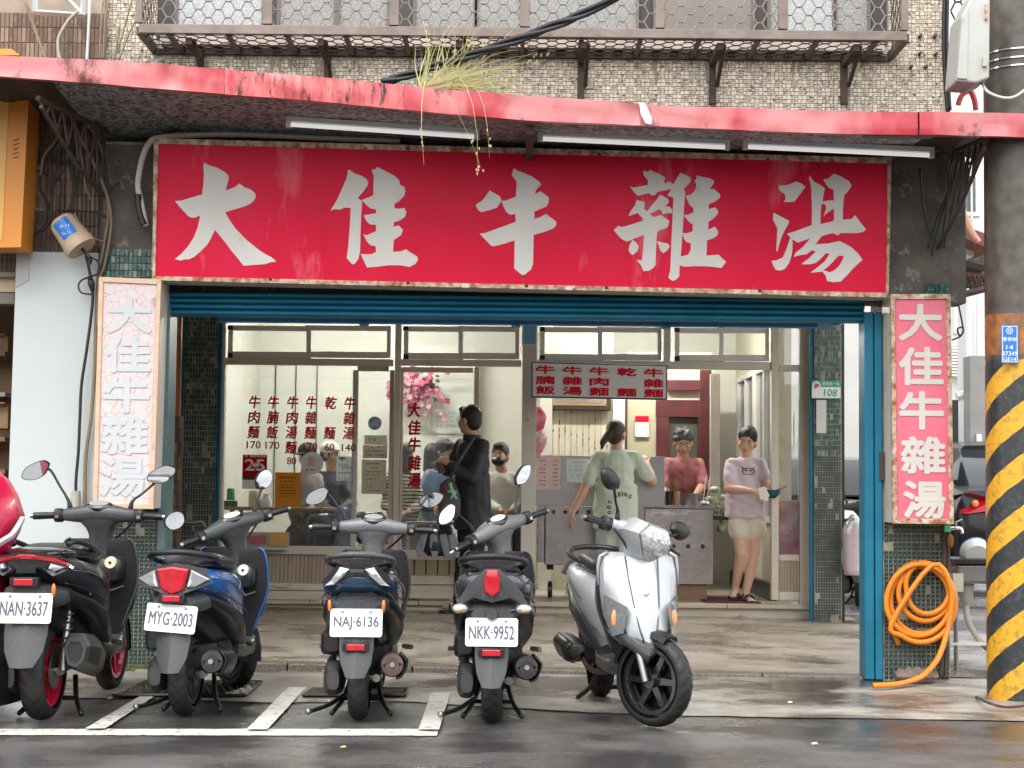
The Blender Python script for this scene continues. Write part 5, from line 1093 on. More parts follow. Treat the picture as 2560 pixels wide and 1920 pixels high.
# red plastic bags hanging by the wide post
M_bag = mat('red_film', (.62, .02, .07), .25, c2=(.75, .30, .34), sc=9, bump=.6, bsc=14)
for k, (x, y, h, lb) in enumerate(((1345, 1060, .30, 'upper red plastic bag hanging by the wide post'), (1347, 1110, .26, 'lower red and white plastic bag hanging by the wide post'))):
    p = W(x, y, 4.15); rs = []
    for i in range(8):
        t = i/7; r_ = .015+.05*math.sin(math.pi*min(1, t*1.15+.05))**.8; rs.append([Vector((p.x + r_*1.0*math.cos(q_*math.pi/6)*(1+.25*math.sin(3*q_+i)), 4.15+r_*.6*math.sin(q_*math.pi/6), p.z+h/2-h*t)) for q_ in range(12)])
    part('plastic_bag', MB().rings(rs), M_bag if k == 0 else mat('red_white_film', (.66, .06, .12), .25, c2=(.80, .72, .72), sc=12, bump=.6, bsc=14), label=lb, cat='bag', group='plastic bags by the post', smooth=1)
# flower basket on the rear wall
fb = thing('flower_basket', 'hanging basket of pink artificial flowers on the rear wall', 'flowers', W(1045, 1035, 6.7))
rnd = random.Random(5); q = [MB(), MB(), MB()]; gl = MB()
for i in range(150):
    x, y = rnd.gauss(1047, 29), 968 + rnd.gauss(0, 20) + (10 if rnd.random() < .3 else 0)
    if i > 125: x, y = rnd.choice((985, 1030, 1105)) + rnd.gauss(0, 9), 1010 + rnd.gauss(0, 14)
    p = W(x, y, 6.6+rnd.uniform(-.1, .15)); ax = Vector((rnd.uniform(-.6, .6), -1, rnd.uniform(-.5, .6))).normalized(); u = ax.orthogonal().normalized(); v = ax.cross(u); s_ = rnd.uniform(.028, .05)
    mb_ = q[rnd.randrange(3)]
    for k in range(6):
        t = k*math.pi/3; d = u*math.cos(t)+v*math.sin(t); w2 = ax.cross(d)
        mb_.add([p, p+d*s_*.6+w2*s_*.35+ax*s_*.25, p+d*s_+ax*s_*.1, p+d*s_*.6-w2*s_*.35+ax*s_*.25], [(0, 1, 2, 3)])
for i in range(60):
    p = W(rnd.gauss(1045, 34), 960+rnd.gauss(0, 18), 6.68); d = Vector((rnd.uniform(-1, 1), -.4, rnd.uniform(-1, .6))).normalized()*.07; w2 = d.cross(Vector((0, 1, 0))).normalized()*.015; gl.add([p, p+d*.5+w2, p+d, p+d*.5-w2], [(0, 1, 2, 3)])
for k, cc in enumerate(((.50, .12, .22), (.60, .30, .36), (.33, .07, .13))): part('petals', q[k], mat('petal_%d' % k, cc, .6), fb, kind='stuff')
part('leaves', gl, mat('dusty_leaf', (.15, .16, .06), .7), fb, kind='stuff'); p = W(1074, 1010, 6.72); part('bracket_hook', MB().tube([p, p+Vector((0, 0, -.2)), p+Vector((.02, 0, -.28))], .012, 6), M_cblw, fb)
# table behind the left pane with things on it
YT = 4.62; tz = W(680, 1268, YT).z
tb = thing('wooden_table', 'brown wooden dining table behind the left pane', 'table', W(690, 1440, YT)); a, b = W(557, 1268, YT).x, W(835, 1268, YT).x
part('table_top', MB().box(a, b, YT, YT+.62, tz-.03, tz), M_wood, tb, bevel=.006)
for x in (a+.08, b-.08):
    for y in (YT+.06, YT+.55): part('leg', MB().box(x-.02, x+.02, y-.02, y+.02, FZ, tz-.03), M_wood, tb)
def small(name, label, cat, x, Y, prof, m, n=14): p = W(x, 1240, Y); return part(name, MB().lathe(prof, n, 'Z', (p.x, Y, tz)), m, label=label, cat=cat, smooth=50)
small('green_cup', 'green plastic cup holder on the table behind the pane', 'cup', 577, YT+.15, [(.0, .06), (.04, .06), (.036, .16), (.03, .17), (0, .17)], mat('green_cup', (.0, .22, .05), .4)); small('cup_stand', 'black stand under the green cup', 'stand', 577, YT+.15, [(.0, .0), (.065, 0), (.065, .055), (0, .058)], M_black)
small('sauce_jar', 'cream sauce jar with dark writing on the table', 'jar', 637, YT+.12, [(0, 0), (.055, 0), (.058, .12), (.05, .15), (0, .155)], mat('cream_jar', (.66, .58, .38), .4)); small('white_jar', 'squat white jar beside the orange notice', 'jar', 666, YT+.1, [(0, 0), (.05, 0), (.053, .06), (.03, .10), (.03, .12), (0, .12)], M_white)
for x, lb in ((700, 'round wooden stool under the left table'), (796, 'round wooden stool beside the dark plastic bags')):
    p = W(x, 1350, YT+.3); s_ = thing('stool', lb, 'stool', (p.x, YT+.3, FZ), 'wooden stools'); part('seat', MB().lathe([(0, .0), (.15, 0), (.155, .02), (.15, .035), (0, .035)], 20, 'Z', (p.x, YT+.3, FZ+.42)), M_wood, s_)
    for k in range(4): d = Vector((math.cos(k*1.57+.7), math.sin(k*1.57+.7), 0)); part('leg', MB().tube([Vector((p.x, YT+.3, FZ+.43))+d*.09, Vector((p.x, YT+.3, FZ))+d*.16], .014, 6), M_wood, s_)
M_bkbag = mat('black_film', (.02, .021, .026), .18, c2=(.05, .05, .07), sc=8, bump=1, bsc=9)
for k, (x, y, w_, h, lb) in enumerate(((800, 1330, .19, .34, 'black plastic bag hanging under the table'), (850, 1320, .13, .38, 'dark blue plastic bag beside the sliding door'), (925, 1320, .16, .30, 'blue black plastic bag behind the certificate'), (760, 1360, .14, .2, 'small black bag on the floor under the table'))):
    p = W(x, y, YT+.05+.05*k); rs = []
    for i in range(9):
        t = i/8; r_ = w_*(.35+.65*math.sin(math.pi*(t*.75+.15))); rs.append([Vector((p.x+r_*math.cos(q_*math.pi/9)*(1+.18*math.sin(4*q_+i*1.3)), p.y+r_*.7*math.sin(q_*math.pi/9), p.z+h/2-h*t)) for q_ in range(18)])
    part('plastic_bag', MB().rings(rs), M_bkbag if k % 2 == 0 else mat('navy_film', (.02, .05, .11), .2, c2=(.03, .10, .22), sc=6, bump=1, bsc=9), label=lb, cat='bag', group='dark plastic bags in the shop', smooth=1)
bx = thing('leaflet_tray', 'grey tray with red and orange leaflets on the window sill', 'tray', W(620, 1366, 3.85)); a, b, c, e = rect(574, 1340, 718, 1376, 3.82)
part('tray', MB().box(a-.3, b, 3.82, 3.97, c, c+.03), mat('dull_steel_tray', (.55, .54, .52), .35, .6), bx, bevel=.008); part('rear_board', MB().box(a, b, 3.96, 3.972, c+.03, e+.03), mat('grey_board', (.40, .38, .34), .6), bx)
part('red_leaflet', MB().box(a+.15, a+.30, 3.95, 3.958, c+.05, e), mat('dull_red_print', (.5, .14, .13), .6), bx); part('orange_leaflet', MB().box(b-.17, b-.02, 3.95, 3.958, c+.04, e+.02), mat('orange_print', (.75, .38, .10), .6), bx)
# greens in bags by the right doorway, red lower poster behind narrow pane
q = MB(); rnd = random.Random(8)
for i in range(26): p = W(1800+rnd.gauss(0, 18), 1262+rnd.gauss(0, 16), 4.75); q.ball(p, rnd.uniform(.03, .06), rnd.uniform(.03, .06), rnd.uniform(.03, .05), 9, 6)
vb = thing('vegetable_bags', 'clear bags of pale greens stacked behind the standing woman', 'bags', W(1800, 1290, 4.75)); part('bags', q, mat('clear_bag_greens', (.62, .66, .50), .3, c2=(.30, .42, .16), sc=9, bump=.8, bsc=18), vb, smooth=1)
q = MB(); fr(q, 1782, 1290, 1850, 1300, 4.7, .4); part('shelf', q, mat('dark_green_tray', (.02, .08, .05), .4), vb)
q = MB(); fr(q, 1948, 1252, 1999, 1386, YS+.045, .01); rp = part('crimson_poster', q, mat('crimson_print', (.42, .03, .10), .4, c2=(.62, .40, .42), sc=7, c3=(.75, .70, .68), sc3=5, t3=.66), label='crimson poster behind the narrow right pane', cat='poster')
part('floor_mat', MB().box(*rect(1760, 1480, 1895, 1512, 4.2)[:2], 4.02, 4.75, FZ+.005, FZ+.016), mat('maroon_mat', (.10, .02, .02), .8), label='dark red door mat under the standing woman', cat='mat', bevel=.004)
# ceiling lamps added just out of view to brighten the shop room
for k, (x, y, lb) in enumerate(((-1.4, 5.4, 'added ceiling tube lamp over the dining tables'), (1.3, 5.2, 'added ceiling tube lamp over the serving counter'))):
    t = thing('added_ceiling_lamp', lb, 'lamp', (x, y, 3.05), 'added ceiling lamps of the shop'); part('housing', MB().box(x-.62, x+.62, y-.06, y+.06, 3.09, 3.148), M_lamp, t); part('tube', MB().tube([(x-.6, y, 3.065), (x+.6, y, 3.065)], .02, 10), mat('added_lamp_tube', (1, .97, .90), .3, emit=110), t, smooth=1)
# cooking things on and behind the counter
def lath(name, label, cat, x, Y, z, prof, m, n=22, group=None): return part(name, MB().lathe(prof, n, 'Z', (W(x, 1240, Y).x, Y, z)), m, label=label, cat=cat, smooth=50, group=group)
lath('soup_pot', 'large steel soup pot on the counter before the woman in pink', 'pot', 1722, YQ+.42, wz, [(0, 0), (.12, 0), (.125, .10), (.13, .11), (.12, .11), (.115, .02)], M_steel)
for k, (x, lb) in enumerate(((1640, 'stack of white bowls behind the splash panel, left of two'), (1650, 'stack of white bowls behind the splash panel, right of two'))):
    q = MB(); p = W(x, 1200, 4.85+.1*k)
    for i in range(7): q.lathe([(.03, .022*i), (.07, .022*i+.05), (.066, .022*i+.05), (.03, .022*i+.006)], 16, 'Z', (p.x-.1*k, p.y, 1.02))
    part('bowl_stack', q, M_white, label=lb, cat='bowls', group='stacked bowls', smooth=50)
part('shelf_board', MB().box(W(1346, 1120, 5.9).x, W(1450, 1120, 5.9).x, 5.82, 5.99, 1.36, 1.38), M_wood, label='thin wooden shelf low on the panelled wall', cat='shelf')
for k, (x, cc, lb) in enumerate(((1356, (.5, .06, .05), 'red sauce bottle on the thin shelf'), (1372, (.25, .13, .05), 'brown sauce bottle on the thin shelf'), (1390, (.6, .55, .4), 'pale seasoning jar on the thin shelf'), (1410, (.04, .16, .08), 'green bottle on the thin shelf'))):
    lath('bottle', lb, 'bottle', x, 5.9, 1.381, [(0, 0), (.032, 0), (.034, .09), (.014, .13), (.014, .16), (0, .16)], mat('bottle_%d' % k, cc, .25), 12, 'bottles on the shelf')
for k, (x, lb) in enumerate(((1762, 'steel ladle leaning on the counter end, left of two'), (1772, 'steel ladle leaning on the counter end, right of two'))):
    p = W(x, 1240, YQ+.15); t = thing('ladle', lb, 'ladle', (p.x, YQ+.15, wz), 'ladles'); part('handle', MB().tube([(p.x-.02, YQ+.15, wz+.01), (p.x+.01, YQ+.15, wz+.26), (p.x+.03, YQ+.15, wz+.27)], .006, 6), M_chrome, t); part('cup', MB().ball((p.x-.025, YQ+.15, wz+.025), .03, .03, .022, 10, 8), M_chrome, t)
lath('tissue_tub', 'round white tissue tub on the table behind the orange notice', 'tub', 720, YT+.3, tz, [(0, 0), (.07, 0), (.075, .10), (0, .11)], M_white)
for k, (x, lb) in enumerate(((752, 'soup bowl on the table before the guest in dark cap'), (800, 'soup bowl on the table before the guest in white cap'))): lath('table_bowl', lb, 'bowl', x, YT+.35, tz, [(.02, 0), (.045, 0), (.085, .06), (.08, .06), (.04, .012), (0, .012)], mat('celadon', (.5, .55, .5), .25), 18, 'bowls on the table')
cl = thing('wall_calendar', 'small wall calendar on the olive plaster wall', 'calendar', W(1605, 1090, 5.95)); a, b, c, e = rect(1588, 1040, 1622, 1092, 5.97); part('sheet', MB().box(a, b, 5.97, 5.975, c, e), M_paper, cl); part('red_header', MB().box(a, b, 5.967, 5.971, e-.06, e), M_inkr, cl)
# ================================================================== alley behind
YA = 12.5
ah = thing('alley_house', 'white house with barred windows at the end of the alley', 'building', (5.5, YA, .3))
part('wall', MB().box(1.5, 12, YA, YA+.3, 0, 9), mat('bright_render', (.78, .77, .74), .7, c2=(.66, .65, .62), sc=1.2), ah)
def house_win(x0, y0, x1, y1, bars_=6):
    a, b, c, e = rect(x0, y0, x1, y1, YA-.03); f = MB().box(a, b, YA-.03, YA-.002, c, c+.06).box(a, b, YA-.03, YA-.002, e-.06, e).box(a, a+.06, YA-.03, YA-.002, c+.06, e-.06).box(b-.06, b, YA-.03, YA-.002, c+.06, e-.06)
    w_ = part('window', f, M_aluw, ah); part('pane', MB().box(a+.06, b-.06, YA-.015, YA-.004, c+.06, e-.06), mat('dim_pane', (.12, .13, .14), .15), w_)
    for i in range(bars_): X = a+(b-a)*(i+1)/(bars_+1); part('bar', MB().box(X-.012, X+.012, YA-.08, YA-.06, c-.05, e+.05), M_aluw, w_)
house_win(2384, 758, 2434, 834, 0); house_win(1940, 1030, 1995, 1105, 6); house_win(1860, 1000, 1915, 1090, 4); house_win(2380, 430, 2450, 540, 2)
for i in range(12):
    q = MB(); fr(q, 2378, 852+i*7.6, 2442, 857+i*7.6, YA-.12, .04); part('louvre', q, M_aluw, ah)
for x, Y, r_ in ((2424, 11.5, .05), (2440, 11.3, .04), (2398, 10.6, .06), (2412, 10.4, .05)):
    p = W(x, 1000, Y); part('drainpipe', MB().tube([(p.x, Y, .3), (p.x+.06, Y, 4.2)], r_, 8), M_white, ah)
part('cross_pipe', MB().tube([W(2392, 992, 10), W(2480, 970, 10)], .06, 8), M_aluw, ah)
q = MB(); fr(q, 2426, 890, 2500, 1190, 9.5, .3); part('grey_wing', q, mat('grey_render', (.36, .35, .34), .8, c2=(.26, .25, .24), sc=2), ah)
q = MB(); fr(q, 2442, 1085, 2455, 1140, 9.45, .03); part('paper_label', q, M_paper, ah)
q = MB(); fr(q, 2378, 1000, 2396, 1150, 9.0, .2); part('dark_duct', q, M_black, ah)
bl_ = thing('louvred_tower', 'pale blue louvred block seen above the alley roofs', 'building', (8, 20, 0))
a, b, c, e = rect(2340, 380, 2520, 600, 20); part('block', MB().box(a, b, 20, 24, 0, e), mat('pale_blue_clad', (.58, .66, .70), .6), bl_)
for i in range(10): q = MB(); fr(q, 2400, 430+i*13, 2455, 436+i*13, 19.95, .04); part('louvre', q, M_white, bl_)
rf = thing('lean_to_roof', 'broken brown corrugated lean-to roof in the alley', 'roof', W(2420, 600, 3.0))
for k, (px, m) in enumerate((([(2368, 548), (2480, 590), (2480, 625), (2368, 575)], mat('rust_red_sheet', (.30, .10, .07), .7, c2=(.18, .07, .05), sc=6)), ([(2370, 580), (2440, 600), (2435, 640), (2372, 630)], M_white), ([(2368, 600), (2480, 640), (2480, 668), (2368, 640)], M_conc), ([(2372, 640), (2480, 660), (2480, 690), (2372, 672)], MATS['rust_red_sheet']))):
    q = MB(); stuffbox(q, px, 3.0+.3*k, .5); part('sheet', q, m, rf)
q = MB()
for i in range(9):
    A, B = W(2372+i*12, 690, 3.2), W(2384+i*12, 730-(i % 2)*10, 3.2); q.tube([A, B], .02, 4); q.tube([B, W(2396+i*12, 692, 3.2)], .02, 4)
part('truss', q, M_rustd, rf); part('eave', MB().tube([W(2362, 748, 3.0), W(2480, 718, 3.0)], .03, 5), M_rustd, rf)
for i, px in enumerate([[(2390, 500), (2420, 570), (2440, 600)], [(2396, 500), (2426, 575), (2446, 606)]]): cable(['upper salmon pink pipe sloping in the alley', 'lower salmon pink pipe sloping in the alley'][i], px, 2.8, .03, mat('salmon_pipe', (.62, .33, .25), .5), group='salmon pipes in the alley')
# neighbour cage high up right
hm = MB(); o = W(2378, 200, 2.5)
hexmesh(hm, o, Vector((.16, 0, 0)), Vector((0, 0, .075)), 6, 24, .008); part('cage_mesh', hm, M_caged, label='wire cage of the house beyond, seen above the awning', cat='window cage')
part('hanging_lamp_shade', MB().tube(spline([W(2395, 262, 1.0), W(2405, 238, 1.0), W(2425, 228, 1.0), W(2436, 250, 1.0), W(2440, 275, 1.0)], 5), .02, 6), mat('red_black_tube', (.4, .05, .05), .5), label='red and black looped hose above the awning on the right', cat='hose')
# hanging bag in the alley gap
hb = thing('parcel_bag', 'red and white parcel in a clear bag hanging beside the blue post', 'bag', W(2136, 1440, 3.6))
q = MB(); fr(q, 2116, 1330, 2152, 1438, 3.6, .06); part('parcel', q, mat('red_parcel', (.62, .03, .08), .4, c2=(.8, .78, .76), sc=4, c3=(.82, .8, .8), sc3=5, t3=.60), hb, bevel=.02)
q = MB(); rs = []
for i in range(9):
    t = i/8; r_ = (.02, .07, .10, .10, .095, .095, .095, .09, .08)[i]; p = W(2135, 1286+19*i, 3.6); rs.append([Vector((p.x+r_*math.cos(k*math.pi/7)*(1+.1*math.sin(3*k+i)), 3.62+.06*math.sin(k*math.pi/7), p.z)) for k in range(14)])
q.rings(rs); part('clear_bag', q, glass('clear_film', (.95, .95, .95), .25, .3, .2, (.9, .9, .9)), hb, smooth=1)
# cars
def car(label, x, y, z, col, rear=True, L=4.2, Wd=1.72):
    t = thing('parked_car', label, 'car', (x, y, z), 'cars parked in the alley'); Mx = Matrix.Translation((x, y, z)); s = 1 if rear else -1
    if not rear: Mx = Mx @ Matrix.Rotation(math.pi, 4, 'Z') @ Matrix.Translation((0, -L, 0))
    def sec(yy, hw, z0, z1, tuck=.9): return [Mx @ Vector(p) for p in [(-hw*.92, yy, z0), (hw*.92, yy, z0), (hw, yy, z0+.15), (hw*1.0, yy, (z0+z1)/2), (hw*.97, yy, z1-.12), (hw*tuck, yy, z1), (0, yy, z1+.03), (-hw*tuck, yy, z1), (-hw*.97, yy, z1-.12), (-hw, yy, (z0+z1)/2), (-hw, yy, z0+.15)]]
    h = Wd/2
    body = MB().rings([sec(0, h*.86, .36, .80), sec(.06, h*.95, .26, 1.0), sec(.35, h, .22, 1.06), sec(1.2, h, .2, 1.0), sec(2.6, h, .2, .98), sec(3.6, h*.97, .22, .90), sec(L-.1, h*.9, .26, .78), sec(L, h*.8, .34, .66)])
    part('body', body, col, t, smooth=45)
    cab = MB().rings([[Mx @ Vector(p) for p in [(-w_, yy, 1.0), (w_, yy, 1.0), (w_*.96, yy, 1.0+hh*.5), (w_*.8, yy, 1.0+hh), (-w_*.8, yy, 1.0+hh), (-w_*.96, yy, 1.0+hh*.5)]] for yy, w_, hh in ((.32, h*.86, .02), (.85, h*.82, .44), (1.6, h*.82, .50), (2.3, h*.82, .46), (3.05, h*.86, .02))])
    part('glasshouse', cab, mat('car_glass', (.03, .035, .04), .06), t, smooth=35)
    part('roof', MB().rings([[Mx @ Vector(p) for p in [(-w_, yy, zz-.03), (w_, yy, zz-.03), (w_*.9, yy, zz+.03), (0, yy, zz+.045), (-w_*.9, yy, zz+.03)]] for yy, w_, zz in ((.84, h*.66, 1.44), (1.6, h*.68, 1.50), (2.3, h*.66, 1.46))]), col, t, smooth=40)
    for sx in (-1, 1):
        part('tail_light' if rear else 'headlight', MB().rings([[Mx @ Vector((sx*(h*a_*1.025), yy-.05, zz)) for a_, yy, zz in ((.52, -.01, .94), (.54, -.015, .84), (.84, .02, .80), (.99, .30, .84), (.99, .34, .96), (.80, .02, 1.0))], [Mx @ Vector((sx*(h*a_), yy+.05, zz)) for a_, yy, zz in ((.52, -.01, .94), (.54, -.015, .84), (.82, .02, .80), (.95, .30, .84), (.95, .34, .96), (.78, .02, 1.0))]]), mat('tail_lens', (.55, .012, .03), .12) if rear else mat('head_lens', (.75, .76, .78), .1), t)
        if rear: part('amber_lens', MB().ball(Mx @ Vector((sx*h*.76, -.05, .90)), .034, .02, .034, 12, 8), mat('amber_lens', (.8, .25, .02), .15), t); part('reflector', MB().ball(Mx @ Vector((sx*h*.62, .02, .52)), .035, .015, .035, 10, 6), MATS['tail_lens'], t)
        for yy in (.75, L-.8):
            wl = part('wheel', MB().lathe([(.18, -.1), (.30, -.1), (.32, -.06), (.32, .06), (.30, .1), (.18, .1)], 22, 'X', Mx @ Vector((sx*h*.9, yy, .32))), M_black, t, smooth=40); part('rim', MB().lathe([(0, -.085), (.19, -.102), (.19, .102), (0, .085)], 16, 'X', Mx @ Vector((sx*h*.9, yy, .32))), M_chrome, wl)
    part('bumper_strip', MB().box(-h*.8, h*.8, -.02, .08, .40, .44, Mx), M_black, t); part('number_plate', MB().box(-.19, .19, -.02, .02, .62, .76, Mx), M_paper, t)
    return t
car('black car with red tail light parked behind the sink', 5.02, 5.0, .22, mat('black_car_paint', (.010, .010, .011), .22, coat=.25, spec=.3))
car('pale silver car seen through the shop side windows', 3.95, 8.3, .17, mat('silver_car_paint', (.62, .63, .64), .2, .3, coat=1), rear=False)
# ================================================================== scooters
M_pl = mat('scooter_plastic', (.012, .0125, .0135), .34, c2=(.022, .022, .024), sc=5, bump=.04, bsc=30, drops=.25, rv=.15, spec=.4)
M_plg = mat('scooter_grey_plastic', (.05, .052, .055), .3, c2=(.075, .077, .08), sc=4, drops=.25, rv=.15)
M_seat = mat('wet_vinyl', (.018, .018, .02), .3, bump=.15, bsc=60, drops=.35)
M_tyre = mat('tyre_rubber', (.014, .014, .0145), .5, c2=(.024, .023, .022), sc=9, rv=.25, spec=.4)
M_eng = mat('engine_alloy', (.10, .10, .098), .45, .5, c2=(.05, .05, .05), sc=9, bump=.15)
M_alloy = mat('cast_alloy', (.42, .41, .39), .35, .9, c2=(.30, .29, .27), sc=9)
M_mirror = mat('mirror_glass', (.86, .88, .90), .03, 1)
M_rlens = mat('red_lens', (.60, .012, .03), .1, coat=.6, c2=(.42, .006, .015), sc=30)
M_clens = mat('clear_lens', (.56, .575, .585), .10, .55, c2=(.36, .37, .38), sc=60, amt=.5, coat=.6)
M_alens = mat('orange_lens', (.80, .20, .03), .12, coat=.5)
M_plate = mat('plate_white', (.80, .81, .80), .4)
M_pink_ink = mat('plate_ink', (.10, .10, .15), .5)
M_muff = mat('muffler_black', (.035, .035, .036), .35, .3, c2=(.07, .06, .055), sc=7); M_muffr = mat('muffler_burnt', (.17, .11, .10), .4, .5, c2=(.10, .075, .07), sc=6)
M_blk = mat('gloss_black', (.012, .012, .014), .12, coat=.8, drops=.3)
def se(c, u, v, a, b, e=2.4, n=20, bt=None):
    """superellipse ring around c; bt = other half height below"""
    r_ = []
    for k in range(n):
        q = 2*math.pi*k/n; cs, sn = math.cos(q), math.sin(q); bb = b if (sn >= 0 or bt is None) else bt
        r_.append(Vector(c) + Vector(u)*(a*math.copysign(abs(cs)**(2/e), cs)) + Vector(v)*(bb*math.copysign(abs(sn)**(2/e), sn)))
    return r_
UX, UY, UZ = (1, 0, 0), (0, 1, 0), (0, 0, 1)
def along_y(L, e=2.4, n=20):        # L: (y, cx, cz, hw, hh[, hh_below])
    return [se((t[1], t[0], t[2]), UX, UZ, t[3], t[4], e, n, t[5] if len(t) > 5 else None) for t in L]
def tyre(mb, c, Rr=.215, w_=.10, nt=22, seg=132, kind=0):
    c = Vector(c); rs = []; m_ = 17
    for i in range(seg):
        th = 2*math.pi*i/seg; ring = []
        for j in range(m_):
            ph = -1.85 + 3.7*j/(m_-1); x = (w_/2)*math.sin(ph) if abs(ph) < 1.57 else math.copysign((w_/2)*(1-.10*(abs(ph)-1.57)), ph)
            r_ = Rr - (w_*.55)*(1-math.cos(ph))*.72
            f = (i/seg*nt + abs(x)/w_*(1.9 if kind == 0 else -1.6) + (.5 if x > 0 else 0)) % 1
            if f < .15 and .08 < abs(x)/w_ < .46: r_ -= .007
            if kind == 2 and abs(abs(x)/w_-.12) < .04: r_ -= .006
            ring.append(c + Vector((x, r_*math.cos(th), r_*math.sin(th))))
        rs.append(ring)
    n_ = m_; P = [p for r_ in rs for p in r_]; F = []
    for i in range(seg):
        j2 = (i+1) % seg
        for j in range(n_-1): F.append((i*n_+j, j2*n_+j, j2*n_+j+1, i*n_+j+1))
    return mb.add(P, F)
def wheel(par, c, rim_m, X=None, Rr=.215, w_=.10, spokes=5, kind=0, name='wheel', disc=1, stripe=False):
    X = X or Matrix()
    h = part(name, tyre(MB(), c, Rr, w_, kind=kind).xf(X), M_tyre, par, smooth=50, world=False)
    q = MB(); ri = Rr-.075
    q.lathe([(ri+.012, -w_*.40), (ri+.012, w_*.40), (ri-.006, w_*.40), (ri-.016, w_*.25), (ri-.018, 0), (ri-.016, -w_*.25), (ri-.006, -w_*.40)], 40, 'X', c)
    q.lathe([(.0, -.045), (.035, -.045), (.035, .045), (.0, .045)], 16, 'X', c)
    for k in range(spokes):
        a = 2*math.pi*k/spokes; d = Vector((0, math.cos(a), math.sin(a))); e_ = Vector((0, -math.sin(a), math.cos(a)))
        P = [Vector(c)+d*r_+e_*s_*wd+Vector((x, 0, 0)) for r_, wd in ((.02, .020), (ri, .013)) for s_ in (-1, 1) for x in (-.018, .018)]
        q.add(P, [(0, 1, 3, 2), (4, 6, 7, 5), (0, 4, 5, 1), (2, 3, 7, 6), (0, 2, 6, 4), (1, 5, 7, 3)])
    part('rim', q.xf(X), rim_m, h, smooth=40, world=False)
    if disc:
        part('brake_disc', MB().lathe([(.05, .050*disc), (.088, .050*disc), (.088, .055*disc), (.05, .055*disc)], 28, 'X', c).xf(X), M_alloy, h, world=False)
    if stripe:
        part('white_pinstripe', MB().lathe([(ri+.020, -w_*.455), (ri+.027, -w_*.462), (ri+.027, -w_*.455), (ri+.020, -w_*.44)], 48, 'X', c).xf(X), M_tagw, h, world=False)
    return h
def mirror(par, side, stem0, stem1, c, w_, h_, tilt, yaw, X, shape=0, glass_=True, up=9):
    out = [[(-.5, .05), (-.38, .40), (-.05, .5), (.28, .42), (.5, .02), (.40, -.28), (.10, -.5), (-.22, -.42)], [(-.48, .18), (-.25, .46), (.15, .5), (.45, .28), (.5, -.08), (.30, -.42), (-.10, -.5), (-.42, -.25)]][shape]
    pts = [(x*w_*side, y*h_) for x, y in out]
    P = [Vector((x, y, 0)) for x, y in pts]; P = [p for p in spline(P + [P[0]], 4)[:-1]]
    Mm = X @ Matrix.Translation(c) @ Matrix.Rotation(R(yaw), 4, 'Z') @ Matrix.Rotation(R(up), 4, 'X') @ Matrix(((1,0,0,0),(0,0,-1,0),(0,1,0,0),(0,0,0,1))) @ Matrix.Rotation(R(tilt)*side, 4, 'Z')
    a0 = X @ Vector(stem0); a1 = Mm @ Vector((-side*w_*.40, -h_*.30, -.014))
    part('mirror_stem', MB().tube(spline([a0, a0+(X.to_3x3() @ Vector((side*.012, 0, .045))), a0.lerp(a1, .55)+Vector((0, 0, .012)), a1, Mm @ Vector((-side*w_*.15, -h_*.1, -.02))], 3), [.015, .014, .012, .009, .007, .0065, .0065, .0065, .007, .0075, .008, .008, .008], 8), M_pl, par, smooth=1, world=False)
    n_ = len(P); q = MB(); rs = []
    for s_, d in ((.97, .004), (1.0, 0), (1.0, -.012), (.8, -.028), (.4, -.036)): rs.append([Mm @ Vector((p.x*s_, p.y*s_, d)) for p in P])
    q.rings(rs); hd = part('mirror_head', q, M_pl, par, smooth=45, world=False)
    q = MB(); q.add([Mm @ Vector((p.x*.92, p.y*.92, .0055)) for p in P], [tuple(range(n_))]); part('mirror_glass', q, M_mirror, hd, world=False)
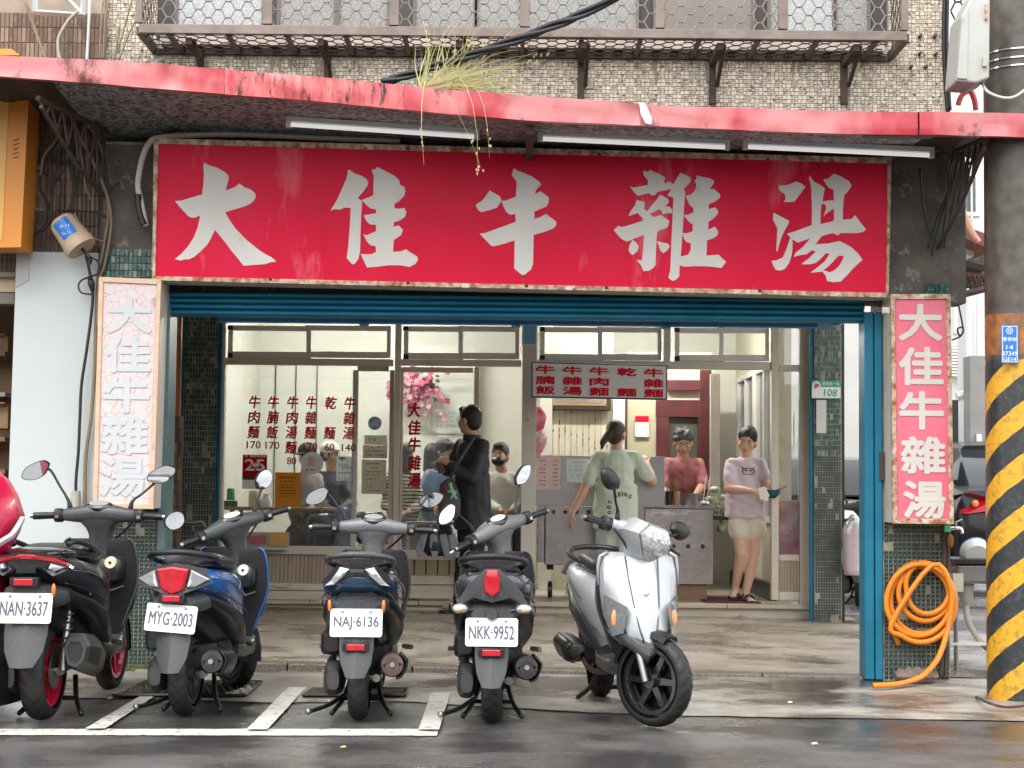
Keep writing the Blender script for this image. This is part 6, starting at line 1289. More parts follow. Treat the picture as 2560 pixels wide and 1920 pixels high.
def scooter(label, rear_px, front_px, cfg, group='scooters parked at the kerb', at=None, rz=None):
    if at is None:
        a = G(*rear_px, .004); b = G(*front_px, .004); d = b-a; hd = math.atan2(-d.x, d.y); loc = (a.x, a.y, .004)
    else: loc = at; hd = rz
    t = thing('motor_scooter', label, 'scooter', loc, group, hd)
    P = lambda name, mb, m, par=None, smooth=45, **k: part(name, mb, m, par or t, smooth=smooth, world=False, **k)
    g = cfg.get; body, trim, acc = g('body'), g('trim', M_pl), g('acc', M_plg)
    wb = 1.24; st = g('steer', 0); lean = Matrix.Rotation(R(g('lean', 0)), 4, 'Y')
    piv = Vector((0, .98, 0)); piv = Vector((0, .97, .90)); X = Matrix.Translation(piv) @ Matrix.Rotation(R(st), 4, Vector((0, -.42, .91))) @ Matrix.Translation(-piv)
    fp = Vector((0, wb-.06, 0)); XF = Matrix.Translation(fp) @ Matrix.Rotation(R(st), 4, 'Z') @ Matrix.Translation(-fp)
    RR = g('R', .215)
    wheel(t, (0, 0, RR), g('rim', M_eng), None, RR, g('tw', .10), 5, g('tread', 0), 'rear_wheel', 1 if g('disc') else 0)
    wheel(t, (0, wb, RR), g('rim', M_eng), XF, RR, .095, g('spokes', 5), g('tread', 0), 'front_wheel', -1, g('stripe', False))
    # engine and belt case (left), air box, exhaust (right), shocks
    P('belt_case', MB().rings(along_y([(-.15, -.125, .22, .03, .05), (-.10, -.13, .22, .048, .085), (.05, -.13, .225, .052, .10), (.25, -.13, .24, .05, .085), (.42, -.125, .26, .048, .095), (.52, -.12, .27, .03, .06)], 3)), M_eng)
    P('air_box', MB().rings(along_y([(-.12, -.14, .40, .035, .04), (-.09, -.14, .40, .055, .06), (.18, -.14, .41, .055, .06), (.22, -.14, .41, .04, .04)], 5)), M_pl)
    P('engine_block', MB().rings(along_y([(.06, .0, .30, .06, .07), (.2, 0, .30, .11, .09), (.42, 0, .30, .10, .09), (.5, 0, .30, .05, .05)], 3)), M_eng)
    P('swing_arm', MB().tube([(.085, -.02, RR), (.09, .2, RR+.03), (.07, .35, RR+.06)], .022, 8), M_alloy)
    for sx in g('shocks', (-1,)):
        pts = []
        for i in range(73):
            s_ = i/72; c_ = Vector((sx*.105, -.03+.10*s_, .33+.25*s_)); a_ = i/72*2*math.pi*7; pts.append(c_ + Vector((math.cos(a_)*.026, math.sin(a_)*.024, 0)))
        P('spring', MB().tube(pts, .0055, 5), M_pl if sx < 0 else M_eng); P('damper', MB().tube([(sx*.105, -.045, .24), (sx*.105, -.02, .36), (sx*.105, .07, .6)], [.02, .017, .012], 8), M_alloy)
    mu = g('muffler', 0)
    if mu == 0:     # round can with shield
        c0, c1 = Vector((.175, -.17, .30)), Vector((.155, .30, .265)); ax = (c1-c0).normalized()
        q = MB().tube([c0+ax*.012, c0, c0+ax*.004, c0+ax*.03, c0+ax*.30, c0+ax*.40, c1], [.0, .035, .056, .064, .064, .045, .02], 20, False); e_ = P('muffler', q, g('muff', M_muff))
        P('outlet', MB().tube([c0-ax*.03, c0+ax*.02], [.013, .014], 10), M_alloy, e_)
        q = MB(); rs = []
        for i in range(7):
            th = -1.3+2.3*i/6; r_ = .074 + .004*math.sin(i*2); o_ = Vector((math.cos(th)*r_, 0, math.sin(th)*r_)); rs.append([c0+ax*(.0)+o_, c0+ax*.05+o_*1.08, c0+ax*.26+o_*1.06, c0+ax*.34+o_*.9])
        q.add([p for r_ in rs for p in r_], [(i*4+k, i*4+k+1, i*4+k+5, i*4+k+4) for i in range(6) for k in range(3)]); sh_ = P('heat_shield', q, M_pl, e_); sm = sh_.modifiers.new('t', 'SOLIDIFY'); sm.thickness = .006
    else:           # faceted sport can
        rs = []
        for y, hw, hh, cz, cx in ((-.17, .055, .07, .34, .20), (-.15, .068, .088, .34, .20), (.02, .075, .095, .31, .195), (.20, .065, .085, .27, .185), (.30, .03, .04, .25, .165)):
            rs.append([Vector((cx+hw*a_, y, cz+hh*b_)) for a_, b_ in ((-.95, .35), (-.55, 1), (.55, 1), (1, .35), (.75, -.55), (.1, -1), (-.6, -.8))])
        e_ = P('muffler', MB().rings(rs), M_muff, smooth=25); P('end_cap', MB().rings([[Vector((.20+(p.x-.20)*k_, y, .34+(p.z-.34)*k_)) for p in rs[0]] for k_, y in ((1.0, -.168), (1.0, -.178), (.72, -.178), (.66, -.15))], cap=False), M_plg, e_, smooth=25)
        P('outlet', MB().tube([(.20, -.165, .345), (.20, -.14, .345)], [.03, .02], 14), M_black, e_)
    P('header_pipe', MB().tube(spline([(.15, .25, .25), (.13, .40, .2), (.06, .5, .2), (0, .48, .26)], 4), .016, 8), M_muffr)
    # body
    tz = g('tz', .0)
    panel = MB().rings(along_y([(-.285, 0, .735+tz, .045, .022), (-.26, 0, .73+tz, .115, .045), (-.18, 0, .715+tz, .165, .065, .075), (-.05, 0, .70+tz, .192, .075, .10), (.15, 0, .665, .205, .10, .13), (.35, 0, .62, .20, .13, .16), (.52, 0, .56, .175, .16, .19), (.64, 0, .50, .13, .16, .19), (.68, 0, .47, .09, .12, .14)], 2.7, 28))
    P('tail_cowl', panel, body)
    P('side_cover', MB().rings(along_y([(-.22, 0, .64, .10, .03), (-.1, 0, .60, .175, .04), (.15, 0, .53, .212, .06), (.40, 0, .45, .205, .09), (.60, 0, .38, .17, .08), (.70, 0, .33, .14, .04)], 3, 24)), trim)
    P('inner_fender', MB().rings(along_y([(-.20, 0, .56, .07, .05), (-.05, 0, .50, .10, .08), (.2, 0, .45, .12, .12), (.45, 0, .40, .12, .10)], 3)), M_pl)
    P('seat', MB().rings(along_y([(-.15, 0, .788, .07, .018), (-.10, 0, .795, .115, .034), (.05, 0, .80, .14, .045), (.22, 0, .79, .145, .05), (.38, 0, .765, .14, .055), (.55, 0, .765, .115, .05), (.66, 0, .745, .07, .035), (.69, 0, .735, .04, .02)], 2.6, 24)), M_seat)
    ru = g('rail', 1)
    if ru == 1: P('grab_rail', MB().tube(spline([(.135, .12, .785), (.158, .0, .80), (.165, -.12, .825), (.13, -.22, .845), (.06, -.255, .855), (0, -.262, .857), (-.06, -.255, .855), (-.13, -.22, .845), (-.165, -.12, .825), (-.158, 0, .80), (-.135, .12, .785)], 4), .0165, 8), g('railm', M_pl), smooth=1)
    elif ru == 2:
        P('rear_spoiler', MB().rings(along_y([(-.27, 0, .80, .09, .010), (-.24, 0, .805, .13, .018), (-.12, 0, .80, .15, .03), (.0, 0, .79, .15, .03)], 2.8, 24)), M_blk)
        for sx in (-1, 1): P('grab_handle', MB().tube(spline([(sx*.15, .30, .80), (sx*.165, .12, .835), (sx*.155, -.05, .855), (sx*.13, -.10, .84)], 4), .014, 8), M_pl, smooth=1)
    # rear lamps
    L_ = g('lamp')
    def lens(name, pts, y, m, d=.03, par=None, bul=.012):
        """pts (x, z) outline facing the rear, slightly domed"""
        c_ = (sum(p[0] for p in pts)/len(pts), sum(p[1] for p in pts)/len(pts)); rs = []
        for k_, yy in ((1, d), (1, 0), (.86, -bul*.7), (.45, -bul)): rs.append([Vector((c_[0]+(x-c_[0])*k_, y+yy+abs(x)*g('wrap', .16), c_[1]+(z-c_[1])*k_)) for x, z in pts])
        return P(name, MB().rings(rs), m, par, smooth=30)
    mir = lambda pts: [(-x, z) for x, z in pts][::-1]
    if L_ == 'big':
        b_ = lens('lamp_bezel', [(-.19, .70), (-.15, .775), (0, .80), (.15, .775), (.19, .70), (.07, .655), (0, .63), (-.07, .655)], -.300, M_plg, .05, bul=0)
        lens('tail_light', [(-.082, .772), (0, .785), (.082, .772), (.058, .672), (0, .642), (-.058, .672)], -.314, M_rlens, .05, b_); 
        for s_ in (1, -1):
            pts = [(.092, .77), (.185, .722), (.115, .682), (.07, .678)]; lens('turn_lens', pts if s_ > 0 else mir(pts), -.308, M_clens, .04, b_); P('bulb', MB().ball((s_*.105, -.29, .718), .016, .012, .016, 8, 6), M_alens, b_)
    elif L_ == 'wide':
        b_ = lens('lamp_bezel', [(-.20, .735), (-.13, .795), (0, .81), (.13, .795), (.20, .735), (.12, .70), (.07, .735), (-.07, .735), (-.12, .70)], -.305, M_blk, .06, bul=0)
        lens('tail_light', [(-.20, .752), (-.13, .785), (-.05, .792), (-.035, .80), (.035, .80), (.05, .792), (.13, .785), (.20, .752), (.12, .772), (.04, .782), (-.04, .782), (-.12, .772)], -.324, M_rlens, .03, b_, .004)
        for s_ in (1, -1): pts = [(.11, .762), (.18, .742), (.13, .722), (.10, .735)]; lens('turn_lens', pts if s_ > 0 else mir(pts), -.318, M_clens, .02, b_)
        P('vent_badge', MB().box(-.045, .045, -.32, -.29, .715, .742), M_black, b_)
    elif L_ == 'clear':
        b_ = lens('lamp_bezel', [(-.185, .71), (-.12, .79), (0, .805), (.12, .79), (.185, .71), (.09, .735), (0, .755), (-.09, .735)], -.302, M_blk, .06, bul=0)
        for s_ in (1, -1): pts = [(.04, .785), (.085, .795), (.13, .73), (.165, .70), (.115, .708), (.065, .75)]; lens('tail_lens', pts if s_ > 0 else mir(pts), -.316, M_clens, .03, b_, .006)
        P('light_grille', MB().box(-.035, .035, -.325, -.29, .77, .785), M_plg, b_)
    elif L_ == 'shield':
        b_ = lens('lamp_bezel', [(-.19, .60), (-.12, .72), (-.03, .795), (.03, .795), (.12, .72), (.19, .60), (.10, .655), (0, .63), (-.10, .655)], -.295, M_plg, .06, bul=.004)
        lens('tail_light', [(-.026, .79), (.026, .79), (.040, .745), (.036, .68), (0, .655), (-.036, .68), (-.040, .745)], -.312, M_rlens, .04, b_, .016)
        for s_ in (1, -1):
            P('indicator_stalk', MB().tube([(s_*.06, -.26, .585), (s_*.13, -.27, .592)], .008, 6), M_pl); P('indicator', MB().ball((s_*.158, -.275, .598), .042, .026, .025, 14, 10), M_clens); P('indicator_tip', MB().ball((s_*.164, -.283, .596), .026, .022, .016, 12, 8), mat('peach_lens', (.85, .48, .28), .15))
        P('lock_badge', MB().lathe([(0, -.31), (.026, -.31), (.03, -.30), (.03, -.26)], 18, 'Y', (0, 0, .575)), M_plg)
    # tail bracket, plate, reflector, mudguard
    pz, py_ = g('pz', .52), g('py', -.285)
    P('tail_bracket', MB().rings(along_y([(py_+.02, 0, pz+.06, .10, .05), (-.18, 0, .60, .15, .06), (-.08, 0, .60, .16, .05)], 3, 20)), acc)
    Mp = Matrix.Translation((g('px', 0), py_, pz)) @ Matrix.Rotation(R(g('ptilt', 0)), 4, 'Y') @ Matrix.Rotation(R(-12), 4, 'X') @ FACE
    out_ = []
    for cx, cy, a0 in ((.118, .058, 0), (-.118, .058, 90), (-.118, -.058, 180), (.118, -.058, 270)):
        for k in range(4): out_.append((cx+.012*math.cos(R(a0+30*k)), cy+.012*math.sin(R(a0+30*k))))
    pl_ = P('number_plate', MB().prism(out_, Mp, .004), M_plate, smooth=0)
    q = MB(); letters(q, g('plate'), Mp @ Matrix.Translation((0, 0, .0016)), 0, -.002, .222, .066, .0, thick=.0011); P('plate_number', q, M_pink_ink, pl_, smooth=0)
    for x in (-.07, .07): P('plate_bolt', MB().ball(Mp @ Vector((x, .055, .003)), .007, .005, .007, 8, 6), M_alloy, pl_)
    zr = g('refl', .65)
    P('reflector_mount', MB().box(-.066, .066, py_-.02, py_+.03, zr-.022, zr+.022), M_pl, bevel=.004); P('reflector', MB().box(-.045, .045, py_-.026, py_-.019, zr-.015, zr+.015), M_rlens, smooth=0, bevel=.003)
    mw = g('flap', .085); q = MB(); rs = []
    for z, w2, yy in ((pz-.05, mw, py_+.03), (pz-.12, mw*1.02, py_+.015), (pz-.20, mw*.9, py_-.012), (pz-.27, mw*.55, py_-.045)):
        rs.append([Vector(p) for p in ((-w2, yy+.02, z), (-w2*.55, yy, z), (0, yy-.016, z), (w2*.55, yy, z), (w2, yy+.02, z), (w2, yy+.03, z), (0, yy+.0, z), (-w2, yy+.03, z))])
    q.rings(rs); P('mudguard', q, g('flapm', M_plg), smooth=20)
    for s_ in (1, -1):
        if L_ in ('wide', 'clear'): P('side_reflector', MB().ball((s_*.135, py_+.005, pz+.085), .010, .014, .03, 10, 8), M_alens)
    # floor, leg shield, front apron
    P('floor_board', MB().rings(along_y([(.56, 0, .30, .14, .05), (.66, 0, .275, .155, .045), (.92, 0, .27, .15, .045), (1.0, 0, .30, .13, .05)], 4)), M_plg)
    def shield(zs, m, name):
        rs = []
        for z, hw, yb, yf in zs: rs.append([Vector((x*hw, yb + (yf-yb)*f, z)) for x, f in ((-1, 0), (-.93, .35), (-.66, .74), (-.3, .95), (0, 1), (.3, .95), (.66, .74), (.93, .35), (1, 0), (.6, -.12), (0, -.18), (-.6, -.12))])
        return P(name, MB().rings(rs), m, smooth=g('apr_s', 50))
    shield([(.29, .10, .96, 1.05), (.36, .125, .97, 1.07), (.46, .160, .965, 1.075), (.58, .202, .96, 1.07), (.68, .208, .955, 1.05), (.78, .196, .945, 1.0), (.825, .178, .94, .98), (.84, .15, .94, .965)], trim, 'leg_shield')
    shield(g('apr', [(.335, .06, 1.10, 1.24), (.38, .115, 1.06, 1.27), (.46, .165, 1.04, 1.27), (.58, .195, 1.02, 1.23), (.70, .195, 1.0, 1.16), (.79, .17, .985, 1.09), (.83, .12, .98, 1.03)]), body, 'front_apron')
    P('glove_box', MB().rings(along_y([(.86, .075, .66, .05, .04), (.88, .075, .67, .068, .065), (.96, .075, .68, .075, .075)], 4)), M_pl)
    P('key_bezel', MB().lathe([(0, -.012), (.03, -.012), (.032, 0), (.032, .02)], 20, 'Y', (.085, .862, .715)), g('knob', mat('knob_white', (.78, .77, .72), .4))); P('key_slot', MB().lathe([(0, -.014), (.008, -.014), (.008, 0)], 10, 'Y', (.085, .862, .715)), M_black)
    P('pocket_lip', MB().tube(spline([(-.13, .90, .58), (-.05, .875, .56), (.06, .875, .56), (.15, .90, .59)], 4), .006, 6), M_plg, smooth=1)
    # steering: fork, fender, bars
    q = MB()
    for s_ in (-1, 1): q.tube([Vector((s_*.068, wb, RR)), Vector((s_*.068, wb-.07, .45)), Vector((s_*.05, wb-.12, .60))], [.018, .018, .016], 10)
    P('fork', q.xf(XF), M_alloy)
    rs = []
    for i in range(11):
        a_ = R(g('fa0', -10)+g('fa1', 20)*i); r_ = RR+.022; c_ = Vector((0, wb+r_*math.cos(a_)*.98, RR+r_*math.sin(a_))); n2 = Vector((0, math.cos(a_), math.sin(a_))); w2 = .058
        rs.append([c_+Vector((x*w2, 0, 0))+n2*f for x, f in ((-1, -.035), (-.8, -.005), (0, .006), (.8, -.005), (1, -.035), (.75, -.02), (0, -.008), (-.75, -.02))])
    P('front_fender', MB().rings(rs).xf(XF), g('fender', M_pl))
    neck = [(.74, .072, .05, .985), (.81, .060, .048, .975), (.86, .062, .05, .967), (.895, .076, .054, .962), (.925, .105, .06, .955), (.95, .14, .062, .95), (.972, .165, .058, .945), (.992, .160, .052, .945), (1.008, .125, .046, .945), (1.018, .07, .035, .945)]
    hm_ = g('barm', M_plg)
    P('steering_neck', MB().rings([se((0, c_, z), UX, UY, hw, hd_, 2.8, 24) for z, hw, hd_, c_ in neck]).xf(X), hm_)
    cov = [(-.205, .93, .965, .024, .026), (-.19, .93, .966, .030, .032), (-.14, .935, .968, .042, .040), (-.09, .945, .972, .058, .048), (-.04, .95, .977, .07, .052), (.04, .95, .977, .07, .052), (.09, .945, .972, .058, .048), (.14, .935, .968, .042, .040), (.19, .93, .966, .030, .032), (.205, .93, .965, .024, .026)]
    P('handlebar_cover', MB().rings([se((x, y, z), UY, UZ, a_, b_, 2.5, 20) for x, y, z, a_, b_ in cov]).xf(X), hm_)
    Mi = X @ Matrix.Translation((0, .915, 1.018)) @ Matrix.Rotation(R(30), 4, 'X')
    q = MB(); q.lathe([(0, .014), (.05, .013), (.066, .004), (.074, -.012), (.070, -.02)], 28, 'Z'); q.v = [Mi @ Vector((v.x*1.12, v.y*.62, v.z)) for v in q.v]; ip = P('instrument_hood', q, M_blk)
    q = MB(); q.lathe([(0, .0175), (.034, .0165), (.036, .014)], 20, 'Z'); q.v = [Mi @ Vector((v.x*1.5, v.y*.75, v.z)) for v in q.v]; P('dial', q, g('dial', mat('dial_grey', (.30, .31, .31), .2)), ip)
    for s_ in (-1, 1):
        P('switch_pod', MB().rings([se((s_*x, .925, .963), UY, UZ, a_, b_, 3, 16) for x, a_, b_ in ((.195, .028, .032), (.202, .034, .038), (.236, .034, .037), (.242, .026, .028))]).xf(X), M_pl)
        P('switch_button', MB().box(s_*.222-.010, s_*.222+.010, .888, .897, .948, .966).xf(X), M_alloy, smooth=0)
        gr_ = P('grip', MB().tube([(s_*.238, .918, .962), (s_*.25, .917, .962), (s_*.30, .909, .961), (s_*.345, .90, .959), (s_*.352, .899, .959)], [.017, .0185, .0185, .0195, .017], 12).xf(X), M_pl)
        P('bar_end', MB().tube([(s_*.351, .8995, .959), (s_*.368, .897, .958)], [.0145, .012], 10).xf(X), g('barend', M_alloy), gr_)
        P('brake_lever', MB().tube(spline([(s_*.225, .965, .958), (s_*.27, .972, .95), (s_*.33, .958, .945), (s_*.365, .945, .944)], 4), [.007]*12+[.009], 6).xf(X), g('lever', M_pl), smooth=1)
        mz = g('mir', {}).get(s_, {})
        mirror(t, s_, (s_*.165, .945, 1.0), mz.get('s1', (s_*.265, .955, 1.10)), mz.get('c', (s_*.325, .95, 1.145)), g('mw', .155), g('mh', .082), mz.get('t', 18), mz.get('y', 0), X, g('mshape', 0), up=mz.get('up', 9))
    P('brake_hose', MB().tube(spline([(.19, .96, .95), (.13, 1.0, .89), (.06, 1.01, .83)], 4), .006, 6).xf(X), M_black, smooth=1)
    # seams, hoses and fixings
    for s_ in (-1, 1):
        P('panel_seam', MB().tube(spline([(s_*.150, -.20, .665), (s_*.200, .0, .625), (s_*.216, .2, .575), (s_*.212, .40, .52), (s_*.185, .56, .45)], 4), .0035, 5), M_black, smooth=1)
        P('body_line', MB().tube(spline([(s_*.170, -.16, .722), (s_*.203, .05, .70), (s_*.212, .25, .655), (s_*.203, .42, .60)], 4), .0045, 5), g('line', M_plg), smooth=1)
        P('shield_rim', MB().tube(spline([(s_*.155, .935, .842), (s_*.182, .936, .826), (s_*.199, .942, .78), (s_*.211, .952, .68), (s_*.205, .957, .58), (s_*.163, .962, .46), (s_*.128, .967, .36)], 4), .0065, 6), g('rimm', M_plg), smooth=1)
        for y, z in ((.02, .60), (.30, .53)): P('screw', MB().ball((s_*.213, y, z), .004, .006, .006, 6, 5), M_alloy)
    P('seat_piping', MB().tube(spline([(-.135, .06, .782), (-.11, -.10, .784), (0, -.155, .786), (.11, -.10, .784), (.135, .06, .782)], 4), .004, 5), M_plg, smooth=1)
    P('seat_lip', MB().tube(spline([(.142, .05, .778), (.150, .22, .768), (.144, .40, .745), (.115, .56, .745)], 4), .005, 5), M_black, smooth=1)
    for k in range(5): P('cooling_fin', MB().box(.105, .135, .24+.028*k, .25+.028*k, .24, .36), M_eng, smooth=0)
    P('fan_cover', MB().lathe([(0, .15), (.05, .15), (.075, .13), (.085, .10)], 20, 'X', (0, .32, .30)), M_pl)
    P('brake_cable', MB().tube(spline([(-.02, .30, .40), (-.10, .16, .34), (-.075, .02, .26), (-.06, -.02, .22)], 4), .005, 5), M_black, smooth=1)
    P('wiring_loom', MB().tube(spline([(.06, -.16, .55), (.10, -.05, .50), (.11, .10, .46), (.08, .25, .42)], 4), .006, 5), M_black, smooth=1)
    P('case_bolts', MB().ball((-.183, -.04, .25), .008, .008, .008, 6, 5).ball((-.183, .1, .28), .008, .008, .008, 6, 5).ball((-.183, .1, .18), .008, .008, .008, 6, 5).ball((-.18, .36, .30), .008, .008, .008, 6, 5), M_alloy)
    P('axle_nut', MB().lathe([(0, .072), (.014, .072), (.014, .05)], 6, 'X', (0, 0, RR)), M_alloy, smooth=0)
    # stands
    for s_ in (-1, 1): P('centre_stand_leg', MB().tube(spline([(s_*.07, .30, .18), (s_*.10, .22, .08), (s_*.155, .12, .012)], 3), .013, 6), M_black, smooth=1)
    P('stand_bar', MB().tube([(-.10, .22, .08), (.10, .22, .08)], .012, 6), M_black)
    if g('sstand', True): P('stand_pedal', MB().tube(spline([(-.09, .24, .10), (-.17, .10, .06), (-.23, .03, .045), (-.255, .0, .04)], 3), [.012]*9+[.016], 8), M_black); P('pedal_pad', MB().ball((-.262, -.005, .04), .018, .016, .018, 8, 6), M_alloy)
    for s_ in (-1, 1): P('foot_peg', MB().tube([(s_*.20, .52, .33), (s_*.245, .47, .33)], .014, 8), M_alloy)
    return t, P, X, g
# --- the five in the row
mblue = mat('deep_blue_paint', (.012, .10, .34), .16, coat=.8, drops=.3, c2=(.014, .12, .40), sc=3); mnavy = mat('navy_paint', (.012, .05, .115), .18, coat=.8, drops=.3); msil = mat('silver_paint', (.44, .455, .47), .34, .3, coat=.4, c2=(.39, .405, .42), sc=3, drops=.2); mred = mat('red_wheel', (.55, .012, .05), .25, coat=.5); mgrey = mat('dark_grey_paint', (.055, .06, .068), .2, .2, coat=.8, drops=.3); mgb = mat('matt_graphite', (.028, .030, .036), .3, drops=.3)
mlight = mat('bar_grey', (.20, .205, .21), .35, .3, drops=.35, c2=(.15, .155, .16), sc=4)
decal = lambda P_, body_, tx, x, y, z, w_, h_, tilt, m, rot=0: P_('decal', letters(MB(), tx, Matrix.Translation((x, y, z)) @ Matrix.Rotation(R(tilt), 4, 'Z') @ Matrix(((0,0,1,0),(1,0,0,0),(0,1,0,0),(0,0,0,1))) @ Matrix.Rotation(R(rot), 4, 'Z'), 0, 0, w_, h_), m, smooth=0)
s1, P1, X1, _ = scooter('black scooter with red wheels and wide tail light, leftmost uncovered, plate NAN-3637', (106, 1800), (278, 1722), dict(body=mgb, rim=mred, lamp='wide', rail=2, plate='NAN·3637', muffler=1, R=.235, tw=.118, disc=1, shocks=(-1, 1), py=-.33, pz=.555, refl=.675, steer=0, spokes=5, flap=.10, knob=mat('knob_cream', (.78, .70, .48), .4), mw=.175, mh=.086, tz=.02, sstand=False, mir={-1: dict(c=(-.36, .95, 1.20), s1=(-.285, .955, 1.155), t=-24), 1: dict(c=(.33, .95, 1.185), s1=(.255, .955, 1.135), t=26)}))
s1.scale = (1.05, 1.05, 1.06)
decal(P1, s1, 'X', .214, .36, .655, .07, .045, 8, M_inkr, -20); decal(P1, s1, 'CYGNUS', .213, .18, .70, .16, .032, 5, M_tagw, -20)
s2, P2, X2, _ = scooter('blue scooter with large red tail light, plate MYG-2003', (464, 1789), (618, 1712), dict(body=mblue, line=mblue, rimm=mblue, lamp='big', rail=1, plate='MYG·2003', muff=M_muff, shocks=(-1,), py=-.30, pz=.525, refl=.625, steer=44, px=-.005, ptilt=4, mshape=1, mw=.128, mh=.10, dial=mat('dial_white', (.66, .67, .64), .2), mir={-1: dict(c=(-.33, .95, 1.10), s1=(-.25, .95, 1.085), t=-5, up=7), 1: dict(c=(.285, .95, 1.165), s1=(.225, .955, 1.10), t=35)}))
decal(P2, s2, 'GP', .216, .24, .665, .075, .05, 6, M_tagw, -25)
s3, P3, X3, _ = scooter('navy scooter with clear V shaped tail lamps, plate NAJ-6136', (898, 1799), (936, 1728), dict(body=mnavy, line=M_blk, lamp='clear', rail=1, railm=M_plg, plate='NAJ·6136', muff=M_muffr, barm=mlight, refl=.40, py=-.31, pz=.52, steer=-3, flap=.085, mir={-1: dict(c=(-.335, .95, 1.135), s1=(-.255, .955, 1.075), t=-28, up=10), 1: dict(c=(.325, .95, 1.135), s1=(.25, .955, 1.075), t=26, up=10)}))
decal(P3, s3, 'GP', .2, .0, .735, .07, .05, 5, mat('pink_decal', (.45, .05, .16), .4), -20)
s4, P4, X4, _ = scooter('dark grey scooter with shield shaped red tail light, plate NKK-9952', (1230, 1807), (1242, 1735), dict(body=mgrey, lamp='shield', rail=1, plate='NKK·9952', barm=mlight, refl=.385, py=-.30, pz=.485, steer=45, tread=1, tw=.105, flap=.082, lever=M_tagw, dial=mat('dial_white2', (.62, .64, .64), .15), mir={-1: dict(c=(-.31, .95, 1.15), s1=(-.24, .955, 1.12), t=-20, up=2), 1: dict(c=(.31, .95, 1.20), s1=(.23, .955, 1.12), t=36, up=9)}))
decal(P4, s4, 'JOG', .217, .18, .70, .11, .032, 6, M_tagw, -25)
# silver one facing the street
fc = G(1618, 1818, .004); hd = R(180+8); hdv = Vector((-math.sin(hd), math.cos(hd), 0)); rc = fc - hdv*1.24
s5, P5, X5, _ = scooter('silver scooter parked facing the street with its front wheel turned', None, None, dict(body=msil, trim=mgb, lamp='big', rail=1, plate='NPR·2715', py=-.29, steer=38, rim=M_blk, spokes=6, stripe=True, R=.232, tread=0, barm=msil, apr_s=28, apr=[(.36, .05, 1.12, 1.26), (.41, .115, 1.07, 1.285), (.49, .165, 1.05, 1.27), (.58, .195, 1.03, 1.24), (.68, .205, 1.01, 1.18), (.78, .205, .99, 1.12), (.845, .195, .98, 1.07), (.872, .165, .98, 1.04)], fender=M_pl, fa0=62, fa1=10, sstand=True, mw=.15, mh=.10, mir={-1: dict(c=(-.30, .96, 1.06), s1=(-.24, .955, 1.04), t=10), 1: dict(c=(.30, .95, 1.18), s1=(.22, .955, 1.11), t=30)}), at=(rc.x, rc.y, .004), rz=hd)
# its front: dark chin, lamps, badge, headlight on the bars
q = MB(); rs = []
for z, hw, yb, yf in ((.30, .03, 1.16, 1.20), (.325, .10, 1.10, 1.255), (.36, .15, 1.06, 1.285), (.40, .18, 1.05, 1.285), (.425, .185, 1.05, 1.275)): rs.append([Vector((x*hw, yb+(yf-yb)*f, z + .075*abs(x)**1.2)) for x, f in ((-1, 0), (-.93, .35), (-.66, .74), (-.3, .95), (0, 1.02), (.3, .95), (.66, .74), (.93, .35), (1, 0), (.6, -.12), (0, -.18), (-.6, -.12))])
q.rings(rs); P5('chin_fairing', q, mat('wet_gloss_grey', (.10, .105, .11), .15, .2, coat=.8, drops=.4), smooth=35)
for s_ in (-1, 1):
    pts = [(.105, 1.225, .60), (.195, 1.07, .655), (.198, 1.05, .56), (.165, 1.13, .45), (.125, 1.215, .47)]
    q = MB().rings([[Vector((s_*x, y+.004, z)) for x, y, z in pts], [Vector((s_*(x*.985+.0), y+.020, z)) for x, y, z in pts], [Vector((s_*(.15+(x-.15)*.5), 1.145+(y-1.145)*.5+.024, .545+(z-.545)*.5)) for x, y, z in pts]]); P5('front_indicator', q, M_clens, smooth=20); P5('indicator_bulb', MB().ball((s_*.155, 1.16, .54), .018, .012, .045, 10, 8), mat('peach_bulb', (.85, .36, .12), .2))
    P5('apron_groove', MB().tube([(s_*.085, 1.078, .855), (s_*.078, 1.135, .74), (s_*.066, 1.205, .62), (s_*.045, 1.262, .49), (s_*.028, 1.285, .43)], .0045, 6), M_plg, smooth=1); P5('apron_ear', MB().tube([(s_*.165, 1.01, .872), (s_*.20, 1.0, .85), (s_*.212, .995, .79), (s_*.212, 1.01, .70)], [.008, .011, .009, .006], 6), msil, smooth=1)
P5('nose_grille', MB().rings([[Vector(p) for p in ((-.075, 1.262, .455), (0, 1.29, .425), (.075, 1.262, .455), (.05, 1.28, .43), (0, 1.296, .41), (-.05, 1.28, .43))], [Vector(p) for p in ((-.07, 1.25, .455), (0, 1.27, .425), (.07, 1.25, .455), (.05, 1.26, .43), (0, 1.27, .41), (-.05, 1.26, .43))]]), M_blk)
P5('badge', MB().tube([(-.026, 1.165, .70), (-.016, 1.186, .668), (0, 1.196, .655), (.016, 1.186, .668), (.026, 1.165, .70)], .005, 5), M_alloy, smooth=0)
hl = [(-.105, .945), (-.06, .995), (.06, .995), (.105, .945), (.055, .865), (0, .845), (-.055, .865)]
q = MB().rings([[Vector((x*k_, y, .925+(z-.925)*k_)) for x, z in hl] for k_, y in ((1.45, .94), (1.6, 1.0), (1.42, 1.06), (1.28, 1.085))]).xf(X5); P5('headlight_cowl', q, msil, smooth=40)
q = MB().rings([[Vector((x*k_, y, .925+(z-.925)*k_)) for x, z in hl] for k_, y in ((1.24, 1.075), (1.2, 1.096), (.7, 1.108), (.2, 1.11))]).xf(X5); hlp = P5('headlight', q, mat('headlamp_glass', (.30, .31, .32), .06, .75, c2=(.62, .63, .64), sc=45, amt=.8, coat=1), smooth=30)
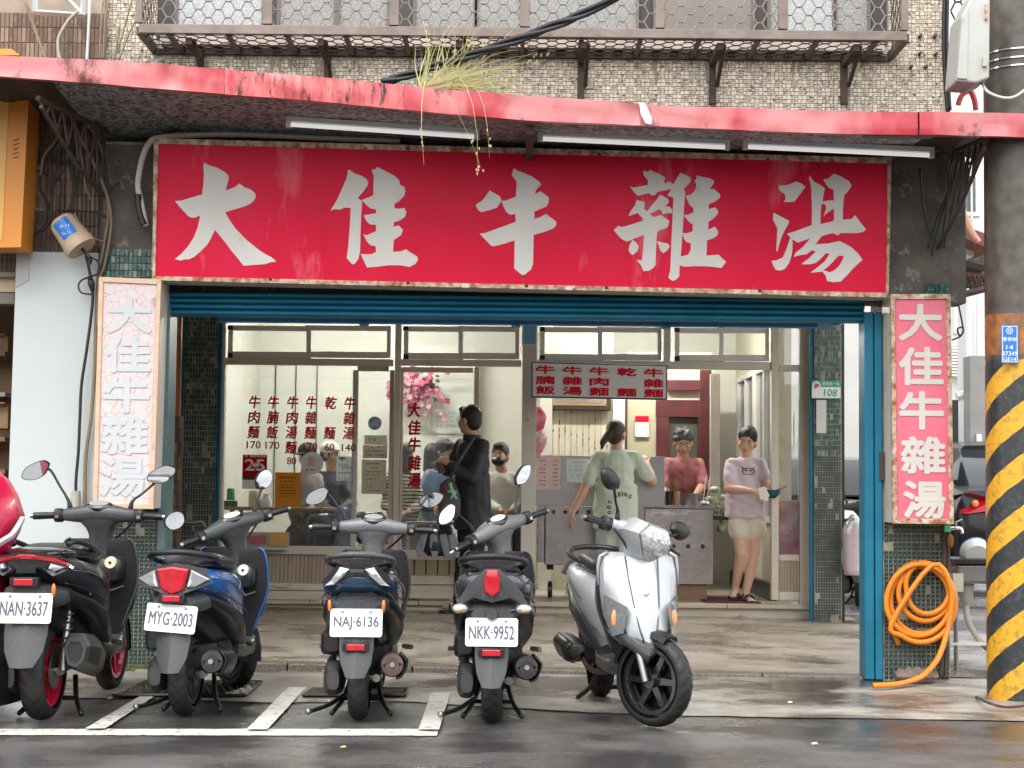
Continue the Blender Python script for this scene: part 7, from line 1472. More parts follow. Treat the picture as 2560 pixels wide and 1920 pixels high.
for x in (-.03, .03): P5('bulb', MB().ball(X5 @ Vector((x, 1.098, .94)), .02, .012, .02, 10, 8), M_chrome, hlp)
P5('brake_caliper', MB().box(-.10, -.06, wb_ := 1.16, 1.24, .30, .36), M_eng); P5('brake_line', MB().tube(spline([(-.09, 1.16, .34), (-.16, 1.14, .33), (-.14, 1.16, .42), (-.08, 1.12, .55)], 4), .005, 5), M_cblw, smooth=1)
# red covered scooter cut off at the left edge
cs = thing('covered_scooter', 'scooter under a wet red rain cover at the left edge', 'scooter', G(-70, 1780))
q = MB(); rs = []; n_ = 26
prof = [(1500, 18, .5), (1440, 14, .5), (1400, 12, .55), (1365, 30, .6), (1330, 44, .6), (1290, 48, .55), (1240, 36, .5), (1200, 12, .42), (1178, -8, .32), (1166, -34, .2)]
for i, (y, xr, _) in enumerate(prof):
    e_ = W(xr, y, -2.2); cx = W(-95, y, -2.2).x; rx = e_.x-cx; ring = []
    for k in range(n_):
        a_ = 2*math.pi*k/n_; f = .96+.06*math.sin(5*a_+i*.9)+.03*math.sin(11*a_+i*2); ring.append(Vector((cx+rx*math.cos(a_)*(1 if abs(a_) < .2 else f), -2.2+rx*1.5*math.sin(a_)*f, e_.z)))
    rs.append(ring)
q.rings(rs); part('rain_cover', q, mat('red_nylon', (.66, .005, .07), .3, c2=(.55, .0, .05), sc=5, bump=.7, bsc=9, coat=.2), cs, smooth=1)
q = MB(); q.tube(spline([W(-20, 1372, -2.42), W(8, 1352, -2.40), (W(30, 1338, -2.36)), W(48, 1312, -2.30), W(56, 1296, -2.22)], 4), .016, 4); part('reflective_band', q, mat('reflective_grey', (.45, .45, .44), .4), cs)
part('dark_skirt', MB().rings([[Vector((W(-60, 1500, -2.1).x+.24*math.cos(a_*math.pi/8), -2.1+.4*math.sin(a_*math.pi/8), z)) for a_ in range(16)] for z in (.1, .3, .5)]), M_pl, cs, smooth=1)
part('wheel', tyre(MB(), (W(-60, 1700, -2.0).x, -2.05, .22)), M_tyre, cs, smooth=50)
# small one in the alley
scooter('red and black scooter standing far back in the alley gap', None, None, dict(body=mred, lamp='shield', plate='MLK·807', sstand=False), group='scooters in the alley', at=(3.42, 5.6, .10), rz=R(-14))
# ================================================================== people
from mathutils.bvhtree import BVHTree
M_skin = mat('skin', (.66, .40, .28), .5, c2=(.60, .33, .23), sc=12, spec=.35); M_skind = mat('skin_tanned', (.56, .33, .22), .5, c2=(.49, .27, .175), sc=12, spec=.35)
M_hair = mat('black_hair', (.012, .011, .011), .5, c2=(.025, .022, .02), sc=40, bump=.5, bsc=90); M_hairb = mat('brown_hair', (.05, .03, .022), .5, c2=(.03, .02, .015), sc=40, bump=.5, bsc=90); M_hairg = mat('greying_hair', (.025, .024, .023), .6, c2=(.075, .072, .07), sc=30, bump=.6, bsc=80)
def capsule(mb, p0, p1, r0, r1, n=14):
    p0, p1 = Vector(p0), Vector(p1); d = p1-p0; L = d.length
    t = d.normalized() if L > 1e-6 else Vector((0, 0, 1)); pts = []; rr = []
    for k in range(5): a = math.pi/2*(k/4); pts.append(p0 - t*(r0*math.cos(a))); rr.append(max(1e-4, r0*math.sin(a)))
    for k in range(5): a = math.pi/2*(k/4); pts.append(p1 + t*(r1*math.sin(a))); rr.append(max(1e-4, r1*math.cos(a)))
    return mb.tube(pts, rr, n)
def blob(name, mb, m, par, vox=.011, smooth=5, folds=0, **k):
    """join overlapping solids into one continuous skin"""
    me = mb.mesh('tmp'); o = bpy.data.objects.new('tmp', me)
    r_ = o.modifiers.new('r', 'REMESH'); r_.mode = 'VOXEL'; r_.voxel_size = vox
    s_ = o.modifiers.new('s', 'SMOOTH'); s_.iterations = smooth; s_.factor = .5
    ne = evaluated(o)
    q = MB(); q.v = [v.co + v.normal*(folds*(noise.noise(Vector((v.co.x*11, v.co.y*11, v.co.z*5+v.co.x*7))) + .7*(abs(noise.noise(Vector((v.co.x*7+v.co.z*9, v.co.y*7, v.co.z*6))))*2-.5) + .35*noise.noise(v.co*23))) for v in ne.vertices] if folds else [v.co.copy() for v in ne.vertices]; q.f = [tuple(p.vertices) for p in ne.polygons]
    bpy.data.objects.remove(o); bpy.data.meshes.remove(me); bpy.data.meshes.remove(ne)
    return part(name, q, m, par, smooth=1, **k), q
def hand(mb, w_, d, nrm, s=1, curl=35, thumb=1):
    """palm and five separate fingers: w_ wrist, d direction of the fingers, nrm back of the hand"""
    d = Vector(d).normalized(); nrm = (Vector(nrm) - d*Vector(nrm).dot(d)).normalized(); sd = d.cross(nrm)*thumb
    w_ = Vector(w_)
    for k in (-1, 0, 1): capsule(mb, w_+sd*(.012*k)*s, w_+d*.075*s+sd*(.024*k)*s, .017*s, .014*s, 8)
    for k, L in ((-1.5, .058), (-.5, .072), (.5, .078), (1.5, .070)):
        p = w_+d*.078*s+sd*(.019*k)*s; a = 0; 
        for f in (.45, .32, .25):
            a += R(curl)*(.6 if f == .45 else 1); e = p+(d*math.cos(a)-nrm*math.sin(a))*(L*f*s); capsule(mb, p, e, .0085*s, .0078*s, 7); p = e
    p = w_+d*.025*s+sd*.030*s; e = p+(d*.7+sd*.7-nrm*.2).normalized()*.035*s; capsule(mb, p, e, .011*s, .010*s, 8); capsule(mb, e, e+(d*.9+sd*.25-nrm*.4).normalized()*.03*s, .010*s, .0085*s, 8)
def head(t, c, f, tilt, skin, hair, style, s=1.0, glasses=None, up=None, mask=None, nod=0):
    """c centre of the head, f facing direction (level); returns frame"""
    c = Vector(c); f = Vector(f).normalized(); r_ = f.cross(Vector((0, 0, 1))).normalized(); u = Vector((0, 0, 1))
    f2 = (f*math.cos(nod)-u*math.sin(nod)); u2 = (u*math.cos(nod)+f*math.sin(nod)); u2 = (u2*math.cos(tilt)+r_*math.sin(tilt)); r2 = f2.cross(u2)
    L = lambda a, b, z: c + (r2*a + f2*b + u2*z)*s
    Mr = Matrix((r2, f2, u2)).transposed()
    return L, Mr, s
def build_head(mb, L, Mr, s):
    mb.ball(L(0, -.012, .028), .074*s, .094*s, .092*s, 16, 12, Mr); mb.ball(L(0, .018, -.045), .058*s, .066*s, .068*s, 14, 10, Mr); mb.ball(L(0, .052, -.088), .026*s, .026*s, .022*s, 10, 8, Mr)
    mb.ball(L(0, .088, -.022), .013*s, .020*s, .024*s, 8, 8, Mr); mb.ball(L(.045, .055, -.03), .024*s, .022*s, .024*s, 8, 8, Mr); mb.ball(L(-.045, .055, -.03), .024*s, .022*s, .024*s, 8, 8, Mr)
    for k in (-1, 1): mb.ball(L(.077*k, -.008, -.012), .012*s, .022*s, .033*s, 8, 8, Mr)
def face(t, L, Mr, s, lips=(.45, .12, .11), glasses=None, mask=None):
    for k in (-1, 1):
        e = part('eye', MB().ball(L(.030*k, .078, .004), .0135*s, .006*s, .0065*s, 10, 6, Mr), mat('eye_white', (.6, .58, .55), .3), t, smooth=1); part('iris', MB().ball(L(.030*k, .0838, .004), .0062*s, .003*s, .0062*s, 8, 6, Mr), M_hair, e)
        part('eyebrow', MB().tube([L(.016*k, .085, .022), L(.032*k, .082, .027), L(.048*k, .072, .022)], .0032*s, 5), M_hair, t)
    if mask is None: part('mouth', MB().ball(L(0, .084, -.062), .021*s, .006*s, .0065*s, 10, 6, Mr), mat('lips', lips, .4), t, smooth=1)
    else: part('face_mask', MB().ball(L(0, .045, -.055), .066*s, .068*s, .048*s, 16, 10, Mr), mask, t, smooth=1)
    if glasses:
        q = MB()
        for k in (-1, 1):
            q.tube([L(.033*k+.021*math.cos(a*math.pi/7), .097, .0+.017*math.sin(a*math.pi/7)) for a in range(15)], .0016*s, 5); q.tube([L(.054*k, .095, .004), L(.078*k, .03, .008), L(.078*k, -.02, .004)], .0016*s, 5)
        q.tube([L(-.012, .098, .002), L(.012, .098, .002)], .0016*s, 5); part('glasses', q, glasses, t)
def person(label, Y, J, skin, hair, f, tops, legs=None, tilt=0, nod=0, hs=1.0, style='short', glasses=None, mask=None, hands=None, shoes=None, neck=True, arms_bare=.5, group=None, torso=(.15, .16, .15), depth=.62, shirt_hem=None, sleeve=.55, base=None, cap=None, legless=False, sitting=False, pants_end=.97, arm_r=(.052, .042, .034, .026), vx=1.0):
    P = {k: W(*(v if len(v) == 3 else (*v, Y))) for k, v in J.items()}
    mid = P['shL'].lerp(P['shR'], .5)
    for k in ('shL', 'shR'): P[k] = mid.lerp(P[k], .90)
    t = thing('person', label, 'person', base or (P['pel'].x, P['pel'].y, FZ), group)
    L, Mr, s = head(t, P['head'], f, tilt, skin, hair, style, hs, nod=nod)
    body = MB(); build_head(body, L, Mr, s)
    nb = P['shL'].lerp(P['shR'], .5)+Vector((0, 0, .045)); capsule(body, P['head']+Vector((0, 0, -.05)), nb, .052, .056)
    side = (P['shR']-P['shL']); side.z = 0; side.normalize(); fw = Vector((side.y, -side.x, 0))
    Mt = Matrix((side, fw, Vector((0, 0, 1)))).transposed()
    def trunk(mb, g):
        sw = (P['shR']-P['shL']).length/2; sw = max(sw, torso[0]*.9)
        ch = nb+Vector((0, 0, -.14)); wa = nb.lerp(P['pel'], .62)
        mb.ball(ch, sw*.90+g, torso[1]*depth+g, .17, 16, 12, Mt); mb.ball(wa, torso[1]*.92+g, torso[1]*depth+g, .18, 16, 12, Mt); mb.ball(P['pel'], torso[2]*1.05+g, torso[2]*.72+g, .13, 16, 12, Mt)
        mb.ball(nb.lerp(P['pel'], .36), sw*.88+g, torso[1]*depth*1.02+g, .19, 16, 12, Mt)
        for sh in ('shL', 'shR'): capsule(mb, nb+Vector((0, 0, -.05)), P[sh]+Vector((0, 0, -.006)), .060+g, .046+g)
    trunk(body, -.012)
    for a in 'LR':
        s0, e0, w0 = P['sh'+a], P['el'+a], P['wr'+a]; capsule(body, s0, e0, arm_r[0], arm_r[1]); capsule(body, e0, e0.lerp(w0, .45), arm_r[1], arm_r[2]+.004); capsule(body, e0.lerp(w0, .45), w0, arm_r[2]+.004, arm_r[3])
        h_ = (hands or {}).get(a, {}); hand(body, w0, h_.get('d', (w0-e0)), h_.get('n', (0, 1, .3)), .92*h_.get('s', 1), h_.get('c', 30), h_.get('t', 1))
    for a in 'LR':
        hp = P['hip'+a]; kn = P['kn'+a]; an = P['an'+a]; to = P['to'+a]
        capsule(body, hp, kn, .078, .055); capsule(body, kn, kn.lerp(an, .4), .054, .05); capsule(body, kn.lerp(an, .4), an, .05, .034); capsule(body, an, an+Vector((0, 0, -.035)), .036, .034); capsule(body, an+Vector((0, 0, -.045)), to, .03, .026)
        for i in range(5): dv = (to-an); dv.z = 0; dv.normalize(); sv = dv.cross(Vector((0, 0, 1))); q_ = to+sv*(.017*(i-2)); capsule(body, q_, q_+dv*(.03-.002*abs(i-1)), .010, .008, 6)
    blob('body', body, skin, t, .0105*vx, 4)
    # top
    top = MB(); trunk(top, .012)
    hem = shirt_hem
    for a in 'LR':
        s0, e0, w0 = P['sh'+a], P['el'+a], P['wr'+a]
        if sleeve <= 1: capsule(top, s0, s0.lerp(e0, sleeve), .056, .064)
        else: capsule(top, s0, e0, .058, .056); capsule(top, e0, e0.lerp(w0, min(1, sleeve-1)), .060, .046)
    if hem is not None:
        hz = W(J['pel'][0], hem, Y).z; pc = P['pel']; wz_ = nb.lerp(pc, .45); rs_ = []
        for k in range(6):
            f_ = k/5; c_ = wz_.lerp(Vector((pc.x, pc.y, hz)), f_); a_ = torso[1]*.96+(torso[2]*1.16-torso[1]*.96)*f_+.014; b_ = torso[1]*depth+.012+(torso[2]*.86-torso[1]*depth)*f_
            rs_.append([c_ + side*(a_*math.cos(q_*math.pi/12))*(1+.03*math.sin(q_*2.6+k)) + fw*(b_*math.sin(q_*math.pi/12)) for q_ in range(24)])
        top.rings(rs_)
    so, sq = blob('top', top, tops, t, .0115*vx, 5, folds=.010)
    if legs is not None:
        lg = MB(); lg.ball(P['pel'], torso[2]*1.06+.008, torso[2]*.76+.008, .12, 16, 12, Mt)
        for a in 'LR':
            hp, kn, an = P['hip'+a], P['kn'+a], P['an'+a]
            if pants_end <= .5: capsule(lg, hp, hp.lerp(kn, pants_end*2), .098, .105)
            else: capsule(lg, hp, kn, .092, .075); capsule(lg, kn, kn.lerp(an, pants_end), .075, .062)
        blob('trousers', lg, legs, t, .012*vx, 5, folds=.010)
    # hair
    hr = MB()
    if cap is None:
        hr.ball(L(0, -.020, .040), .081*s, .099*s, .090*s, 16, 12, Mr); hr.ball(L(0, -.052, -.005), .074*s, .062*s, .085*s, 14, 10, Mr)
        if style == 'short':
            for k in (-1, 1): hr.ball(L(.066*k, -.015, .02), .016*s, .05*s, .045*s, 8, 8, Mr)
            hr.ball(L(0, .052, .088), .058*s, .034*s, .028*s, 10, 8, Mr)
        elif style == 'curly':
            for i in range(26): a_ = i*2.4; z_ = .02+.09*((i*7) % 26)/26; rr = .078*math.sqrt(max(.05, 1-((z_-.03)/.105)**2)); hr.ball(L(rr*math.cos(a_), rr*1.1*math.sin(a_)-.03, z_+.01), .024*s, .024*s, .024*s, 8, 6)
        elif style == 'pony':
            hr.ball(L(0, .045, .080), .062*s, .038*s, .03*s, 10, 8, Mr); capsule(hr, L(-.03, -.10, .0), L(-.075, -.13, -.07), .038*s, .028*s); capsule(hr, L(-.075, -.13, -.07), L(-.085, -.12, -.12), .028*s, .012*s)
        elif style == 'tied':
            for k in (-1, 1): hr.ball(L(.060*k, .012, .055), .022*s, .040*s, .045*s, 10, 8, Mr); hr.ball(L(.072*k, -.02, -.005), .012*s, .030*s, .045*s, 8, 8, Mr)
            hr.ball(L(0, -.06, .095), .05*s, .05*s, .035*s, 10, 8, Mr); hr.ball(L(0, -.09, -.06), .05*s, .03*s, .06*s, 10, 8, Mr)
        elif style == 'long':
            for k in (-1, 1): capsule(hr, L(.06*k, -.02, .02), L(.066*k, -.04, -.14), .03*s, .02*s)
            hr.ball(L(0, -.07, -.08), .07*s, .04*s, .09*s, 10, 8, Mr)
        blob('hair', hr, hair, t, .010, 2)
    else:
        hr.ball(L(0, -.020, .0), .078*s, .092*s, .08*s, 14, 10, Mr); part('hair', hr, hair, t, smooth=1)
        cp = MB(); cp.ball(L(0, -.012, .055), .086*s, .104*s, .078*s, 18, 10, Mr); blob('cap', cp, cap, t, .009, 2); br_ = MB(); br_.ball(L(0, .105, .045), .066*s, .06*s, .008*s, 14, 6, Mr); part('cap_peak', br_, cap, t, smooth=1)
    face(t, L, Mr, s, glasses=glasses, mask=mask)
    if shoes:
        for a in 'LR':
            an, to = P['an'+a], P['to'+a]; dv = (to-an); dv.z = 0; dv.normalize(); sv = dv.cross(Vector((0, 0, 1))); q = MB(); b_ = an+dv*-.035; zf_ = max(min(to.z, an.z)-.03, t.location.z+.026)
            pts = [(-.034, -.03), (-.046, .10), (-.045, .17), (-.02, .215), (.02, .215), (.042, .17), (.04, .10), (.03, -.02)]
            Mz = Matrix(((sv.x, dv.x, 0, b_.x), (sv.y, dv.y, 0, b_.y), (0, 0, 1, zf_), (0, 0, 0, 1))); q.prism(pts, Mz, .022); sh_ = part('sandal', q, shoes, t)
            for yy, zz in ((.05, .055), (.12, .042)): part('strap', MB().tube([Mz @ Vector((.043*math.cos(k*math.pi/6)*1.05, yy, zz*math.sin(k*math.pi/6)+.004)) for k in range(7)], .011, 6), shoes, sh_)
    return t, P, so, sq, L
def print_on(q, name, par, tx, px, py, w_, h_, m, rot=0, mono=None):
    """lettering printed on cloth: projected onto the shirt surface from the street side"""
    bv = BVHTree.FromPolygons([tuple(v) for v in q.v], q.f); o = W(px, py, 0); lt = MB(); Mt = Matrix.Translation((o.x, 0, o.z)) @ FACE @ Matrix.Rotation(R(rot), 4, 'Z')
    c = W(px, py, 4.0); Mt = Matrix.Translation((c.x, 0, c.z)) @ FACE @ Matrix.Rotation(R(rot), 4, 'Z')
    if mono: mono(lt, Mt)
    else: letters(lt, tx, Mt, 0, 0, w_, h_, thick=.0015)
    for v in lt.v:
        h = bv.ray_cast(Vector((v.x, 0, v.z)), Vector((0, 1, 0))); v.y = (h[0].y if h[0] is not None else 4.2) - .003
    part(name, lt, m, par)
C = dict
# 1 man in the black jacket, standing outside the sliding leaf
mj = mat('black_jacket', (.018, .018, .024), .6, c2=(.034, .034, .045), sc=9, bump=.8, bsc=7)
man, Pm, so, sq, L = person('man in black jacket and glasses standing sideways at the sliding door', 3.72, C(head=(1172, 1050), shL=(1150, 1112, 3.90), shR=(1212, 1112, 3.60), elL=(1120, 1176, 3.85), wrL=(1108, 1170, 3.70), elR=(1182, 1196, 3.52), wrR=(1122, 1160, 3.55), pel=(1182, 1290), hipL=(1170, 1300, 3.80), hipR=(1196, 1300, 3.64), knL=(1160, 1400, 3.82), knR=(1188, 1400, 3.62), anL=(1148, 1502, 3.82), anR=(1190, 1505, 3.62), toL=(1112, 1517, 3.80), toR=(1150, 1524, 3.58)), M_skin, M_hair, (-.86, .5, 0), mj, mat('black_trousers', (.011, .011, .013), .6), hs=1.06, style='short', glasses=M_chrome, sleeve=1.88, torso=(.16, .17, .155), depth=.74, shirt_hem=1325, shoes=M_black, base=(W(1180, 1500, 3.72).x, 3.72, zf(-.3, 3.72)), hands={'R': C(d=(-.75, .2, .55), n=(.2, -.9, .3), c=55), 'L': C(d=(-.7, -.3, .4), n=(0, .8, .3), c=50)})
part('collar', MB().lathe([(.075, -.03), (.085, .0), (.078, .045), (.07, .045), (.07, -.02)], 18, 'Z', W(1180, 1100, 3.73)), mj, man, smooth=50)
wl = thing('wallet', 'dark brown wallet held by the man in black jacket', 'wallet', W(1103, 1172, 3.62)); q = MB(); stuffbox(q, [(1091, 1153), (1110, 1160), (1118, 1182), (1096, 1184)], 3.60, .03); part('case', q, mat('oxblood_leather', (.06, .015, .012), .4), wl, bevel=.006)
bgm = mat('grey_canvas', (.11, .105, .095), .8, c2=(.075, .07, .065), sc=9, bump=.4, bsc=14)
hb = thing('shoulder_bag', 'grey shoulder bag hanging at the front of the man in black', 'bag', W(1125, 1300, 3.58)); q = MB(); rs = []
for i in range(8): y = 1195+15*i; x0, x1 = (1118, 1100, 1098, 1096, 1095, 1095, 1098, 1106)[i], (1130, 1140, 1146, 1150, 1152, 1152, 1150, 1140)[i]; a, b = W(x0, y, 3.56), W(x1, y, 3.56); rs.append(se(((a.x+b.x)/2, 3.58, a.z), UX, UY, (b.x-a.x)/2, .06, 2.5, 16))
q.rings(rs); part('sack', q, bgm, hb, smooth=1); part('strap', MB().tube(spline([W(1125, 1196, 3.55), W(1150, 1150, 3.46), W(1185, 1095, 3.55)], 4), .012, 6), bgm, hb, smooth=1)
pt = thing('plush_charm', 'small pale green plush charm with red ball on the grey bag', 'charm', W(1130, 1235, 3.48)); q = MB(); gm = mat('mint_plush', (.28, .62, .40), .9)
for x, y, r_ in ((1126, 1212, .018), (1128, 1220, .016), (1130, 1228, .02), (1133, 1236, .02), (1139, 1231, .012), (1121, 1229, .012), (1128, 1244, .013), (1140, 1245, .014)): q.ball(W(x, y, 3.48), r_, r_, r_*1.15, 10, 8)
blob('plush', q, gm, pt, .006, 2); part('red_ball', MB().ball(W(1114, 1222, 3.47), .014, .014, .014, 10, 8), M_inkr, pt, smooth=1)
um = thing('folded_umbrella', 'half folded grey umbrella hanging behind the navy scooter', 'umbrella', W(1092, 1400, 3.45)); part('shaft', MB().tube([W(1093, 1270, 3.45), W(1096, 1340, 3.45)], .007, 8), M_chrome, um)
part('inner_folds', MB().rings([se((W(1092, y, 3.47).x, 3.47, W(1092, y, 3.47).z), UX, UY, r_, r_*.5, 2.2, 14) for y, r_ in ((1322, .03), (1345, .12), (1375, .13), (1390, .08))]), mat('umbrella_black', (.015, .016, .02), .4), um, smooth=1)
for k, (x0, x1, x2, c_) in enumerate(((1058, 1042, 1050, (.30, .30, .29)), (1080, 1078, 1088, (.33, .32, .30)), (1104, 1108, 1116, (.27, .27, .27)), (1126, 1130, 1142, (.31, .30, .29)))):
    q = MB(); stuffbox(q, [(x0-6, 1338), (x0+12, 1334), (x2+10, 1372), (x2+4, 1396), (x1+2, 1392), (x1-4, 1368)], 3.42-.01*k, .012); part('canopy_flap', q, mat('umbrella_grey_%d' % k, c_, .4, c2=(.10, .13, .18), sc=14, stretch=(3, 1, .6)), um, bevel=.006)
# 2 woman in pale green shirt seen from behind
mg = mat('pale_green_cotton', (.64, .71, .57), .85, c2=(.60, .67, .53), sc=3, bump=.25, bsc=5)
gw, Pg, so, sq, L = person('woman in pale green t-shirt seen from behind at the food cart', 4.02, C(head=(1540, 1086), shL=(1488, 1143), shR=(1594, 1141), elL=(1462, 1222, 3.98), wrL=(1430, 1284, 3.95), elR=(1632, 1204, 4.10), wrR=(1618, 1158, 4.26), pel=(1540, 1310), hipL=(1516, 1320), hipR=(1564, 1320), knL=(1512, 1410), knR=(1566, 1410), anL=(1512, 1488), anR=(1562, 1488), toL=(1508, 1498, 4.14), toR=(1566, 1498, 4.14)), M_skin, M_hairb, (.35, .93, 0), mg, mat('pale_denim', (.50, .53, .48), .8, c2=(.44, .47, .42), sc=4, bump=.3, bsc=6), hs=1.05, style='pony', sleeve=.72, torso=(.18, .185, .165), depth=.66, shirt_hem=1322, shoes=M_black, glasses=M_black, hands={'L': C(d=(-.25, 0, -1), n=(-.6, -.6, 0), c=22, t=-1), 'R': C(d=(-.3, .5, .6), n=(0, -.8, .4), c=40)})
ink = mat('print_black', (.03, .035, .03), .7)
for ch, x, y, ro in (('B', 1537, 1240, 28), ('E', 1547, 1236, 14), ('I', 1554, 1234, 4), ('N', 1562, 1236, -10), ('G', 1573, 1241, -26)): print_on(sq, 'printed_letter', gw, ch, x, y, .020 if ch == 'I' and False else (.006 if ch == 'I' else .024), .034, ink, ro)
for ch, x, y in (('7', 1524, 1255), ('0', 1520, 1268), ('0', 1522, 1281)): print_on(sq, 'printed_letter', gw, ch, x, y, .026, .034, ink, 88)
for ch, x, y in (('Y', 1586, 1250), ('I', 1585, 1262), ('N', 1584, 1274), ('O', 1584, 1287)): print_on(sq, 'printed_letter', gw, ch, x, y, .006 if ch == 'I' else .022, .028, mat('print_pale', (.75, .74, .60), .7), -88)
part('hair_tie', MB().ball(L(-.028, -.112, .0), .016, .012, .02, 10, 8), mat('pink_tie', (.75, .18, .36), .6), gw); part('hair_clip', MB().tube([L(.06, -.02, .03), L(.082, .015, .0)], .007, 6), mat('pink_clip', (.75, .40, .42), .4), gw)
# 3 woman in dusty pink behind the counter
mp = mat('dusty_pink_cotton', (.42, .15, .16), .85, c2=(.36, .12, .13), sc=4, c3=(.62, .40, .38), sc3=11, t3=.70, bump=.2, bsc=6)
person('woman in dusty pink t-shirt looking down behind the counter', 5.15, C(head=(1708, 1108), shL=(1662, 1158), shR=(1752, 1158), elL=(1655, 1215, 5.05), wrL=(1680, 1252, 4.9), elR=(1757, 1212, 5.05), wrR=(1737, 1240, 4.85), pel=(1708, 1320), hipL=(1690, 1330), hipR=(1728, 1330), knL=(1688, 1400), knR=(1730, 1400), anL=(1688, 1470), anR=(1730, 1470), toL=(1688, 1480, 5.0), toR=(1730, 1480, 5.0)), M_skind, M_hairg, (-.05, -1, 0), mp, M_black, hs=1.08, style='curly', nod=.35, sleeve=.95, torso=(.16, .175, .16), shoes=M_black, hands={'R': C(d=(-.3, -.5, -.6), n=(.4, -.5, .5), c=60), 'L': C(d=(.5, -.5, -.3), n=(0, -.5, .6), c=50)})
# 4 woman in lilac shirt and cream shorts in the doorway
mlil = mat('lilac_cotton', (.74, .62, .67), .85, c2=(.70, .58, .63), sc=3, bump=.25, bsc=6)
lw, Pl, so, sq, L = person('woman in lilac t-shirt and cream shorts carrying a bowl', 4.25, C(head=(1868, 1104), shL=(1824, 1160), shR=(1904, 1158), elL=(1822, 1222, 4.14), wrL=(1880, 1228, 3.95), elR=(1914, 1208, 4.25), wrR=(1922, 1228, 4.02), pel=(1862, 1282), hipL=(1846, 1292), hipR=(1886, 1292), knL=(1854, 1384, 4.20), knR=(1886, 1384, 4.20), anL=(1838, 1470, 4.32), anR=(1864, 1482, 4.22), toL=(1832, 1490, 4.19), toR=(1878, 1502, 4.08)), mat('skin_fair', (.74, .47, .345), .5, c2=(.68, .40, .285), sc=10, spec=.35), M_hair, (-.32, -.95, 0), mlil, mat('cream_shorts', (.74, .68, .54), .85, bump=.2, bsc=6), hs=1.08, style='tied', tilt=-.16, nod=.2, sleeve=.62, torso=(.145, .15, .15), depth=.64, shirt_hem=1294, pants_end=.185, shoes=M_black, glasses=mat('gold_wire', (.5, .36, .18), .3, .8), arm_r=(.05, .044, .038, .026), hands={'L': C(d=(1, -.15, -.15), n=(.1, -.7, .6), c=18), 'R': C(d=(-.2, -.9, .1), n=(.6, 0, .6), c=40)})
def owl(lt, Mt):
    k = 24
    for r0, r1, sx, sy in ((.040, .052, 1.15, .62),):
        P = [Mt @ Vector((r_*sx*math.cos(i*2*math.pi/k), r_*sy*math.sin(i*2*math.pi/k), 0)) for i in range(k) for r_ in (r0, r1)]; lt.add(P, [(2*i, 2*i+1, (2*i+3) % (2*k), (2*i+2) % (2*k)) for i in range(k)])
    for sx in (-1, 1):
        P = [Mt @ Vector((sx*.02+.014*math.cos(i*math.pi/6), .008+.008*math.sin(i*math.pi/6), 0)) for i in range(12)]; lt.add(P, [tuple(range(12))])
        lt.add([Mt @ Vector(p) for p in ((sx*.035, .028, 0), (sx*.062, .045, 0), (sx*.052, .018, 0))], [(0, 1, 2)])
print_on(sq, 'printed_motif', lw, '', 1877, 1178, 0, 0, mat('print_grey', (.12, .12, .12), .8), mono=owl)
bw = thing('soup_bowl', 'dark teal soup bowl carried by the woman in lilac', 'bowl', W(1928, 1248, 3.88)); p = W(1928, 1246, 3.88)
part('bowl', MB().lathe([(.02, 0), (.035, .0), (.068, .035), (.082, .075), (.078, .075), (.06, .035), (0, .012)], 24, 'Z', p), mat('teal_glaze', (.012, .075, .10), .2), bw, smooth=50); part('soup', MB().lathe([(0, .06), (.074, .062)], 20, 'Z', p), mat('broth', (.05, .035, .02), .1), bw)
part('spoon', MB().tube([p+Vector((.03, -.02, .07)), p+Vector((.13, -.05, .105))], .006, 6), M_wood, bw)
q = MB(); stuffbox(q, [(1893, 1222), (1912, 1216), (1924, 1238), (1918, 1254), (1900, 1250)], 3.80, .02); part('holding_cloth', q, mat('cream_cloth', (.74, .66, .54), .9), label='folded cream cloth in the hand of the woman in lilac', cat='cloth', bevel=.008)
# seated guests
def sit(Y, hx, hy, lean=0, w_=36, dy=0, tw=0):
    sy = hy+56; return C(head=(hx, hy), shL=(hx-w_+lean*.3, sy, Y+tw), shR=(hx+w_+lean*.3, sy, Y-tw), elL=(hx-w_-8+lean, sy+68, Y-.08), elR=(hx+w_+8+lean, sy+68, Y-.08), wrL=(hx-w_*.3+lean, sy+85, Y-.28), wrR=(hx+w_*.3+lean, sy+85, Y-.28), pel=(hx+lean, sy+140), hipL=(hx-20+lean, sy+146), hipR=(hx+20+lean, sy+146), knL=(hx-26+lean, sy+140, Y-.40), knR=(hx+26+lean, sy+140, Y-.40), anL=(hx-26+lean, sy+255, Y-.38), anR=(hx+26+lean, sy+255, Y-.38), toL=(hx-27+lean, sy+266, Y-.52), toR=(hx+27+lean, sy+266, Y-.52))
def stool_for(P_, Y, lb):
    s_ = thing('stool', lb, 'stool', (P_['pel'].x, Y, FZ), 'stools of the seated guests'); zt_ = max(.3, P_['pel'].z-.13); part('seat', MB().lathe([(0, zt_-.03), (.15, zt_-.03), (.15, zt_), (0, zt_)], 18, 'Z', (P_['pel'].x, Y, 0)), M_wood, s_)
    for k in range(4): d = Vector((math.cos(k*1.57+.7), math.sin(k*1.57+.7), 0)); part('leg', MB().tube([Vector((P_['pel'].x, Y, zt_-.03))+d*.09, Vector((P_['pel'].x, Y, FZ))+d*.15], .013, 6), M_wood, s_)
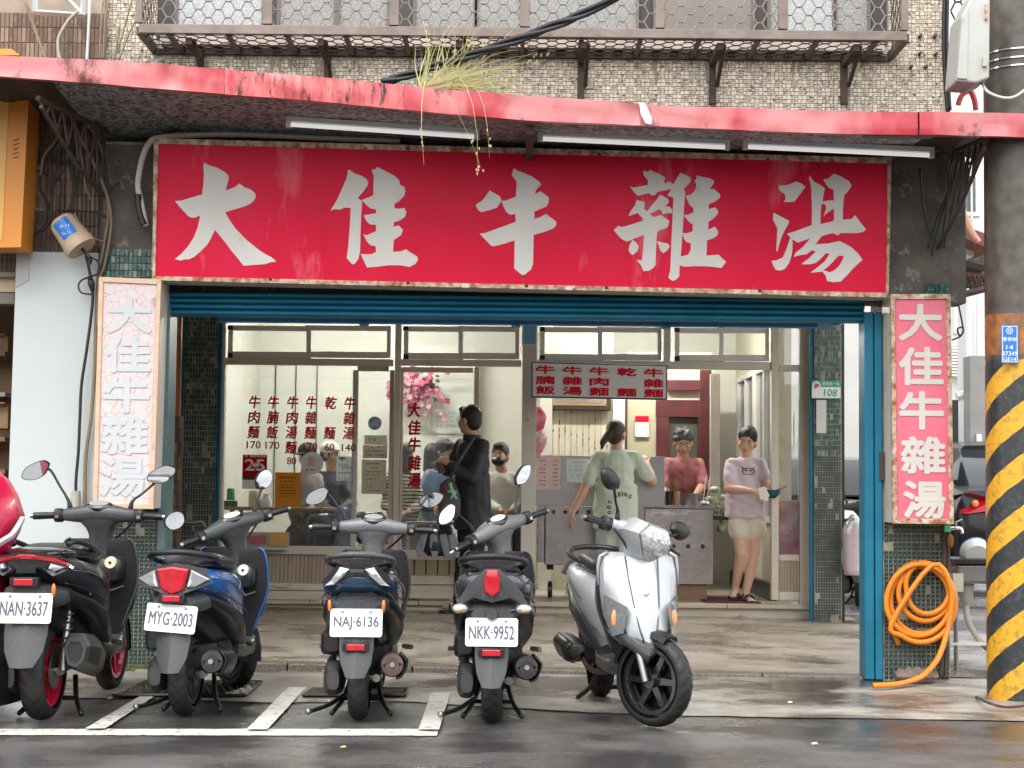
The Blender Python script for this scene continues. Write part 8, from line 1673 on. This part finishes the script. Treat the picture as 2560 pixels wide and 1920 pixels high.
def stripes():
    m = bpy.data.materials.new('striped_knit'); m.use_nodes = True; n = m.node_tree.nodes; l = m.node_tree.links; b = n['Principled BSDF']; tc = n.new('ShaderNodeTexCoord'); wv = n.new('ShaderNodeTexWave'); wv.bands_direction = 'Z'; wv.inputs['Scale'].default_value = 9.5; wv.inputs['Distortion'].default_value = 1.2; wv.inputs['Detail Scale'].default_value = 1.5
    l.new(tc.outputs['Object'], wv.inputs['Vector']); r_ = n.new('ShaderNodeValToRGB'); r_.color_ramp.interpolation = 'CONSTANT'; r_.color_ramp.elements[0].color = (.02, .02, .02, 1); r_.color_ramp.elements[1].color = (.62, .55, .45, 1); r_.color_ramp.elements[1].position = .32; l.new(wv.outputs[0], r_.inputs[0]); l.new(r_.outputs[0], b.inputs['Base Color']); b.inputs['Roughness'].default_value = .9; return m
guests = [('man in blue shirt seated behind the name lettered pane', 4.95, 1112, 1130, -26, (.75, -.55, 0), mat('blue_shirt', (.16, .28, .50), .8, c2=(.12, .23, .44), sc=4, bump=.3, bsc=6), M_skind, M_hair, 'short', dict(nod=.3)),
          ('man in white shirt and black mask seated right of the man in black', 4.85, 1250, 1138, 14, (-.3, -.9, 0), mat('white_shirt', (.66, .67, .62), .85, c2=(.60, .61, .56), sc=3, bump=.3, bsc=6), M_skind, M_hair, 'short', dict(mask=M_black)),
          ('woman in striped top seated behind the narrow post', 4.75, 1004, 1140, 4, (-.8, .5, 0), stripes(), M_skin, M_hair, 'long', {}),
          ('guest in dark cap and grey mauve jacket behind the left pane', 5.1, 768, 1140, -10, (-.55, -.8, 0), mat('mauve_jacket', (.30, .25, .25), .7, c2=(.24, .20, .21), sc=4, bump=.5, bsc=7), M_skin, M_hair, 'short', dict(cap=mat('dark_cap', (.02, .025, .025), .7), nod=.2)),
          ('guest in white cap and dark jacket behind the left pane', 5.45, 826, 1136, 12, (.85, -.4, 0), mat('charcoal_jacket', (.04, .042, .055), .6, bump=.5, bsc=7), M_skind, M_hair, 'short', dict(cap=mat('white_cap', (.68, .68, .63), .8))),
          ('dark haired guest with back turned behind the man in blue', 5.7, 1082, 1140, -6, (.3, .9, 0), mat('ivory_blouse', (.6, .6, .56), .8), M_skin, M_hair, 'long', {})]
for lb, Y, hx, hy, ln_, f, tp_, sk_, hr_, sty, kw in guests:
    tg_, Pq, _, _, _ = person(lb, Y, sit(Y, hx, hy, ln_, 33), sk_, hr_, f, tp_, mat('dark_trousers', (.03, .032, .04), .8), hs=1.0, style=sty, sleeve=1.7, torso=(.15, .16, .155), shoes=M_black, vx=1.4, **kw)
    stool_for(Pq, Y, 'wooden stool under the ' + lb.split(' behind')[0].split(' seated')[0])
tb2 = thing('dining_table', 'wooden dining table behind the middle pane', 'table', (W(1080, 1400, 4.4).x, 4.45, FZ)); X0, X1 = W(1010, 1330, 4.45).x, W(1290, 1330, 4.45).x
part('table_top', MB().box(X0, X1, 4.22, 4.52, .88, .91), M_wood, tb2, bevel=.006)
for x in (X0+.05, X1-.05):
    for y in (4.26, 4.48): part('leg', MB().box(x-.018, x+.018, y-.018, y+.018, FZ, .88), M_wood, tb2)
bpy.data.scenes.remove(WORK)
